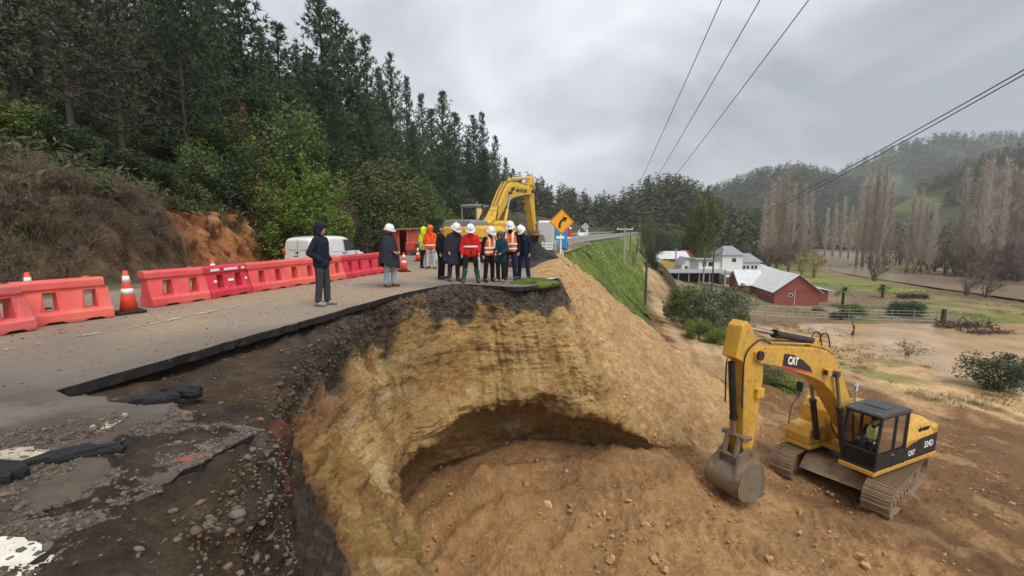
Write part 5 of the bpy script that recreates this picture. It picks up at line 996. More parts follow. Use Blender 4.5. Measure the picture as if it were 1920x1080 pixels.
def person(label, pos, rz, h=1.75, top=None, topm=None, legs=None, shoe=None, arms=('down', 'down'), helmet=None, hood=None, hair=True, beard=None, vest=None, poncho=None, boots=None, head_yaw=0.0, head_pitch=0.0, lean=0.0, stance=.1, band=None, longcoat=0.0, vox=.014, sleeve=None, badge=None, mask=None, group=None, seated=False, step=0.0):
    if vox == .014: vox = .0205
    k = h / 1.75; P = thing('person', label, 'person', pos, rz, group=group)
    def L_(x, y, z):                                                  # forward lean of the upper body about the hips
        if z > .93: dz = z - .93; x, z = x + dz * math.sin(lean), .93 + dz * math.cos(lean)
        return (x * k, y * k, z * k)
    body = []; cl_top = []; cl_leg = []; cl_shoe = [[], []]
    def add(lst, a, r0, b, r1, m_=0): lst.append((L_(*a), r0 * k, L_(*b), r1 * k, m_))
    # torso and neck
    for y in (-.075, .075): add(body, (0, y, .95), .115, (0, y, 1.15), .105); add(body, (0, y, 1.15), .105, (.01, y * 1.1, 1.36), .115)
    add(body, (0, -.13, 1.40), .07, (0, .13, 1.40), .07); add(body, (0, 0, 1.40), .06, (.01, 0, 1.53), .055)
    # head
    cy, sy = math.cos(head_yaw), math.sin(head_yaw); cp, sp = math.cos(head_pitch), math.sin(head_pitch); hb = np.array((.015, 0, 1.53))
    def Hd(x, y, z):
        x2, z2 = x * cp + z * sp, -x * sp + z * cp; x3, y3 = x2 * cy - y * sy, x2 * sy + y * cy; return (hb[0] + x3, hb[1] + y3, hb[2] + z2)
    add(body, Hd(.0, 0, .12), .098, Hd(-.01, 0, .14), .10); add(body, Hd(.025, 0, .03), .062, Hd(.02, 0, .10), .085)
    add(body, Hd(.105, 0, .075), .014, Hd(.092, 0, .11), .011); add(body, Hd(.095, -.02, .035), .01, Hd(.095, .02, .035), .01)
    for s in (-1, 1): add(body, Hd(0, s * .098, .075), .018, Hd(-.01, s * .1, .115), .02)
    # legs
    for s in (-1, 1):
        if seated: hip, kn, an = (0, s * .1, .93), (.42, s * .13, .95), (.50, s * .13, .52)
        else: hip, kn, an = (0, s * .095, .90), (.015 + s * step * .5, s * (.095 + stance * .35), .50), (-.01 + s * step, s * (.09 + stance * .6), .09)
        add(body, hip, .085, kn, .055); add(body, kn, .055, an, .038); toe = (an[0] + .15, an[1] + s * .03, .035 if not seated else an[2] - .05)
        add(body, an, .04, toe, .035)
        add(cl_leg, (hip[0], hip[1], hip[2] + .03), .105, kn, .078); add(cl_leg, kn, .078, (an[0], an[1], an[2] + .03), .07)
        i = 0 if s < 0 else 1
        if boots:
            add(cl_shoe[i], (kn[0] * .9, kn[1], .40), .085, (an[0], an[1], .12), .068); add(cl_shoe[i], (an[0] - .03, an[1], .06), .062, (toe[0], toe[1], .05), .05)
        else: add(cl_shoe[i], (an[0] - .035, an[1], .055), .054, (toe[0], toe[1], .045), .046)
    add(cl_leg, (0, -.07, .95), .12, (0, .07, .95), .12)
    # arms: shoulder, elbow, wrist, then a hand with five fingers
    AR = {'down': ((-.02, .27, 1.13), (.06, .27, .88)), 'pocket': ((-.10, .29, 1.14), (.10, .20, .98)), 'behind': ((-.10, .27, 1.12), (-.20, .08, .95)), 'front': ((.02, .26, 1.13), (.22, .12, 1.02)), 'hold': ((.0, .27, 1.13), (.14, .25, .93)), 'phone': ((.06, .25, 1.15), (.24, .10, 1.24)), 'wheel': ((.12, .26, 1.16), (.36, .22, 1.08))}
    hands = []
    for s, a in zip((-1, 1), arms):
        el, wr = AR[a]; sh = (0, s * .175, 1.40); el = (el[0], s * el[1], el[2]); wr = (wr[0], s * wr[1], wr[2])
        add(body, sh, .055, el, .042); add(body, el, .042, wr, .03); add(cl_top, sh, .082, el, .068); 
        d = Vector(wr) - Vector(el); d.normalize(); w0 = Vector(wr); add(cl_top, el, .068, tuple(w0 - d * .02), .052)
        if a in ('pocket',): continue
        up = Vector((1, 0, 0)) if abs(d.x) < .8 else Vector((0, 0, -1)); side = d.cross(up).normalized(); pal = w0 + d * .085
        add(body, tuple(w0), .03, tuple(pal), .034)
        nrm_ = side.cross(d).normalized()
        for f_i, (off, ln) in enumerate(((-.027, .062), (-.009, .072), (.009, .068), (.026, .052))):
            b0 = pal + nrm_ * off; b1 = b0 + d * ln * .55 - side * .012 * s * 0 + side * .010; b2 = b1 + d * ln * .4 + side * .022
            add(body, tuple(b0), .011, tuple(b1), .010); add(body, tuple(b1), .010, tuple(b2), .009)
        t0 = w0 + d * .03 - nrm_ * .025; t1 = t0 + d * .035 - nrm_ * .028; add(body, tuple(t0), .014, tuple(t1), .012); add(body, tuple(t1), .012, tuple(t1 + d * .03 + side * .01), .010); hands.append(pal + d * .05)
    mats = [M_SKIN]; remesh('body', body, mats, P, vox * (1.0 if vox < .015 else 1.08), 1)
    # clothes
    if top: 
        for y in (-.085, .085): add(cl_top, (0, y, .88 - longcoat), .128, (0, y, 1.15), .13); add(cl_top, (0, y, 1.15), .13, (.01, y * 1.05, 1.35), .125)
        add(cl_top, (0, -.14, 1.40), .088, (0, .14, 1.40), .088); add(cl_top, (.0, 0, 1.42), .095, (.0, 0, 1.47), .085)
        if sleeve:
            c2 = [q for q in cl_top[:4]]; c3 = cl_top[4:]; remesh('sleeves', [q for q in c2], [sleeve], P, vox, 2); remesh('jacket', c3, [top], P, vox, 3)
        else: remesh('jacket', cl_top, [top], P, vox, 3)
    if legs: remesh('trousers', cl_leg, [legs], P, vox, 3)
    for q in cl_shoe:
        if q: remesh('boot' if boots else 'shoe', q, [boots or shoe], P, vox, 1)
    if vest:
        cv = []
        for y in (-.085, .085): add(cv, (0, y, .92), .14, (0, y, 1.15), .142); add(cv, (0, y, 1.15), .142, (.01, y, 1.34), .135)
        add(cv, (0, -.11, 1.40), .095, (0, .11, 1.40), .095); vo_ = remesh('vest', cv, [vest], P, vox, 3)
        bands(P, vo_, k, lean, (.98, 1.12), .232, .150, L_)
        for s in (-1, 1): q = MB(); pts = [L_(.150, s * .10, 1.12), L_(.152, s * .10, 1.28), L_(.12, s * .10, 1.43), L_(0, s * .10, 1.505)]; strap(q, pts, .03 * k); q.build('reflective_band', M_REFL, vo_)
    if band:
        for z_ in band: bands(P, None, k, lean, (z_,), .225, .142, L_)
    HM = lambda x, y, z: Vector(L_(*Hd(x, y, z)))
    ax = (HM(0, 0, 1) - HM(0, 0, 0)).normalized(); fwd = (HM(1, 0, 0) - HM(0, 0, 0)).normalized(); sd = ax.cross(fwd); R_ = Matrix((fwd, sd, ax)).transposed()
    if helmet:
        q = MB(); q.lathe([(.128, 0), (.130, .02), (.126, .06), (.112, .10), (.085, .135), (.045, .153), (.0, .157)], n=20); q.box((0, 0, .155), (.2, .022, .012)); q.v = [(x * 1.12, y, z) for x, y, z in q.v]; ho = q.build('helmet', helmet, P, smooth=True); ho.matrix_local = Matrix.Translation(HM(-.005, 0, .125)) @ R_.to_4x4() @ Matrix.Scale(k, 4)
        q = MB(); q.lathe([(.126, 0), (.155, -.006), (.153, -.012), (.124, -.006)], n=20); q.v = [(x * 1.12 + (.03 if x > .05 else 0), y, z - (.012 if x > .1 else 0)) for x, y, z in q.v]; q.build('brim', helmet, ho, smooth=True)
        if badge: q = MB(); q.box((.137, 0, .06), (.012, .034, .034), Matrix.Rotation(-.35, 3, 'Y')); q.build('badge', badge, ho)
    elif hair and not hood:
        q = [];  add(q, Hd(-.015, 0, .15), .103, Hd(-.03, 0, .15), .10); add(q, Hd(-.05, 0, .07), .075, Hd(-.04, 0, .14), .095); remesh('hair', q, [HAIR], P, vox, 2)
    if hood:
        q = []; add(q, Hd(-.02, 0, .14), .125, Hd(-.03, 0, .12), .128); add(q, Hd(-.06, 0, .0), .10, Hd(-.04, 0, .10), .118); add(q, (-.03, -.05, 1.44), .085, (-.03, .05, 1.44), .085); add(q, Hd(.03, 0, .205), .05, Hd(.06, 0, .195), .04)
        for s in (-1, 1): add(q, Hd(.04, s * .085, .16), .035, Hd(.03, s * .08, .0), .035)
        remesh('hood', q, [hood], P, vox, 2)
    if beard: q = []; add(q, Hd(.055, 0, .01), .05, Hd(.06, 0, .03), .05); add(q, Hd(.03, -.06, .04), .03, Hd(.03, .06, .04), .03); remesh('beard', q, [beard], P, vox * .8, 1)
    if mask: q = []; add(q, Hd(.05, 0, .02), .062, Hd(.055, 0, .06), .062); remesh('face_mask', q, [mask], P, vox * .8, 1)
    for s in (-1, 1): q = MB(); q.lathe([(.0, -.011), (.009, -.006), (.011, 0), (.009, .006), (0, .011)], n=8); e_ = q.build('eye', SHADE, P); e_.matrix_local = Matrix.Translation(HM(.088, s * .034, .112)) @ Matrix.Scale(k, 4)
    if poncho:
        n, m_ = 48, 26; V = []
        for j in range(m_):
            t = j / (m_ - 1); z = 1.50 - t * (1.50 - poncho[1])
            for i in range(n):
                a = 2 * math.pi * i / n; shw = np.interp(t, [0, .08, .2, .5, 1], [.10, .21, .275, .315, .35]); shd = np.interp(t, [0, .08, .2, .5, 1], [.10, .13, .17, .215, .25]); fold = 1 + .10 * t * math.sin(a * 7 + 2.3 * t + 3 * math.sin(a)) + .05 * t * math.sin(a * 13 + 1)
                V.append(L_(shd * math.cos(a) * fold, shw * math.sin(a) * fold, z - .07 * t * math.cos(a * 2) - .04 * t * math.sin(a * 5)))
        q = MB(); q.add(V, [(j * n + i, j * n + (i + 1) % n, (j + 1) * n + (i + 1) % n, (j + 1) * n + i) for j in range(m_ - 1) for i in range(n)]); po = q.build('poncho', poncho[0], P, smooth=True); sd_ = po.modifiers.new('t', 'SOLIDIFY'); sd_.thickness = .012
    return P, hands
def strap(q, pts, w):
    for a, b in zip(pts[:-1], pts[1:]):
        a = Vector(a); b = Vector(b); s = Vector((0, w, 0)); q.add([a - s, a + s, b + s, b - s], [(0, 1, 2, 3)])
def bands(P, par, k, lean, zs, ry, rx, L_):
    for z in zs:
        q = MB(); n = 28; vs = []
        for dz in (-.025, .025):
            for i in range(n):
                a = 2 * math.pi * i / n; ca, sa = math.cos(a), math.sin(a); e = (abs(ca) ** 2.6 + abs(sa) ** 2.6) ** (-1 / 2.6); vs.append(L_((rx + .004) * ca * e, (ry + .002) * sa * e, z + dz))
        q.add(vs, [(i, (i + 1) % n, n + (i + 1) % n, n + i) for i in range(n)]); q.build('reflective_band', M_REFL, par if par else P, smooth=True)
NAVY = cloth('navy', (.014, .018, .034)); GREYT = cloth('grey_trousers', (.05, .051, .056)); JEAN = cloth('light_jeans', (.30, .40, .47)); DARKW = cloth('dark_wool', (.028, .032, .042)); BLACKC = cloth('black', (.010, .010, .012)); REDC = cloth('red', (.62, .022, .02)); ORV = cloth('hi_vis_orange', (.85, .17, .03)); YEV = cloth('hi_vis_yellow', (.66, .85, .02)); TEAL = cloth('teal', (.012, .045, .055)); ORJ = cloth('orange_jacket', (.82, .10, .02)); INDIGO = cloth('indigo', (.015, .022, .05)); OLIVE = cloth('dark_olive', (.02, .024, .018))
BROWN = mk('brown_leather', (.14, .07, .04), .6); SHOEG = mk('grey_shoe', (.24, .23, .21), .6); BLKS = mk('black_shoe', (.02, .02, .02), .5); GRB = mk('green_rubber', (.02, .10, .055), .4); TAN = mk('tan_boot', (.34, .12, .05), .6)
def pw(u, v): q = atz(u, v); return (q[0], q[1], float(roadz([q[0]], [q[1]])[0]))
G = 'people looking into the pit'; cam_f = -math.pi / 2
person('person in navy hooded jacket and grey trousers standing alone before the barriers', pw(607, 573), math.radians(-5), 1.77, top=NAVY, legs=GREYT, shoe=SHOEG, arms=('pocket', 'pocket'), hood=NAVY, head_yaw=-.2, head_pitch=.12, stance=.02, step=.05, vox=.012)
person('person in dark grey poncho, light jeans and white helmet, turned towards the pit', pw(732, 538), math.radians(-20), 1.74, top=DARKW, legs=JEAN, shoe=BROWN, arms=('front', 'front'), helmet=M_HELM, beard=HAIR, poncho=(DARKW, .62), head_pitch=.2, head_yaw=-.15, stance=.03, step=.06, vox=.012)
person('person in bright yellow hooded jacket and dark trousers by the small cone', pw(796, 503), math.radians(60), 1.74, top=YEV, legs=NAVY, shoe=BLKS, arms=('down', 'front'), hood=YEV, band=(.98, 1.18))
person('person in orange jacket and pale jeans seen from behind, beside the yellow jacket', pw(808, 504), math.radians(95), 1.78, top=ORJ, legs=cloth('pale_jeans', (.42, .44, .46)), shoe=BROWN, arms=('front', 'front'), hood=ORJ, band=(.98,), helmet=mk('helmet_orange', (.8, .13, .04), .35))
person('bareheaded person in black half hidden behind the dark poncho', pw(828, 524), math.radians(-10), 1.74, top=BLACKC, legs=BLACKC, shoe=BLKS, arms=('down', 'behind'), hair=True, head_pitch=.1, group=G)
person('person in long dark poncho and grey trousers with white helmet, head bowed', pw(851, 528), math.radians(-52), 1.80, top=DARKW, legs=GREYT, shoe=BROWN, arms=('hold', 'front'), helmet=M_HELM, poncho=(DARKW, .55), head_pitch=.55, lean=.12, head_yaw=.2, group=G, badge=REDC)
Pr, Hr = person('person in red jacket and green rubber boots holding a clear bag', pw(883, 530), math.radians(-82), 1.76, top=REDC, legs=OLIVE, arms=('down', 'hold'), boots=GRB, helmet=M_HELM, head_pitch=.45, lean=.06, stance=.22, band=(1.12,), badge=mk('badge_red', (.55, .05, .04)), group=G)
person('bearded person in orange vest over black, between red jacket and teal coat', pw(917, 528), math.radians(-50), 1.70, top=BLACKC, legs=BLACKC, shoe=BLKS, arms=('down', 'front'), helmet=M_HELM, vest=ORV, beard=mk('grey_beard', (.22, .2, .18), .7), head_pitch=.45, lean=.08, group=G, badge=mk('badge_dark', (.05, .05, .2)))
person('shorter person in dark teal coat and tan boots, arms folded in', pw(939, 528), math.radians(-112), 1.58, top=TEAL, legs=BLACKC, shoe=TAN, arms=('front', 'front'), hood=mk('grey_beanie', (.06, .085, .09), .8), longcoat=.12, head_pitch=.3, stance=.02, group=G)
person('tall person in orange vest with dark face mask pointing a dark phone', pw(957, 525), math.radians(-102), 1.86, top=BLACKC, legs=INDIGO, shoe=BLKS, arms=('phone', 'down'), helmet=M_HELM, vest=ORV, mask=BLACKC, head_pitch=.35, group=G, badge=mk('badge_blue', (.05, .07, .25)))
person('person all in navy with white helmet at the end of the group by the turf', pw(982, 524), math.radians(-125), 1.76, top=INDIGO, legs=INDIGO, shoe=BLKS, arms=('down', 'down'), helmet=M_HELM, head_pitch=.65, lean=.14, stance=.16, group=G, badge=HAIR)
# operator in the cab
OP, _ = person('machine operator in yellow vest seated in the black cab', (0, 0, 0), 0, 1.72, top=BLACKC, legs=NAVY, shoe=BLKS, arms=('wheel', 'wheel'), vest=YEV, hair=True, seated=True, head_pitch=.2)
OP.matrix_world = CATM @ Matrix.Translation((.78, .90, .90))
# things held
bagp = Pr.matrix_basis @ Hr[1]; BAG = thing('clear_bag', 'clear plastic bag with dark papers held by the person in red', 'bag', (bagp.x, bagp.y, bagp.z - .40), math.radians(-80))
q = MB(); q.prism([(-.16, .02), (.16, .0), (.15, .33), (.03, .40), (-.03, .40), (-.15, .33)], -.03, .03); q.build('bag_film', mk('bag_film', (.42, .43, .44), .25, .2, 12), BAG, bevel=.02); q = MB(); q.box((0, -.034, .15), (.2, .008, .13)); q.build('dark_papers', BLKS, BAG)
q0 = pw(818, 503); BG = thing('white_sack', 'white sack hanging at the side of the orange jacket', 'sack', (q0[0], q0[1] - .1, .28)); q = MB(); q.lathe([(.02, .5), (.10, .42), (.17, .2), (.15, .04), (.05, 0)], n=14); q.v = [(x * 1, y * .6, z) for x, y, z in q.v]; q.build('sack_body', mk('sack', (.62, .6, .55), .8), BG, smooth=True); q = MB(); q.tube([(0, 0, .48), (-.1, .05, .62)], .012, 5); q.build('strap', M_WPOST, BG)
# ------------------------------------------------------------------ plants
def leafquads(C, size, rng, elong=1.6, up=0.0, nrm=None):
    n = len(C); a = rng.normal(size=(n, 3)); 
    if nrm is not None: a = np.cross(nrm + .7 * rng.normal(size=(n, 3)), a)
    a /= np.linalg.norm(a, axis=1)[:, None] + 1e-9; b = rng.normal(size=(n, 3)) if nrm is None else np.cross(nrm, a) + .5 * rng.normal(size=(n, 3)); b -= (b * a).sum(1)[:, None] * a; b /= np.linalg.norm(b, axis=1)[:, None] + 1e-9
    s = (size * rng.uniform(.6, 1.4, n))[:, None]; a = a * s * elong; b = b * s * .5; a[:, 2] += up * s[:, 0]
    V = np.stack([C - a * .5, C + b * .5, C + a * .5, C - b * .5], 1).reshape(-1, 3); return V, np.arange(4 * n).reshape(-1, 4)
def strips(P0, P1, w0, w1, rng):
    """thin tapered slats from P0 to P1, turned at random (twigs)"""
    n = len(P0); d = P1 - P0; r = rng.normal(size=(n, 3)); s = np.cross(d, r); s /= np.linalg.norm(s, axis=1)[:, None] + 1e-9
    w0 = np.broadcast_to(w0, n)[:, None]; w1 = np.broadcast_to(w1, n)[:, None]
    V = np.stack([P0 - s * w0, P0 + s * w0, P1 + s * w1, P1 - s * w1], 1).reshape(-1, 3); return V, np.arange(4 * n).reshape(-1, 4)
def cat(*parts):
    Vs, Fs, k = [], [], 0
    for V, f in parts: Vs.append(V); Fs.append(f + k); k += len(V)
    return np.concatenate(Vs), np.concatenate(Fs)
M_PINE = mk('pine_needles', (.064, .104, .052), .7, .2, .5, island=.45, objvar=.3, trans=.12)
M_PINE2 = mk('pine_dull', (.10, .098, .066), .8, .2, .5, island=.45, objvar=.3, trans=.1)
M_BARK = mk('bark', (.055, .042, .032), .9, .3, 3, bump=.3, bscale=14); M_BARKG = mk('pale_bark', (.26, .23, .19), .85, .25, 2)
M_LF = {'bright': mk('leaf_bright', (.145, .205, .03), .55, .15, .8, island=.45, objvar=.22, trans=.28), 'mid': mk('leaf_mid', (.085, .125, .03), .6, .15, .8, island=.45, objvar=.25, trans=.25), 'dark': mk('leaf_dark', (.040, .062, .024), .6, .15, .8, island=.45, objvar=.25, trans=.2), 'grey': mk('leaf_grey', (.13, .155, .085), .6, .15, .8, island=.4, objvar=.2, trans=.2), 'rust': mk('leaf_rust', (.12, .07, .045), .8, .2, .8, island=.4, objvar=.25), 'olive': mk('leaf_olive', (.115, .13, .045), .65, .2, .8, island=.45, objvar=.2, trans=.2)}
M_TWIG = mk('dry_twig', (.17, .125, .085), .9, .2, 1, island=.4, objvar=.25); M_TWIGP = mk('purple_twig', (.135, .10, .088), .9, .2, 1, island=.35, objvar=.25); M_POP = mk('poplar_twig', (.45, .385, .32), .9, .15, 1, island=.3, objvar=.15); M_POP2 = mk('poplar_orange', (.42, .33, .255), .9, .15, 1, island=.3, objvar=.15); M_WIL = mk('willow_twig', (.36, .30, .10), .9, .15, 1, island=.3)
def trunk_mesh(name, h, r, rng, mat, bend=.02, limbs=0, lz=(.4, .8), ll=1.5):
    q = MB(); pts = [(h * bend * math.sin(2.1 * t + rng.uniform(0, .2)), h * bend * math.sin(1.3 * t), t * h) for t in np.linspace(0, 1, 8)]; q.tube(pts, [r * (1 - .88 * t) + .01 for t in np.linspace(0, 1, 8)], 7)
    for k in range(limbs):
        z = h * rng.uniform(*lz); a = rng.uniform(0, 6.28); l = ll * rng.uniform(.6, 1.2); p0 = Vector((0, 0, z)); p1 = p0 + Vector((math.cos(a) * l * .6, math.sin(a) * l * .6, l * .5)); p2 = p1 + Vector((math.cos(a) * l * .5, math.sin(a) * l * .5, l * .7)); q.tube([p0, p1, p2], [r * .4, r * .25, r * .08], 5)
    return q.mesh(name, mat, True)
def pine_proto(seed, h=14, R=3.0, start=.12, dens=1.0, mat=None):
    rng = np.random.default_rng(seed); C = []; D = []; B0 = []; B1 = []; z = h * start
    while z < h * .985:
        t = (z - h * start) / (h * (1 - start)); Lb = R * (1 - t) ** .75 * rng.uniform(.75, 1.15) * min(1, .45 + 1.8 * t + .2) + .2; nb = rng.integers(6, 9)
        for k in range(nb):
            if rng.uniform() > dens * (.96 if t > .15 else .75): continue
            a = rng.uniform(0, 6.28); l = Lb * rng.uniform(.6, 1.15); el = rng.uniform(.0, .45) + .5 * t; d = np.array([math.cos(a) * math.cos(el), math.sin(a) * math.cos(el), math.sin(el)]); p0 = np.array([0, 0, z]); B0.append(p0); B1.append(p0 + d * l)
            m = max(3, int(l * 3.6))
            for u in np.linspace(.3, 1.02, m):
                c = p0 + d * l * u + rng.normal(0, .10 + .05 * l, 3) * [1, 1, .6]; C += [c] * 10; D += [d] * 10
        z += rng.uniform(.34, .55) * (h / 14) ** .5
    C = np.array(C); D = np.array(D); n = len(C); d = D * .8 + rng.normal(0, .75, (n, 3)); d[:, 2] += .35; d /= np.linalg.norm(d, axis=1)[:, None]; ln = rng.uniform(.22, .50, n)[:, None]
    s = np.cross(d, rng.normal(size=(n, 3))); s /= np.linalg.norm(s, axis=1)[:, None]; w = rng.uniform(.028, .058, n)[:, None]; V = np.stack([C - s * w, C + s * w, C + d * ln], 1).reshape(-1, 3); Fc = np.arange(3 * n).reshape(-1, 3)
    me = npmesh('crown', V, Fc, mat or M_PINE, False); B0 = np.array(B0); B1 = np.array(B1); V2, F2 = strips(B0, B1, .035, .01, rng); br = npmesh('branches', V2, F2, M_BARK, False)
    return me, br, trunk_mesh('trunk', h * .99, .012 * h + .03, rng, M_BARK, .008)
def leafy_proto(seed, R=(2, 2, 1.8), n=3200, leaf=.17, mat=None, clumps=16, base=.5, trunk_h=None, limbs=5, bark=None, holes=.55, ll=None):
    """rounded crown built from uneven clumps, each a shell of leaves, centred above the ground"""
    rng = np.random.default_rng(seed); R = np.array(R, float); cz = R[2] * .92 + base; cs = rng.normal(size=(clumps, 3)); cs /= np.linalg.norm(cs, axis=1)[:, None]; cs[:, 2] = np.linspace(-.95, .95, clumps)[rng.permutation(clumps)]; cs /= np.linalg.norm(cs * [1, 1, .75], axis=1)[:, None]; cs *= rng.uniform(.35, .80, clumps)[:, None]; rad = rng.uniform(.20, .40, clumps) * (17 / clumps) ** .12
    k = rng.integers(0, clumps, n); d = rng.normal(size=(n, 3)); d /= np.linalg.norm(d, axis=1)[:, None]; r = rad[k] * np.where(rng.uniform(size=n) < .8, rng.uniform(.85, 1.1, n), rng.uniform(.3, .85, n)); P = (cs[k] + d * r[:, None]) * R + [0, 0, cz]
    nz = vnoise(P * (1.1 / max(.4, R.mean() * .35)), seed); P = P[nz > -holes]; d = d[nz > -holes]
    V, Fc = leafquads(P, leaf, rng, 1.5, 0, d); me = npmesh('crown', V, Fc, mat, False); th = trunk_h or cz * 1.05
    return me, None, trunk_mesh('trunk', th, .03 * R.mean() + .05, rng, bark or M_BARK, .03, limbs, (.35, .8), ll or R.mean() * .55)
def bare_proto(seed, h=2.5, spread=1.6, n=260, mat=None, w=.012, upw=.6):
    rng = np.random.default_rng(seed); P0 = []; P1 = []; W0 = []; W1 = []
    for s in range(9):
        a = rng.uniform(0, 6.28); p = np.array([rng.normal(0, .12), rng.normal(0, .12), 0]); d = np.array([math.cos(a) * spread / h * .6, math.sin(a) * spread / h * .6, 1.0]); d /= np.linalg.norm(d); l = h * rng.uniform(.5, .9) / 4; tips = [(p, d, w * 3.2, l)]
        for lev in range(4):
            nt_ = []
            for p_, d_, w_, l_ in tips:
                q = p_ + d_ * l_ * rng.uniform(.7, 1.2); P0.append(p_); P1.append(q); W0.append(w_); W1.append(w_ * .65)
                for c in range(2 if lev < 2 else 3):
                    dd = d_ + rng.normal(0, .42, 3); dd[2] += upw * .25; dd /= np.linalg.norm(dd); nt_.append((q, dd, w_ * .62, l_ * .85))
            tips = nt_
        for p_, d_, w_, l_ in tips:
            for c in range(3): dd = d_ + rng.normal(0, .6, 3); dd /= np.linalg.norm(dd); P0.append(p_); P1.append(p_ + dd * l_ * rng.uniform(.5, 1.1)); W0.append(w * .45); W1.append(w * .2)
    V, Fc = strips(np.array(P0), np.array(P1), np.array(W0), np.array(W1), rng); return npmesh('branches', V, Fc, mat, False), None, trunk_mesh('trunk', h * .35, w * 4, rng, M_BARK, .05)
def poplar_proto(seed, h=26, R=1.9, mat=None, nb=420):
    rng = np.random.default_rng(seed); P0 = []; P1 = []; W0 = []
    for k in range(nb):
        t = rng.uniform(.10, .97); z = h * t; a = rng.uniform(0, 6.28); l = h * .17 * (1.05 - t * .75) * rng.uniform(.6, 1.2); tilt = rng.uniform(.10, .42); p0 = np.array([0, 0, z]); d = np.array([math.cos(a) * math.sin(tilt), math.sin(a) * math.sin(tilt), math.cos(tilt)]); q = p0 + d * l; P0.append(p0); P1.append(q); W0.append(.036 * (1.1 - t))
        for c in range(7): f = rng.uniform(.2, 1); pc = p0 + d * l * f; dd = d + rng.normal(0, .2, 3); dd /= np.linalg.norm(dd); P0.append(pc); P1.append(pc + dd * l * rng.uniform(.25, .5)); W0.append(.017)
    V, Fc = strips(np.array(P0), np.array(P1), np.array(W0), np.array(W0) * .35, rng); return npmesh('branches', V, Fc, mat, False), None, trunk_mesh('trunk', h, .011 * h, rng, M_BARKG, .004)
def plant(name, proto, loc, rz, sc, label, catg, group=None, crown='crown'):
    t = thing(name, label, catg, loc, rz, group); t.scale = sc if hasattr(sc, '__len__') else (sc,) * 3; link(crown, proto[0], t)
    if proto[1] is not None: link('branches', proto[1], t)
    link('trunk', proto[2], t); return t
def uv_pos(u, Y): return (u - 960) / F * Y * 1.0
def zone(u): return 'above the brown brush' if u < 310 else 'above the red soil cut' if u < 520 else 'behind the white van' if u < 660 else 'behind the red hut' if u < 800 else 'beside the parked digger'
# ---- pines
PINES = [pine_proto(400 + k, 14, (3.3, 3.9, 3.6, 4.3, 3.1)[k], (.08, .14, .1, .2, .12)[k], (1, .95, .9, .85, 1)[k]) for k in range(5)]
DULL = [pine_proto(420 + k, 14, (2.4, 2.0, 2.8)[k], (.2, .3, .25)[k], (.6, .5, .55)[k], M_PINE2) for k in range(3)]
front = [(340, 31, -60, 3), (372, 27, -110, 1), (430, 33, -20, 3), (478, 36, -14, 1), (515, 44, 78, 0), (548, 47, 70, 2), (578, 52, 105, 4), (598, 50, 120, 0), (622, 44, 2, 4), (650, 49, 48, 1), (676, 54, 100, 0), (700, 55, 92, 2), (722, 60, 145, 0), (745, 60, 118, 1), (772, 66, 160, 4), (797, 68, 190, 2), (815, 74, 215, 0), (836, 84, 185, 4), (858, 88, 222, 0), (888, 92, 224, 1), (906, 94, 222, 2), (930, 102, 262, 0), (948, 112, 300, 4), (962, 124, 320, 0), (880, 80, 268, 2), (910, 84, 285, 0), (780, 58, 235, 1), (700, 48, 200, 2), (640, 42, 170, 0), (560, 40, 150, 3), (500, 36, 130, 1), (845, 70, 265, 0)]
rp = np.random.default_rng(77); allpos = []
for u, Yd, vt, k in front:
    x = uv_pos(u, Yd); z = hz(x, Yd); h = CAMH + (430 - vt) / F * Yd - z; h = max(6.5, h); allpos.append((x, Yd)); s = h / 14; w_ = min(1.25, max(.75, s ** .5)) * rp.uniform(.7, 1.25)
    plant('pine_tree', PINES[k], (x, Yd, z - .2), rp.uniform(0, 6), (w_, w_, s), 'tall dark green pine in the wood ' + zone(u), 'tree', 'pines of the hillside wood')
cnt = 0
while cnt < 50:
    Yd = rp.uniform(24, 150); u = rp.uniform(-150, 900); x = uv_pos(u, Yd); d2 = ((CL - [x, Yd]) ** 2).sum(1); k = d2.argmin(); off = -((x - CL[k, 0]) * CLR[k, 0] + (Yd - CL[k, 1]) * CLR[k, 1]) - foot(CL[k, 1])
    if (u < 330 and rp.uniform() < .8) or off < 13 or off > 62 or u < (420 if off < 18 else -200) or min([9] + [math.hypot(x - a, Yd - b) for a, b in allpos]) < 3.2: continue
    if u > 300 and CAMH + 0 > 1e9: continue
    z = hz(x, Yd); h = rp.uniform(10, 14.5); vt = 430 - (z + h - CAMH) / Yd * F; sky_v = np.interp(u, [-200, 300, 460, 520, 620, 700, 800, 900, 960], [-200, -60, 0, 90, 60, 115, 200, 240, 330])
    if vt < sky_v: h = max(5, CAMH + (430 - sky_v) / F * Yd - z)
    if h < 5.5: continue
    allpos.append((x, Yd)); cnt += 1; s = h / 14; plant('pine_tree', PINES[rp.integers(0, 5)], (x, Yd, z - .2), rp.uniform(0, 6), (max(.75, s ** .6), max(.75, s ** .6), s), 'tall dark green pine in the wood ' + zone(u), 'tree', 'pines of the hillside wood')
for u, Yd, vt, k in ((20, 20, -140, 0), (75, 21, -100, 1), (120, 22, -80, 2), (165, 20, -60, 1), (205, 22, 10, 0), (252, 21, 20, 1), (285, 26, -10, 2), (40, 27, -100, 2), (110, 28, -70, 0), (180, 28, -80, 1), (235, 30, -40, 2), (-40, 22, -150, 1), (310, 28, 40, 0)):
    x = uv_pos(u, Yd); z = hz(x, Yd); h = CAMH + (430 - vt) / F * Yd - z; plant('sparse_pine', DULL[k], (x, Yd, z - .2), rp.uniform(0, 6), (.8, .8, h / 14), 'thin brownish half-bare pine above the brush bank', 'tree', 'sparse pines above the brush')
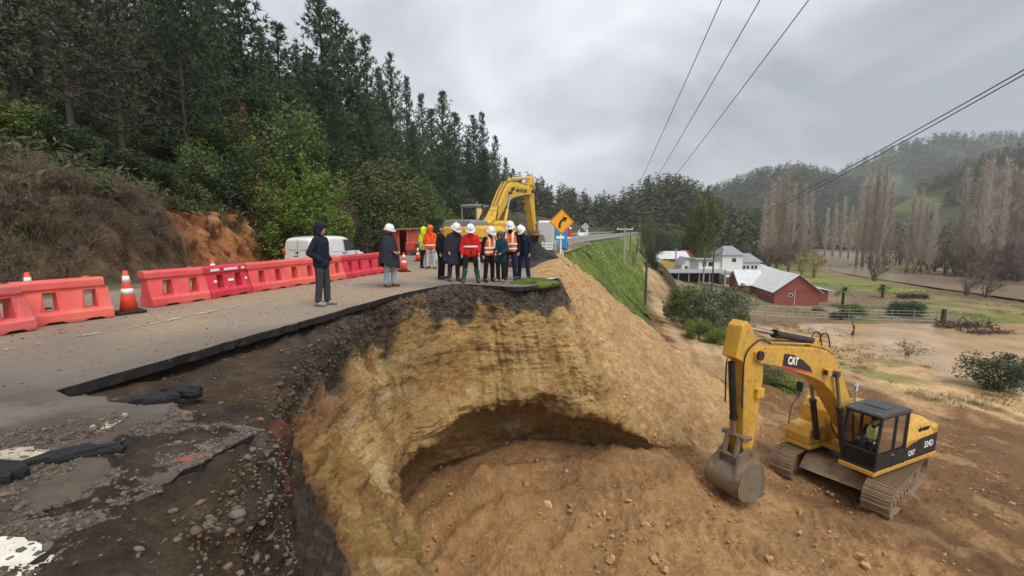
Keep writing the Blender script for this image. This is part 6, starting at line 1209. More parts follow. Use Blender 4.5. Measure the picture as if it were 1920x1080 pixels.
# ---- broadleaf trees and bushes along the bank
LP = {m: [leafy_proto(500 + 10 * i + j, (2, 2, 2.2), 6000, .14, M_LF[m], (22, 30)[j], .0) for j in range(2)] + [leafy_proto(560 + i, (2, 2, 4.2), 10500, .14, M_LF[m], 52, .0, limbs=9)] for i, m in enumerate(('bright', 'mid', 'dark', 'olive', 'rust', 'grey'))}
bl = [(420, 28.5, 195, 4.2, 'bright'), (468, 30, 235, 3.6, 'mid'), (498, 27.2, 262, 3.6, 'bright'), (560, 29, 178, 5.0, 'mid'), (600, 27.6, 285, 3.8, 'bright'), (545, 26.4, 318, 3.4, 'bright'), (612, 26.6, 345, 3.4, 'bright'), (650, 33, 325, 4, 'mid'), (690, 35, 298, 5, 'olive'), (742, 37, 290, 5.6, 'olive'), (782, 40, 326, 4.8, 'mid'), (822, 45, 368, 4.6, 'bright'), (702, 34, 372, 3.6, 'mid'), (760, 36, 392, 4, 'mid'), (846, 47, 392, 4, 'mid'), (662, 30.5, 392, 3.0, 'dark'), (540, 27.2, 372, 2.6, 'dark'), (470, 28.4, 318, 3.2, 'dark'), (440, 26, 262, 3.4, 'dark'), (380, 25, 268, 3, 'mid'), (340, 24, 292, 3.4, 'olive'), (300, 22, 300, 3, 'dark'), (255, 21, 296, 2.6, 'dark'), (200, 19.5, 270, 3, 'dark'), (150, 18, 300, 2.4, 'mid'), (100, 17, 250, 2.8, 'dark'), (55, 16.2, 286, 2.0, 'bright'), (15, 16, 215, 2.8, 'olive'), (60, 21, 180, 4, 'dark'), (140, 23, 200, 4.2, 'dark'), (330, 30, 200, 4.4, 'dark'), (245, 26, 225, 4.2, 'olive'), (500, 33, 190, 4.6, 'dark'), (480, 29.5, 205, 1.9, 'rust'), (505, 26.6, 300, 2.2, 'rust'), (420, 31, 170, 4, 'dark'), (610, 33, 235, 4.4, 'dark'), (640, 30, 345, 2.6, 'rust'), (600, 27.6, 418, 2.2, 'dark'), (720, 31.5, 425, 2.4, 'dark'), (800, 40, 400, 3, 'dark'), (870, 56, 395, 4.4, 'dark'), (900, 66, 392, 5, 'mid'), (860, 60, 350, 5, 'dark'), (790, 50, 290, 5, 'dark')]
desc = {'bright': 'bright green leafy bush', 'mid': 'mid green leafy bush', 'dark': 'dark green leafy bush', 'olive': 'olive green rounded tree', 'rust': 'reddish brown withered bush'}
for i, (u, Yd, vt, wd, m) in enumerate(bl):
    x = uv_pos(u, Yd); z = hz(x, Yd); h = max(1.6, CAMH + (430 - vt) / F * Yd - z); tall = h > 1.3 * wd; plant('leafy_bush', LP[m][2 if tall else i % 2], (x, Yd, z - .1), rp.uniform(0, 6), (wd / 3.6, wd / 3.6, h / (8.4 if tall else 4.3)), desc[m] + ' on the slope ' + zone(u), 'bush', (desc[m] + ('es' if 'bush' in desc[m] else 's')) + ' on the bank slope')
# ---- bare brush on the left bank
BR = [bare_proto(600 + k, 2.6, 2.0, mat=M_TWIG, w=.010, upw=.3) for k in range(4)]; BRD = [bare_proto(610 + k, 2.2, 2.2, mat=M_TWIGP, w=.011, upw=.1) for k in range(2)]
nb_ = 0
for k in range(130):
    u = rp.uniform(-60, 400); Yd = np.interp(u, [-60, 0, 150, 280, 400], [10.2, 11.2, 13.6, 16.6, 21]) + rp.uniform(-.9, .6); x = uv_pos(u, Yd); z = hz(x, Yd); 
    if u > 300: continue
    pr = BR[k % 4] if rp.uniform() < .72 else BRD[k % 2]; plant('bare_shrub', pr, (x, Yd, z - .15), rp.uniform(0, 6), rp.uniform(.32, .66), 'leafless brown shrub tangled with others on the roadside bank', 'shrub', 'leafless brush on the bank', 'branches')
# ---- undergrowth on the hillside: one mass of leaves, dry stalks
def undergrowth():
    rng = np.random.default_rng(9); parts = []; cols = []
    n = 3600; Yd = rng.uniform(9, 75, n) ** 1.0; u = rng.uniform(-120, 860, n); x = (u - 960) / F * Yd; z = hillz(x, Yd); d2 = ((x[:, None] - CL[None, ::2, 0]) ** 2 + (Yd[:, None] - CL[None, ::2, 1]) ** 2); k = d2.argmin(1) * 2; off = -((x - CL[k, 0]) * CLR[k, 0] + (Yd - CL[k, 1]) * CLR[k, 1]) - foot(CL[k, 1]); u2 = rng.uniform(-110, 480, n); nn = np.arange(n) < 900; Yd = np.where(nn, rng.uniform(12, 27, n), Yd); x = np.where(nn, (u2 - 960) / F * Yd, x); z = hillz(x, Yd); d2 = ((x[:, None] - CL[None, ::2, 0]) ** 2 + (Yd[:, None] - CL[None, ::2, 1]) ** 2); k = d2.argmin(1) * 2; off = -((x - CL[k, 0]) * CLR[k, 0] + (Yd - CL[k, 1]) * CLR[k, 1]) - foot(CL[k, 1])
    ok = (off > 1.9) & (off < 32); x, Yd, z, off = x[ok], Yd[ok], z[ok], off[ok]
    pal = 1.4 * np.array([(.03, .045, .015), (.05, .07, .02), (.075, .10, .025), (.06, .05, .028), (.035, .04, .018), (.10, .085, .045), (.025, .05, .02)])
    for i in range(len(x)):
        m = 40; r = rng.uniform(.5, 1.1) * (1 + Yd[i] / 60); d = rng.normal(size=(m, 3)); d /= np.linalg.norm(d, axis=1)[:, None]; d[:, 2] = np.abs(d[:, 2]); C = np.array([x[i], Yd[i], z[i] - .1]) + d * np.array([r, r, r * .8]) * rng.uniform(.4, 1, (m, 1)); V, Fc = leafquads(C, .13 * (1 + Yd[i] / 45), rng, 1.8, .2, d); parts.append((V, Fc)); c = pal[rng.integers(0, 7)] * rng.uniform(.7, 1.25); cols.append(np.repeat(c[None] * rng.uniform(.7, 1.3, (m, 1)), 4, 0))
    V, Fc = cat(*parts); return V, Fc, np.concatenate(cols)
M_UND = mk('undergrowth_leaves', (1, 1, 1), .75, .12, 1, attr='col', trans=.2)
V, Fc, cc = undergrowth(); o = link('undergrowth', npmesh('undergrowth', V, Fc, M_UND, False, cc)); tag(o, 'tangled low undergrowth covering the hillside between the trees', kind='stuff')
# dry grass and weeds hanging over the bank, grass at its foot
rng = np.random.default_rng(12); pts = []
for k in range(1700):
    u = rng.uniform(-60, 620); Yd = np.interp(u, [-60, 0, 150, 280, 400, 520, 620], [10.6, 11.6, 14, 17.5, 22, 25.2, 27]) + (rng.uniform(1.0, 3.4) if (k % 2 or 300 < u < 530) else rng.uniform(-.8, 1.6)); x = (u - 960) / F * Yd; pts += [[x + rng.normal(0, .12), Yd + rng.normal(0, .12), 0] for _ in range(14)]
pts = np.array(pts); pts[:, 2] = hillz(pts[:, 0], pts[:, 1]) - .05; V, Fc = blades(pts, .55, .012, .8, 3); cc = np.repeat(lerpc((.055, .075, .02), (.19, .15, .07), rng.uniform(0, 1, len(pts)) ** 1.6), 3, 0); o = link('bank_grass', npmesh('bank_grass', V, Fc, M_UND, False, cc)); tag(o, 'long green and dry grass hanging along the top of the bank', kind='stuff')
# grass on the embankment slope
rng = np.random.default_rng(14); gi = np.argwhere(SLG > .6); sel = gi[rng.integers(0, len(gi), 26000)]; p1 = SLV[sel[:, 0], sel[:, 1]] + rng.normal(0, .06, (26000, 3)) * [1, 1, 0]; si = rng.integers(0, 45, 20000), rng.integers(0, 36, 20000); p2 = GSL[np.minimum(si[0], len(GSL) - 1), si[1]] + rng.normal(0, .3, (20000, 3)) * [1, 1, .0]; p2[:, 2] -= .05
V1 = blades(p1, .16, .014, .9, 15); V2 = blades(p2, .24, .03, .9, 16); V, Fc = cat(V1, V2); n_ = len(p1) + len(p2); cc = np.repeat(lerpc((.16, .25, .035), (.10, .14, .03), rng.uniform(0, 1, n_)), 3, 0); o = link('slope_grass', npmesh('slope_grass', V, Fc, M_UND, False, cc)); tag(o, 'short fresh green grass on the embankment slope', kind='stuff')
# ---- weeds and tufts in the valley
rng = np.random.default_rng(17); n_ = 5200; yv = rng.uniform(24, 100, n_); uv_ = rng.uniform(1290, 1960, n_); xv = (uv_ - 960) / F * yv; kp = (fbm(P3(xv * .22, yv * .22), 3, 19) > .0) & (dist_to(TRACK, xv, yv) > 2.5) & (xv + 0 > 11) & ~((xv < 26) & (yv < 34)); xv, yv = xv[kp], yv[kp]; zv = lowz(xv, yv)
pv_ = np.repeat(np.stack([xv, yv, zv], 1), 14, 0); pv_[:, :2] += rng.normal(0, .22, (len(pv_), 2)); V, Fc = blades(pv_, .26, .022, .9, 21); cc = np.repeat(np.repeat(lerpc((.17, .19, .06), (.25, .185, .09), rng.uniform(0, 1, len(xv))), 14, 0), 3, 0); o = link('field_weeds', npmesh('field_weeds', V, Fc, M_UND, False, cc)); tag(o, 'tufts of weeds and dry stalks across the valley field', kind='stuff')
# ---- valley plants
def gl(x, y): return lz(x, y)
EUC = leafy_proto(700, (2.6, 2.6, 4.7), 9000, .2, M_LF['olive'], 44, 7.4, 15.5, 14, M_BARKG, .45, 1.3)
x = uv_pos(1320, 62); plant('eucalyptus_tree', EUC, (x, 62, gl(x, 62)), .5, (1, 1, .98), 'tall slender eucalyptus with pale trunk rising in front of the white house', 'tree')
vb_ = [(1296, 44, 4.4, 5.8, 'mid', 'large mid green bush beside the dirt lane, nearest the lane'), (1345, 42, 5.0, 6.2, 'grey', 'large grey-green bush in the middle of the clump below the white house'), (1385, 46, 3.8, 5.4, 'olive', 'olive bush at the end of the clump beside the red house'), (1318, 38.5, 2.8, 2.6, 'bright', 'bright green bush at the foot of the grey-green clump'), (1362, 37, 2.4, 2.2, 'bright', 'low bright green bush just above the digger boom'), (1283, 48, 3.2, 3.6, 'mid', 'mid green bush at the lane edge behind the grey-green clump'), (1450, 27, 2.6, 1.5, 'olive', 'low weedy bush seen under the working digger boom'), (1490, 26, 2.2, 1.1, 'bright', 'low green bush seen between boom and cab of the working digger'), (1425, 29, 2.4, 1.6, 'mid', 'green bush behind the working digger\'s stick'),
       (1905, 31, 4.2, 3.4, 'dark', 'dark drooping bush cut by the picture edge on the sandy flat'), (1702, 61, 4.6, 2.6, 'dark', 'clipped dark hedge-like bush behind the wire fence'), (1722, 61.5, 3.6, 2.3, 'dark', 'dark bush at the end of the clipped hedge'), (1600, 59, 3.8, 2.8, 'mid', 'grey-green bush with thin trunk behind the fence by the red house'), (1578, 58, 2.0, 1.3, 'dark', 'small dark bush at the corner of the red house'), (1545, 64, 1.8, 1.0, 'mid', 'small plants against the red gable wall')]
for i, (u, Yd, wd, h, m, lb) in enumerate(vb_): x = uv_pos(u, Yd); plant('leafy_bush', LP[m][i % 2], (x, Yd, gl(x, Yd) - .15), i * 1.3, (wd / 3.6, wd / 3.6, h / 4.6), lb, 'bush')
# palms
def palm(u, Yd, h, label):
    x = uv_pos(u, Yd); t = thing('palm_tree', label, 'palm', (x, Yd, gl(x, Yd))); q = MB(); q.cyl((0, 0, 0), (0, 0, h), .22, .16, 8); q.build('trunk', M_BARK, t); rng = np.random.default_rng(int(u))
    for k in range(26):
        a = rng.uniform(0, 6.28); el = rng.uniform(-.3, 1.2); l = rng.uniform(1.1, 1.6); ps = [np.array([math.cos(a) * math.cos(el) * l * s, math.sin(a) * math.cos(el) * l * s, h + math.sin(el) * l * s - .9 * s * s * l * .6]) for s in (0, .35, .7, 1)]; sd = np.array([-math.sin(a), math.cos(a), 0]); q = MB(); w = (.03, .2, .16, .02); q.add([tuple(p + sd * ww) for p, ww in zip(ps, w)] + [tuple(p - sd * ww) for p, ww in zip(ps, w)], [(i, i + 1, 5 + i, 4 + i) for i in range(3)]); q.build('frond', M_LF['mid'], t)
palm(1588, 68, 2.6, 'small palm behind the red house beside the white rail fence'); palm(1662, 78, 1.9, 'small palm on the grass near the river bank')
# poplars along the river
PO = [poplar_proto(800 + k, 26, 1.9, (M_POP, M_POP, M_POP2)[k]) for k in range(3)]
pop = [(1440, 345, 150, 2), (1452, 335, 153, 2), (1466, 328, 152, 2), (1480, 350, 156, 0), (1500, 350, 150, 0), (1514, 362, 158, 1), (1428, 375, 148, 0), (1545, 392, 205, 0), (1560, 382, 205, 1), (1575, 372, 205, 0), (1590, 390, 190, 1), (1606, 350, 150, 0), (1618, 330, 146, 1), (1632, 318, 142, 2), (1646, 312, 140, 0), (1660, 345, 150, 1), (1702, 366, 128, 0), (1716, 358, 126, 1), (1728, 382, 130, 0), (1744, 384, 124, 1), (1795, 322, 122, 0), (1822, 318, 118, 1), (1836, 308, 116, 0), (1852, 326, 120, 1), (1866, 306, 116, 0), (1880, 318, 118, 1), (1896, 326, 117, 0), (1912, 306, 115, 1), (1930, 318, 114, 0), (1950, 300, 112, 1)]
for i, (u, vt, Yd, k) in enumerate(pop):
    x = uv_pos(u, Yd); z = max(-10.6, gl(x, Yd)); h = CAMH + (430 - vt) / F * Yd - z; plant('poplar_tree', PO[k], (x, Yd, z), i * 1.7, (h / 26 * 1.45, h / 26 * 1.45, h / 26), 'tall narrow leafless poplar in the ' + ('clump behind the red house' if u < 1530 else 'far row at the river bend' if u < 1598 else 'tight clump just past the river bend' if u < 1670 else 'short row in mid valley' if u < 1760 else 'long row towards the picture edge'), 'tree', 'bare poplars by the river', 'branches')
SPR = [bare_proto(820 + k, 7.5, 4.2, mat=(M_TWIGP, M_TWIGP, M_TWIG)[k], w=.035, upw=.7) for k in range(3)]; WIL = bare_proto(830, 8, 5, mat=M_WIL, w=.035, upw=.5)
rng = np.random.default_rng(21); rs = [(1500, 130), (1530, 128), (1480, 126), (1610, 124), (1625, 132)]
for u, Yd in [(u, rng.uniform(106, 132)) for u in np.linspace(1622, 1950, 46)] + [(u, rng.uniform(82, 92)) for u in np.linspace(1800, 1960, 9)] + [(u, rng.uniform(135, 170)) for u in np.linspace(1400, 1530, 10)] + rs:
    x = uv_pos(u, Yd); 
    if dist_to(RIV, [x], [Yd])[0] < 13: Yd = Yd * 1.22; x = uv_pos(u, Yd)
    if dist_to(RIV, [x], [Yd])[0] < 10: continue
    plant('riverside_shrub', SPR[rng.integers(0, 3)], (x, Yd, gl(x, Yd) - .2), rng.uniform(0, 6), rng.uniform(1.1, 1.9), 'leafless purple-brown thicket tree along the river', 'shrub', 'leafless thicket along the river', 'branches')
x = uv_pos(1528, 112); plant('willow_tree', WIL, (x, 112, gl(x, 112)), .4, 1.1, 'yellowish leafless willow beside the river bend', 'tree', None, 'branches')
x = uv_pos(1505, 116); plant('willow_tree', WIL, (x, 116, gl(x, 116)), 2.4, 1.0, 'smaller yellowish willow nearest the white roofed sheds', 'tree', None, 'branches')
sm_ = bare_proto(840, 3.0, 3.2, mat=M_TWIG, w=.014, upw=.0)
x = uv_pos(1722, 40); t = plant('crooked_tree', sm_, (x, 40, gl(x, 40) - .1), .3, (1.15, 1.15, .95), 'small crooked leafless tree standing alone on the sandy flat', 'tree', None, 'branches'); t.rotation_euler = (0, .35, .3)
x = uv_pos(1612, 48); t = thing('dead_stump', 'thin bent dead trunk on the sandy flat', 'stump', (x, 48, gl(x, 48))); q = MB(); q.tube([(0, 0, -.1), (.08, 0, .5), (.16, 0, .9), (-.02, 0, 1.35), (-.16, 0, 1.75)], [.17, .12, .1, .07, .03], 7); q.build('trunk', M_BARK, t); q = MB(); q.tube([(.16, 0, .9), (.3, .1, 1.2)], .04, 5); q.build('branch', M_BARK, t)
# trees behind the lane and round the village
for i, (u, Yd, h, m, wd) in enumerate(((1212, 108, 12, 'olive', 4), (1228, 128, 11, 'dark', 6), (1243, 132, 10, 'dark', 5.5), (1262, 135, 11, 'mid', 6), (1280, 140, 12, 'dark', 7), (1300, 138, 10, 'dark', 6), (1316, 130, 9, 'mid', 5), (1222, 100, 6, 'dark', 3.4), (1395, 150, 8, 'mid', 5), (1372, 175, 9, 'dark', 7))):
    x = uv_pos(u, Yd); plant('village_tree', LP[m][2], (x, Yd, gl(x, Yd) - .2), i, (wd / 3.6, wd / 3.6, h / 8.4), 'green tree among the houses beyond the dirt lane', 'tree', 'trees behind the houses')
# ---- far woods on the hills: read as one mass
def wood(name, label, key, n, hmin, hmax, seed, col, keepout=.35, mead_max=.4, tri=46):
    G_, md, dd = HL[key]; rng = np.random.default_rng(seed); nu, nd = G_.shape[:2]; a = rng.uniform(0, nu - 1.01, n); b = rng.uniform(2, 45.9 + (5 if True else 0), n); i = a.astype(int); j = np.minimum(b.astype(int), nd - 2); fa = (a - i)[:, None]; fb = (b - j)[:, None]
    P = (G_[i, j] * (1 - fa) + G_[i + 1, j] * fa) * (1 - fb) + (G_[i, j + 1] * (1 - fa) + G_[i + 1, j + 1] * fa) * fb; ok = (md[i, j] < mead_max) & (fbm(P * .012, 2, seed) > -keepout); P = P[ok]; m = len(P); h = rng.uniform(hmin, hmax, m); con = rng.uniform(0, 1, m) < .62
    t = np.sort(rng.uniform(.08, 1, (m, tri)), axis=1); rr = np.where(con[:, None], (1.02 - t) * .24, np.sqrt(np.clip(1 - (2 * t - 1) ** 2, 0, 1)) * .3) * h[:, None] * rng.uniform(.5, 1.1, (m, tri)) + .15; an = rng.uniform(0, 6.28, (m, tri)); C = P[:, None] + np.stack([rr * np.cos(an) * .6, rr * np.sin(an) * .6, t * h[:, None]], -1)
    d = np.stack([np.cos(an), np.sin(an), rng.uniform(-.25, .5, (m, tri))], -1); s = (h * .10 * (46 / tri) ** .5)[:, None, None] * (1.25 - .7 * t[..., None]) * rng.uniform(.7, 1.4, (m, tri, 1)); sd = np.stack([-np.sin(an), np.cos(an), 0 * an], -1) + rng.normal(0, .3, (m, tri, 3)); V = np.stack([C - d * s * .6 + np.array([0, 0, .5]) * s, C + d * s * .9 - sd * s * .75, C + d * s * .9 + sd * s * .75], 2).reshape(-1, 3)
    base = lerpc(col[0], col[1], rng.uniform(0, 1, m)); base[~con] *= [1.5, 1.35, 1.1]; cc = np.repeat(base, tri * 3, 0) * np.repeat(rng.uniform(.7, 1.3, m * tri), 3)[:, None]
    o = link(name, npmesh(name, V, np.arange(len(V)).reshape(-1, 3), M_UND, False, cc)); return tag(o, label, kind='stuff')
HAZEN = 0
wood('far_wood', 'dense mixed wood covering the low hill behind the road', 'wooded_hill', 2800, 6, 15, 31, ((.040, .060, .026), (.075, .085, .036)), .6, tri=62)
wood('distant_wood', 'forest covering the rounded distant hill', 'distant_hill', 3000, 12, 19, 32, ((.040, .062, .028), (.06, .078, .036)), .9, tri=40)
wood('high_wood', 'forest patches on the high misty hill', 'high_hill', 4200, 14, 22, 33, ((.040, .062, .028), (.065, .08, .038)), .3, tri=32)
wood('spur_wood', 'woods and scrub on the nearer valley spur', 'near_spur', 2600, 8, 16, 34, ((.040, .062, .026), (.085, .09, .04)), .2, tri=60)
# ------------------------------------------------------------------ village
M_RIDGE = mk('sheet_roof', (.60, .62, .63), .45, .10, 1.2, dirt=(.42, .40, .37), dirt_amt=.4); M_GROOF = mk('grey_roof', (.24, .255, .27), .55, .12, 2); M_RWALL = mk('red_stucco', (.28, .08, .055), .85, .15, .8, dirt=(.22, .06, .045), dirt_amt=.5); M_WWALL = mk('white_wall', (.72, .72, .70), .8, .06, .7); M_WOOD = mk('brown_boards', (.20, .115, .07), .85, .25, 1.5, stretch=(1, 1, .2)); M_WIN = mk('window_dark', (.025, .028, .032), .12, .1, 1); M_TRIM = mk('maroon_trim', (.25, .035, .045), .6); M_YWALL = mk('yellow_boards', (.55, .36, .10), .75, .12, 1); M_DARKIN = mk('shed_dark', (.03, .027, .025), .8); M_GWALL = mk('grey_wall', (.30, .29, .28), .8, .1, 1)
def roof_gable(name, t, x0, x1, y0, y1, ze, zr, mat, ov=.35, axis='y', ridges=.6):
    """two pitched sheets, ridge along the axis, with standing ribs"""
    q = MB(); th = .06
    if axis == 'y':
        xm = (x0 + x1) / 2; k = (zr - ze) / (xm - x0)
        for s, xe in ((1, x0 - ov), (-1, x1 + ov)): zz = ze - ov * k; q.add([(xe, y0 - ov, zz), (xm, y0 - ov, zr), (xm, y1 + ov, zr), (xe, y1 + ov, zz), (xe, y0 - ov, zz + th), (xm, y0 - ov, zr + th), (xm, y1 + ov, zr + th), (xe, y1 + ov, zz + th)], [(0, 1, 2, 3), (7, 6, 5, 4), (0, 4, 5, 1), (1, 5, 6, 2), (2, 6, 7, 3), (3, 7, 4, 0)])
    else:
        ym = (y0 + y1) / 2; k = (zr - ze) / (ym - y0)
        for s, ye in ((1, y0 - ov), (-1, y1 + ov)): zz = ze - ov * k; q.add([(x0 - ov, ye, zz), (x0 - ov, ym, zr), (x1 + ov, ym, zr), (x1 + ov, ye, zz), (x0 - ov, ye, zz + th), (x0 - ov, ym, zr + th), (x1 + ov, ym, zr + th), (x1 + ov, ye, zz + th)], [(0, 1, 2, 3), (7, 6, 5, 4), (0, 4, 5, 1), (1, 5, 6, 2), (2, 6, 7, 3), (3, 7, 4, 0)])
    r = q.build(name, mat, t)
    rb = MB()
    if axis == 'y':
        for y_ in np.arange(y0 - ov + .1, y1 + ov, ridges):
            for xe in (x0 - ov, x1 + ov): rb.cyl((xe, y_, ze - ov * k + th), ((x0 + x1) / 2, y_, zr + th), .025, n=4)
    else:
        for x_ in np.arange(x0 - ov + .1, x1 + ov, ridges):
            for ye in (y0 - ov, y1 + ov): rb.cyl((x_, ye, ze - ov * k + th), (x_, (y0 + y1) / 2, zr + th), .025, n=4)
    rb.build('roof_ribs', mat, r); return r
def walls_gable(t, x0, x1, y0, y1, ze, zr, mat, axis='y'):
    q = MB()
    if axis == 'y': q.prism([(x0, 0), (x1, 0), (x1, ze), ((x0 + x1) / 2, zr - .05), (x0, ze)], y0, y1)
    else: q.prism([(y0, 0), (y1, 0), (y1, ze), ((y0 + y1) / 2, zr - .05), (y0, ze)], x0, x1, 'x')
    return q.build('wall', mat, t)
def window(t, c, w, h, ax='y', mat=None, frame=None, d=.06):
    fr = MB(); gl_ = MB()
    if ax == 'y': fr.box(c, (w + .14, d, h + .14)); gl_.box((c[0], c[1] - d * .5 - .008, c[2]), (w, .015, h)); 
    else: fr.box(c, (d, w + .14, h + .14)); gl_.box((c[0] - d * .5 - .008, c[1], c[2]), (.015, w, h))
    f_ = fr.build('window', frame or M_WWALL, t); gl_.build('pane', mat or M_WIN, f_); return f_
def house(name, label, u, Yd, zg=None, rz=0.0):
    x = uv_pos(u, Yd); z = lz(x, Yd) if zg is None else zg; return thing(name, label, 'house', (x, Yd, z - .1), rz)
# red house with sheet roof: gable towards us, wing at the back
RH = house('red_house', 'brick red house with white sheet-metal gable roof', 1500, 69.5, rz=math.radians(-9)); walls_gable(RH, -3.25, 3.25, 0, 15, 2.35, 4.9, M_RWALL); roof_gable('roof', RH, -3.25, 3.25, 0, 15, 2.35, 4.9, M_RIDGE, .45)
q = MB(); q.prism([(9.2, 0), (15.2, 0), (15.2, 2.3), (12.2, 4.4), (9.2, 2.3)], -5.4, -3.26, 'x'); q.build('wing_wall', M_RWALL, RH); roof_gable('wing_roof', RH, -5.4, -1.5, 9.2, 15.2, 2.3, 4.42, M_RIDGE, .45, 'x')
q = MB(); q.prism([(3.5, 0), (9.5, 0), (9.5, 2.0), (3.5, 2.0)], 3.27, 6.2, 'x'); q.build('lean_to', M_RWALL, RH); q = MB(); q.box((4.9, 6.5, 2.35), (4.0, 7, .07), Matrix.Rotation(.18, 3, 'Y')); q.build('lean_to_roof', M_RIDGE, RH)
window(RH, (-.9, -.02, 1.7), .45, .35); q = MB(); q.cyl((-.35, -.06, 0), (-.35, -.06, 2.5), .04, n=6); q.build('drain_pipe', M_WPOST, RH); q = MB(); q.box((0, -.015, 2.32), (6.5, .03, .06)); q.build('string_course', M_TRIM, RH)
for y_ in (1.6, 3.4, 5.2, 7.4): window(RH, (-3.27, y_, 1.65), .6, .5, 'x')
window(RH, (-5.42, 11.4, 1.4), .8, .9, 'x'); q = MB(); q.box((-3.28, 8.6, 1.0), (.05, .85, 2.0)); q.build('door', M_WOOD, RH)
# white two-storey house
WH = house('white_house', 'white two-storey house with grey hipped turret behind the eucalyptus', 1350, 97); 
q = MB(); q.box((0, 3, 1.3), (9.6, 6, 2.6)); q.build('lower_wall', M_WWALL, WH); q = MB(); q.box((.3, 3.4, 3.7), (9.0, 5.2, 2.2)); q.build('upper_wall', M_WWALL, WH); q = MB(); q.box((-2.2, 3.2, 4.95), (5.2, 5.6, .16)); q.build('flat_roof', M_GROOF, WH)
q = MB(); q.box((2.9, 3.0, 4.2), (4.4, 5.4, 3.6)); q.build('turret_wall', M_WWALL, WH); q = MB(); q.add([(.4, -.1, 6.0), (5.4, -.1, 6.0), (5.4, 6.1, 6.0), (.4, 6.1, 6.0), (1.9, 3.0, 7.9), (3.9, 3.0, 7.9)], [(0, 1, 5, 4), (1, 2, 5), (2, 3, 4, 5), (3, 0, 4), (3, 2, 1, 0)]); q.build('turret_roof', M_GROOF, WH)
q = MB(); q.box((7.2, 3.4, 2.2), (4.2, 5, 4.4)); q.build('side_wall', M_WWALL, WH); q = MB(); q.add([(5.2, .5, 4.4), (9.7, .5, 4.4), (9.7, 6.3, 4.4), (5.2, 6.3, 4.4), (5.2, 3.4, 6.2), (8.2, 3.4, 6.2)], [(0, 1, 5, 4), (1, 2, 5), (2, 3, 4, 5), (3, 0, 4), (3, 2, 1, 0)]); q.build('side_roof', M_GROOF, WH); q = MB(); q.box((7.2, .88, 4.42), (4.6, .06, .12)); q.box((2.9, .28, 6.02), (4.7, .06, .14)); q.build('fascia', M_TRIM, WH)
window(WH, (3.2, .28, 4.9), .9, .8); window(WH, (-1.6, .78, 4.0), 1.1, .9); window(WH, (-3.0, .78, 4.0), .8, .9)
for x_ in (-3.6, -1.2, 1.2): q = MB(); q.box((x_, -.02, 1.5), (1.9, .04, .8)); q.build('veranda_opening', M_WIN, WH)
for x_ in (-4.75, -2.4, 0, 2.4, 4.75): q = MB(); q.box((x_, -.12, 1.3), (.3, .2, 2.6)); q.build('pillar', M_WWALL, WH)
window(WH, (3.8, -.02, 1.6), .8, .8)
for x_ in (5.8, 6.6, 7.6, 8.4): window(WH, (x_, .88, 3.3), .55, .7)
q = MB(); q.box((7.2, .86, 1.2), (3.6, .04, 1.2)); q.build('garage_opening', M_WIN, WH)
# brown house with pale roof, small red-roofed and white houses, booth, sheds
BH = house('brown_house', 'brown boarded house with long white roof near the lane', 1262, 124); walls_gable(BH, -4.2, 4.2, 0, 7, 2.6, 4.3, M_WOOD, 'x'); roof_gable('roof', BH, -4.2, 4.2, 0, 7, 2.6, 4.3, M_RIDGE, .5, 'x'); q = MB(); q.box((-2.6, -.02, 1.0), (.9, .05, 2.0)); q.build('door', M_TRIM, BH); window(BH, (-1.2, -.02, 1.5), .9, .8); window(BH, (1.6, -.02, 1.5), 1.0, .8); q = MB(); q.box((3.4, -1.0, 1.0), (2.6, 1.8, 2.0)); q.build('porch', M_WWALL, BH)
OH = house('orange_house', 'small house with bright red roof half hidden by the eucalyptus', 1291, 128); walls_gable(OH, -1.8, 1.8, 0, 5, 2.8, 4.6, mk('orange_wall', (.5, .24, .10), .8), 'y'); roof_gable('roof', OH, -1.8, 1.8, 0, 5, 2.8, 4.6, mk('red_roof', (.52, .09, .07), .5, .1, 2), .4, 'y'); window(OH, (0, -.02, 1.6), .9, .9)
SH = house('white_cottage', 'small white cottage with steep grey gable beside the yellow fence', 1290, 108); walls_gable(SH, -1.5, 1.5, 0, 5, 2.5, 4.1, M_WWALL, 'y'); roof_gable('roof', SH, -1.5, 1.5, 0, 5, 2.5, 4.1, M_GROOF, .35, 'y'); window(SH, (-.3, -.02, 1.5), .5, 1.0, frame=M_TRIM); q = MB(); q.box((3.4, 2, 1.2), (3.6, 3.6, 2.4)); q.build('annex', M_WWALL, SH); q = MB(); q.add([(1.5, -.1, 2.4), (5.4, -.1, 2.4), (5.4, 4, 2.4), (1.5, 4, 2.4), (1.5, 2, 3.6), (5.0, 2, 3.6)], [(0, 1, 5, 4), (1, 2, 5), (2, 3, 4, 5), (3, 0, 4)]); q.build('annex_roof', M_GROOF, SH)
KB = house('blue_roof_booth', 'tiny white booth with turquoise roof at the lane side', 1231, 102); q = MB(); q.box((0, 0, .9), (1.3, 1.3, 1.8)); q.build('wall', M_GWALL, KB); q = MB(); q.add([(-.95, -.95, 1.8), (.95, -.95, 1.8), (.95, .95, 1.8), (-.95, .95, 1.8), (0, 0, 2.7)], [(0, 1, 4), (1, 2, 4), (2, 3, 4), (3, 0, 4), (3, 2, 1, 0)]); q.build('roof', mk('turquoise_roof', (.10, .42, .45), .5), KB); q = MB(); q.box((0, -.66, .9), (.6, .04, 1.4)); q.build('door', M_WIN, KB)
SD = house('long_shed', 'long low open shed with grey roof behind the bushes', 1312, 86); q = MB(); q.box((0, 2, 2.45), (12.5, 5, .12), Matrix.Rotation(.05, 3, 'X')); q.build('roof', M_GROOF, SD); q = MB(); q.box((0, 4.2, 1.2), (12, .12, 2.4)); q.build('back_wall', M_DARKIN, SD)
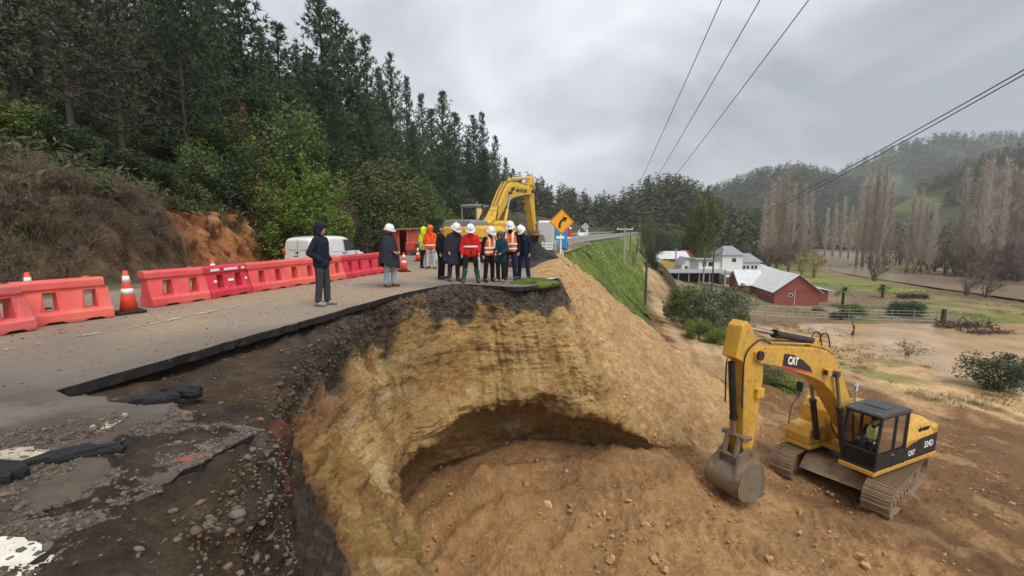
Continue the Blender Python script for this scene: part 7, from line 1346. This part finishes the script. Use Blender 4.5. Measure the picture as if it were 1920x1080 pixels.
for x_ in np.linspace(-6, 6, 7): q = MB(); q.box((x_, -.2, 1.2), (.16, .16, 2.4)); q.build('post', M_GWALL, SD)
q = MB(); q.box((4.6, 1.2, .8), (1.7, 3.2, 1.5)); q.box((4.6, 1.5, 1.5), (1.5, 1.6, .5)); q.build('stored_car_cover', M_DGREY, SD, bevel=.15)
for i, (u, Yd, w, d_, h, lb) in enumerate(((1432, 104, 6.5, 5, 2.6, 'white-roofed shed behind the red house ridge'), (1412, 112, 5.5, 4, 3.0, 'pale shed between the white house and the river trees'), (1388, 92, 3.0, 3, 1.6, 'low white-roofed lean-to beside the white house'))):
    t = house('shed', lb, u, Yd); q = MB(); q.box((0, d_ / 2, h / 2), (w, d_, h)); q.build('wall', M_GWALL, t); q = MB(); q.box((0, d_ / 2, h + .1), (w + .8, d_ + .8, .1), Matrix.Rotation(.08, 3, 'X')); q.build('roof', M_RIDGE, t); window(t, (-.8, -.02, h * .55), .8, .6)
FH = house('far_building', 'long low grey building with white roof far up the valley', 1404, 190, -7.0); q = MB(); q.box((0, 3, 1.5), (12.5, 6, 3)); q.build('wall', M_GWALL, FH); roof_gable('roof', FH, -6.3, 6.3, 0, 6, 3, 4.1, M_RIDGE, .6, 'x', 1.5)
for x_ in np.linspace(-1, 5.4, 6): window(FH, (x_, -.03, 1.7), .7, .8)
for i, (u, w) in enumerate(((1388, 1.6), (1396, 1.7), (1404, 1.5))): x = uv_pos(u, 176); t = thing('parked_car', ('white car at the end of the row by the far building', 'white car in the middle of the row by the far building', 'white car of the far row nearest the poplars')[i], 'car', (x, 176, lz(x, 176))); q = MB(); q.prism([(-.9, .3), (-.95, .8), (-.6, 1.4), (.5, 1.4), (.95, .85), (.95, .3)], -1.6, 1.6); q.build('body', M_VAN, t, bevel=.12)
# fences
def fence_boards(name, label, pts, h, mat, w=.9, gap=.03, var=None):
    C = resample(np.array(pts, float), w); t = thing(name, label, 'fence', (*C[0], lz(*C[0]))); z0 = lz(*C[0]); bm_ = MB(); bm_.box((w / 2, 0, h / 2), (w - gap, .05, h)); mes = [bm_.mesh('board', m_) for m_ in mat]
    for i in range(len(C) - 1): d_ = C[i + 1] - C[i]; o = link('board', mes[i % len(mes)], t, (C[i, 0] - C[0, 0], C[i, 1] - C[0, 1], lz(*C[i]) - z0 + random.uniform(-.1, .1)), (0, 0, math.atan2(d_[1], d_[0])))
    return t
M_RUST = mk('rusty_sheet', (.26, .095, .05), .8, .25, 2); M_GSH = mk('grey_sheet', (.26, .25, .24), .7, .2, 2)
fence_boards('lane_fence', 'patchwork fence of rusty and grey sheets along the dirt lane', [(uv_pos(1276, 66), 66), (uv_pos(1262, 76), 76), (uv_pos(1248, 86), 86), (uv_pos(1236, 97), 97), (uv_pos(1222, 108), 108)], 1.9, [M_GSH, M_RUST, M_WOOD, M_GSH, M_WOOD], 1.1)
fence_boards('yellow_fence', 'bright yellow board fence in front of the brown house', [(uv_pos(1226, 112), 112), (uv_pos(1282, 111), 111)], 1.9, [M_YWALL], 1.2)
def wire_fence(name, label, pts, step, h, mat, wires=(.4, .8, 1.2), lean=0):
    C = resample(np.array(pts, float), step); z0 = lz(*C[0]); t = thing(name, label, 'fence', (*C[0], z0)); P = [Vector((*(c_ - C[0]), lz(*c_) - z0)) for c_ in C]
    for p_ in P: q = MB(); q.box((p_.x, p_.y, p_.z + h / 2 - .1), (.06, .06, h + .2)); q.build('post', mat, t)
    for wz in wires: q = MB(); q.tube([p_ + Vector((0, 0, wz)) for p_ in P], .012, 4); q.build('wire', M_ALU, t)
    return t
wire_fence('wire_fence', 'wire fence on grey posts between the dug field and the red house yard', [(uv_pos(1405, 58), 58), (uv_pos(1520, 57.5), 57.5), (uv_pos(1640, 57), 57), (uv_pos(1775, 56), 56)], 2.6, 1.7, M_GSH, (.3, .7, 1.1, 1.5))
wire_fence('white_rail_fence', 'pale rail fence running back past the palm', [(uv_pos(1680, 66), 66), (uv_pos(1630, 74), 74), (uv_pos(1590, 84), 84), (uv_pos(1535, 92), 92)], 2.4, 1.1, M_GSH, ())
C = [(uv_pos(1680, 66), 66), (uv_pos(1630, 74), 74), (uv_pos(1590, 84), 84), (uv_pos(1535, 92), 92)]; wf = bpy.data.objects['white_rail_fence']; C2 = resample(np.array(C), 2.4)
for wz in (.5, .95): q = MB(); q.tube([Vector((*(c_ - C2[0]), lz(*c_) - lz(*C2[0]) + wz)) for c_ in C2], .035, 4); q.build('rail', M_GSH, wf)
x = uv_pos(1783, 55); t = thing('gate_post', 'thick weathered gate post at the end of the wire fence', 'post', (x, 55, lz(x, 55))); q = MB(); q.box((0, 0, .95), (.4, .35, 1.9), taper=.9); q.build('post_body', M_BARK, t); q = MB(); q.box((0, 0, 1.95), (.42, .37, .1)); q.build('post_cap', M_BARK, t)
def brushpile(u, Yd, l, h, label):
    x = uv_pos(u, Yd); rng = np.random.default_rng(int(u)); n = 420; P0 = np.stack([rng.uniform(-l / 2, l / 2, n), rng.normal(0, .5, n), rng.uniform(0, h, n) * rng.uniform(.3, 1, n)], 1); d_ = rng.normal(size=(n, 3)) * [1.4, .5, .5]; d_ /= np.linalg.norm(d_, axis=1)[:, None]; V, Fc = strips(P0 - d_ * .5, P0 + d_ * .5, .05, .02, rng); t = thing('brush_pile', label, 'brush pile', (x, Yd, lz(x, Yd))); link('branches', npmesh('branches', V, Fc, M_BARK, False), t)
brushpile(1822, 52, 6.5, 1.3, 'low pile of dark branches past the gate post'); brushpile(1870, 49, 5, .8, 'thin line of dark brushwood near the picture edge'); brushpile(1720, 78, 5, 1.1, 'dark driftwood pile at the river edge')
# ------------------------------------------------------------------ poles and wires
M_POLE = mk('pole_wood', (.085, .062, .05), .9, .25, 1.5, stretch=(3, 3, .3)); M_CONC = mk('pole_concrete', (.30, .285, .26), .85, .12, 2); M_WIRE = mk('wire_black', (.02, .02, .022), .6)
def pole(u, Yd, vt, label, mat, r=.14, zg=None, cross=None, tilt=0.0, n=4):
    x = uv_pos(u, Yd); z = (lz(x, Yd) if zg is None else zg); h = CAMH + (430 - vt) / F * Yd - z; t = thing('utility_pole', label, 'pole', (x, Yd, z), group=None); t.rotation_euler = (0, tilt, 0); q = MB(); q.box((0, 0, h / 2 - .3), (2 * r, 2 * r, h + .6), taper=.7) if n == 4 else q.cyl((0, 0, -.4), (0, 0, h), r, r * .7, 10); q.build('shaft', mat, t)
    if cross: 
        q = MB(); q.box((0, 0, h - .15), (cross, .12, .14)); q.build('crossarm', M_WPOST, t)
        for k in (-.45, 0, .45): q = MB(); q.cyl((k * cross, 0, h - .08), (k * cross, 0, h + .16), .05, n=8); q.build('insulator', M_WHITE, t)
    return t, Vector((x, Yd, z + h))
def slz(x, y):                                                        # ground height on slope or valley
    k = ((CREST - [x, y]) ** 2).sum(1).argmin(); off = (x - CREST[k, 0]) * CRR[k, 0] + (y - CREST[k, 1]) * CRR[k, 1]; fall = float(np.interp(CREST[k, 1], [14, 30, 60, 100, 140, 200, 400], [.80, .86, 1.12, 1.2, .9, .5, .4])); return max(lz(x, y), -fall * max(0, off))
x = uv_pos(1170, 72); T1, P1 = pole(1170, 72, 428, 'grey pole with white crossarm standing on the grass slope', M_CONC, .2, slz(x, 72) - .3, 2.6)
x = uv_pos(1213, 58); pole(1213, 58, 484, 'short dark pole at the foot of the grass slope beside the lane', M_POLE, .2, slz(x, 58) - .2, n=10)
for u, Yd, vt, tl, lb in ((1181, 92, 428, .0, 'thin pole just past the pole with the crossarm'), (1194, 100, 420, .02, 'thin pole at the top end of the grass slope'), (1189, 82, 448, .13, 'thin dark leaning pole on the grass slope'), (1186, 78, 470, .04, 'short dark pole on the grass slope behind the crossarm pole')): x = uv_pos(u, Yd); pole(u, Yd, vt, lb, M_POLE, .1, slz(x, Yd) - .3, n=8, tilt=tl)
x = uv_pos(1267, 104); pole(1267, 104, 466, 'pale pole in front of the yellow fence', M_CONC, .16); x = uv_pos(1362, 78); pole(1362, 78, 506, 'pale concrete post beside the open shed', M_CONC, .18)
T2, P2 = pole(1338, 80, 436, 'dark pole hidden among the eucalyptus leaves', M_POLE, .15, n=10)
def wire(label, A, B, sag, r):
    A = Vector(A); B = Vector(B); mid = A.lerp(B, .5); pts = [A.lerp(B, t) - Vector((0, 0, 4 * sag * t * (1 - t))) for t in np.linspace(0, 1, 40)]; q = MB(); q.tube([p_ - A for p_ in pts], r, 5); o = q.build('power_line', M_WIRE, loc=A); return tag(o, label, 'wire', 'power lines overhead')
def through(P, u, v, Y0, Yend):                                       # near end of a line that passes the pixel (u, v) at depth Y0
    q = Vector(aty(u, v, Y0)); d = q - P; return P + d * ((Yend - P.y) / d.y)
hx = P1.x; h0 = P1
for k, (u, v, lb) in enumerate(((1338, 8, 'thin overhead wire nearest the wood'), (1405, 8, 'thin overhead wire in the middle of the three'), (1490, 8, 'thin overhead wire of the three farthest from the wood'))):
    Pk = h0 + Vector(((k - 1) * 1.17, 0, .16)); q = through(Pk, u, v, 13, -6); wire(lb, q + Vector((0, 0, .0)), Pk, .55, .012 + .001 * k)
for (u, v, lb, dz, sg) in ((1915, 105, 'upper of the two thick sloping cables', .25, 1.5), (1915, 113, 'lower of the two thick sloping cables', -.25, 1.55)):
    Pk = P2 + Vector((0, 0, dz)); q = through(Pk, u, v, 16, 2); wire(lb, q, Pk, sg * .6, .022)
# ------------------------------------------------------------------ stones, clods, broken asphalt
def rock_mesh(name, seed, mat, sub=1, flat=.7, amp=.28):
    bm_ = bmesh.new(); bmesh.ops.create_icosphere(bm_, subdivisions=sub, radius=1); V = np.array([v.co[:] for v in bm_.verts]); n_ = fbm(V * 1.1 + seed * 3.1, 2, seed); V = V * (1 + amp * n_)[:, None] * [1.15, .85, flat]
    for v, c_ in zip(bm_.verts, V): v.co = c_
    me = bpy.data.meshes.new(name); bm_.to_mesh(me); bm_.free(); me.materials.append(mat); me.polygons.foreach_set('use_smooth', [sub > 1] * len(me.polygons)); return me
M_STONE = mk('grey_stone', (.12, .105, .09), .8, .25, 3, objvar=.4, bump=.2, bscale=9); M_STONEB = mk('brown_stone', (.14, .095, .062), .85, .25, 3, objvar=.35, bump=.2, bscale=9); M_CLOD = mk('soil_clod', (.40, .235, .10), .9, .2, 3, objvar=.3, island=.2, bump=.3, bscale=9)
RS = [rock_mesh('stone', 30 + k, (M_STONE, M_STONE, M_STONEB)[k % 3], 2, .65) for k in range(6)]
rng = np.random.default_rng(51); ns_near = int(np.searchsorted(WARC, 14.5)); jb = int(np.searchsorted(tpar, 2.0)); j0 = int(np.searchsorted(tpar, .02)); cntS = 0
def near_pt():
    while True:
        i = rng.integers(int(np.searchsorted(WARC, 4.2)), ns_near); j = int(j0 + (jb - j0) * rng.uniform(0, 1) ** 1.5); p_ = WV[i, j]
        if p_[1] > 1.3 and p_[0] < .2: return p_
for k in range(230):
    p_ = near_pt(); s = rng.uniform(.012, .034) if rng.uniform() < .94 else rng.uniform(.035, .06); o = link('stone', RS[k % 6], PIT, (p_[0], p_[1], p_[2] + s * .05), tuple(rng.uniform(-.5, .5, 2)) + (rng.uniform(0, 6),)); o.scale = (s,) * 3
def lumps(name, label, P, S, mat, seed, colA, colB, sub=1, kind='stuff', parent=None):
    base = rock_mesh('tmp', seed, mat, sub, .75, .3); nv = len(base.vertices); bv = np.empty(nv * 3); base.vertices.foreach_get('co', bv); bv = bv.reshape(-1, 3); bf = np.array([p_.vertices[:] for p_ in base.polygons]); n = len(P); a = rng.uniform(0, 6.28, n); ca, sa = np.cos(a), np.sin(a); q = bv[None] * rng.uniform(.7, 1.3, (n, 1, 3)); V = np.stack([q[..., 0] * ca[:, None] - q[..., 1] * sa[:, None], q[..., 0] * sa[:, None] + q[..., 1] * ca[:, None], q[..., 2]], -1) * S[:, None, None] + P[:, None]
    Fc = (bf[None] + (np.arange(n) * nv)[:, None, None]).reshape(-1, 3); c_ = np.repeat(lerpc(colA, colB, rng.uniform(0, 1, n)), nv, 0); o = link(name, npmesh(name, V.reshape(-1, 3), Fc, mat, False, c_), parent); return tag(o, label, kind=kind)
M_GRAV = mk('loose_gravel', (1, 1, 1), .85, .2, 12, attr='col')
P = np.array([near_pt() for _ in range(5500)]) + rng.normal(0, .012, (5500, 3)); xg = rng.uniform(-4.6, -1.3, 17000); yg = rng.uniform(1.5, 4.5, 17000); dn_ = fbm(P3(xg * 1.4, yg * 1.4), 3, 55) + np.interp(xg + .35 * (3.6 - yg), [-4.4, -3.4, -2.6, -2.0], [-.45, .05, .5, .7]); 
def in_poly(x, y, pl):
    pl = np.asarray(pl); r = np.zeros(len(x), bool)
    for (x0, y0), (x1, y1) in zip(pl, np.roll(pl, -1, 0)):
        if y0 == y1: continue
        c_ = ((y0 > y) != (y1 > y)) & (x < (x1 - x0) * (y - y0) / (y1 - y0) + x0); r ^= c_
    return r
okg = (dn_ > .0) & in_poly(xg, yg, poly); Pg = np.stack([xg, yg, roadz(xg, yg) + .002], 1)[okg]; P = np.r_[P, Pg]
lumps('gravel', 'loose dark gravel and grit along the near broken edge', P, rng.uniform(.004, .015, len(P)) * np.where(rng.uniform(size=len(P)) < .08, 2.0, 1), M_GRAV, 61, (.055, .042, .032), (.17, .13, .095))
ii = rng.integers(0, NS, 11000); jj = rng.integers(3, int(np.searchsorted(tpar, 1.9)), 11000); P = WV[ii, jj]; ok = (WARC[ii] > 12) & (WOC[ii, jj] < .3); P = P[ok]; lumps('rim_gravel', 'grit and pebbles in the dark layer under the road', P, rng.uniform(.008, .028, len(P)), M_GRAV, 62, (.035, .028, .022), (.16, .13, .10))
# grit on the asphalt
n = 1500; x = rng.uniform(-9, 1, n); y = rng.uniform(1.2, 14, n); okm = (x < -4.6 + .255 * (y - 4.36)) | ((y < 3.6) & (x < -2.4)); x, y = x[okm], y[okm]; P = np.stack([x, y, roadz(x, y) + .004], 1); lumps('road_grit', 'scattered grit on the asphalt', P, rng.uniform(.004, .018, len(P)), M_GRAV, 63, (.05, .045, .04), (.22, .17, .12))
# clods on pit floor, spoil and slope
n = 4600; x = rng.uniform(-3, 22, n); y = rng.uniform(6, 30, n); gd = GROUND.data; z = lowz(x, y) + .05; P = np.stack([x, y, z], 1); S_c = rng.uniform(.012, .05, n) * np.where(rng.uniform(size=n) < .06, 2.3, 1); lumps('soil_clods', 'loose lumps of soil over the pit floor and spoil', P, S_c, M_GRAV, 64, (.30, .17, .07), (.46, .29, .13))
i_ = rng.integers(5, 330, 4000); j_ = rng.integers(15, 130, 4000); okm = SLG[i_, j_] < .3; P = SLV[i_[okm], j_[okm]]; lumps('slope_clods', 'loose lumps of soil on the raw fill slope', P, rng.uniform(.012, .055, len(P)), M_GRAV, 65, (.34, .19, .075), (.52, .33, .15))
RC = [rock_mesh('soil_block', 80 + k, M_CLOD, 1, .7, .55) for k in range(4)]
for k in range(60):
    u, v = rng.uniform(780, 1500), rng.uniform(830, 1070); p_ = aty(u, v, 11); 
    for it in range(6): zt = float(lowz([p_[0]], [p_[1]])[0]); p_ = atz(u, v, zt)
    s = rng.uniform(.03, .085) if k % 6 else rng.uniform(.09, .14); 
    if p_[1] > 14.5: continue
    o = link('soil_block', RC[k % 4], GROUND, (p_[0], p_[1], zt + .02 + s * .12), (rng.uniform(-.4, .4), rng.uniform(-.4, .4), rng.uniform(0, 6))); o.scale = (s, s * rng.uniform(.7, 1.1), s)
u, v = 1066, 855; p_ = atz(u, v, -4.95); o = link('pale_stone', RS[0], None, (p_[0], p_[1], float(lowz([p_[0]], [p_[1]])[0]) + .06), (.2, .1, 1)); o.scale = (.13, .1, .09); o.data = RS[0].copy(); o.data.materials[0] = mk('pale_stone', (.40, .38, .34), .8, .15, 5); tag(o, 'pale grey stone lying on the talus inside the hollow', 'stone')
M_ASPH = mk('fresh_asphalt_break', (.016, .016, .017), .7, .3, 9, bump=.6, bscale=30); M_ASPT = mk('asphalt_grey', (.13, .12, .108), .75, .2, 9, bump=.3, bscale=50)
def chunk(u, v, l, w, h, rz, label, tilt=(0, 0)):
    p_ = atz(u, v, 0); z0 = float(roadz([p_[0]], [p_[1]])[0]); t = thing('asphalt_chunk', label, 'asphalt chunk', (p_[0], p_[1], z0 + .01), rot=(tilt[0], tilt[1], rz)); rg = np.random.default_rng(int(u * 7 + v)); n = 22; a = np.linspace(0, 2 * np.pi, n, endpoint=False) + rg.uniform(-.1, .1, n); r = 1 + rg.normal(0, .2, n); ring = np.stack([l / 2 * r * np.cos(a), w / 2 * r * np.sin(a)], 1); q = MB()
    top = [(x_ * .93, y_ * .93, h * (.55 + .7 * rg.uniform())) for x_, y_ in ring]; bot = [(x_, y_, -.02) for x_, y_ in ring]; md_ = [(x_ * 1.03, y_ * 1.03, h * .5) for x_, y_ in ring]; q.add(bot + md_ + top, [(i, (i + 1) % n, n + (i + 1) % n, n + i) for i in range(n)] + [(n + i, n + (i + 1) % n, 2 * n + (i + 1) % n, 2 * n + i) for i in range(n)]); q.add(top, [tuple(range(n))]); q.mi[-1] = 0; q.build('broken_edge', M_ASPH, t); return t
chunk(135, 850, .62, .17, .06, .55, 'long black broken asphalt slab lying beside the paint line'); chunk(8, 890, .30, .18, .07, .3, 'black asphalt lump at the picture edge'); chunk(290, 752, .55, .20, .05, -.1, 'dark slab lifted along the crack at the torn corner', (.1, -.12)); chunk(345, 742, .30, .12, .06, .35, 'small dark slab tipped up beside the crack', (.35, .1))
for k, (u, v, s) in enumerate(((350, 868, .055), (380, 862, .05), (365, 850, .035), (488, 790, .03))): p_ = atz(u, v, -.05); o = link('brick_piece', RS[k], PIT, (p_[0], p_[1], -.03), (0, 0, k)); o.scale = (s, s * .7, s * .7); o.data = RS[k].copy(); o.data.materials[0] = mk('red_brick', (.27, .075, .04), .85, .2, 6)
# ---- paint on the road
M_PAINT = mk('worn_white_paint', (.44, .39, .29), .7, .15, 8, dirt=(.24, .19, .14), dirt_amt=.9); M_PAINT2 = mk('bright_worn_paint', (.70, .67, .58), .7, .12, 8, dirt=(.45, .38, .28), dirt_amt=.5)
def paint(poly_px, mat, seed, z=.005, jitter=.02, gs=.02, cut=-.12):
    pts = np.array([atz(u, v)[:2] for u, v in poly_px]); pts = resample(np.r_[pts, pts[:1]], .05); rg = np.random.default_rng(seed); pts = pts + rg.normal(0, jitter, pts.shape); gx_, gy_ = np.meshgrid(np.arange(pts[:, 0].min(), pts[:, 0].max(), gs), np.arange(pts[:, 1].min(), pts[:, 1].max(), gs)); allp = [Vector(q) for q in pts] + [Vector(q) for q in zip(gx_.ravel(), gy_.ravel())]
    r = geometry.delaunay_2d_cdt(allp, [(i, (i + 1) % len(pts)) for i in range(len(pts))], [], 1, 1e-4); rv_ = np.array([tuple(q) for q in r[0]]); wn = fbm(P3(rv_[:, 0] * 5, rv_[:, 1] * 5, seed), 5, 3, .7); q = MB(); q.add([(a, b, c_ + z) for (a, b), c_ in zip(rv_, roadz(rv_[:, 0], rv_[:, 1]) + .006)], [tuple(f_) for f_, k_ in zip(r[2], wn[[f_[0] for f_ in r[2]]]) if len(f_) >= 3 and k_ > cut]); return q.build('paint_mark', mat, ROAD)
paint([(-60, 1000), (40, 990), (105, 1018), (90, 1045), (92, 1085), (-60, 1100)], M_PAINT2, 1, jitter=.012, cut=-.55); paint([(-30, 850), (60, 832), (110, 830), (60, 855), (-30, 880)], M_PAINT, 2, jitter=.012); paint([(148, 800), (190, 783), (232, 772), (236, 781), (190, 797), (150, 808)], M_PAINT, 3, jitter=.01)
for k, (u0, v0, u1, v1) in enumerate(((10, 655, 75, 644), (120, 634, 255, 611), (290, 605, 420, 578), (440, 574, 520, 560), (560, 552, 640, 536), (660, 532, 740, 520))): paint([(u0, v0), (u1, v1), (u1, v1 + 2.0), (u0, v0 + 2.6)], M_PAINT, 10 + k, z=.004, jitter=.016, cut=.05)
# ------------------------------------------------------------------ air
HZ = MB(); HZ.box((650, 700, 120), (3400, 2600, 272)); hzo = HZ.build('haze', None); m = bpy.data.materials.new('haze_air'); m.use_nodes = True; t = m.node_tree; t.nodes.clear(); o_ = t.nodes.new('ShaderNodeOutputMaterial'); pv = t.nodes.new('ShaderNodeVolumePrincipled'); pv.inputs['Color'].default_value = (.9, .93, .97, 1); pv.inputs['Density'].default_value = .00028; pv.inputs['Anisotropy'].default_value = .2; t.links.new(pv.outputs[0], o_.inputs['Volume']); hzo.data.materials.clear(); hzo.data.materials.append(m); tag(hzo, 'thin pale haze filling the valley air', kind='stuff')
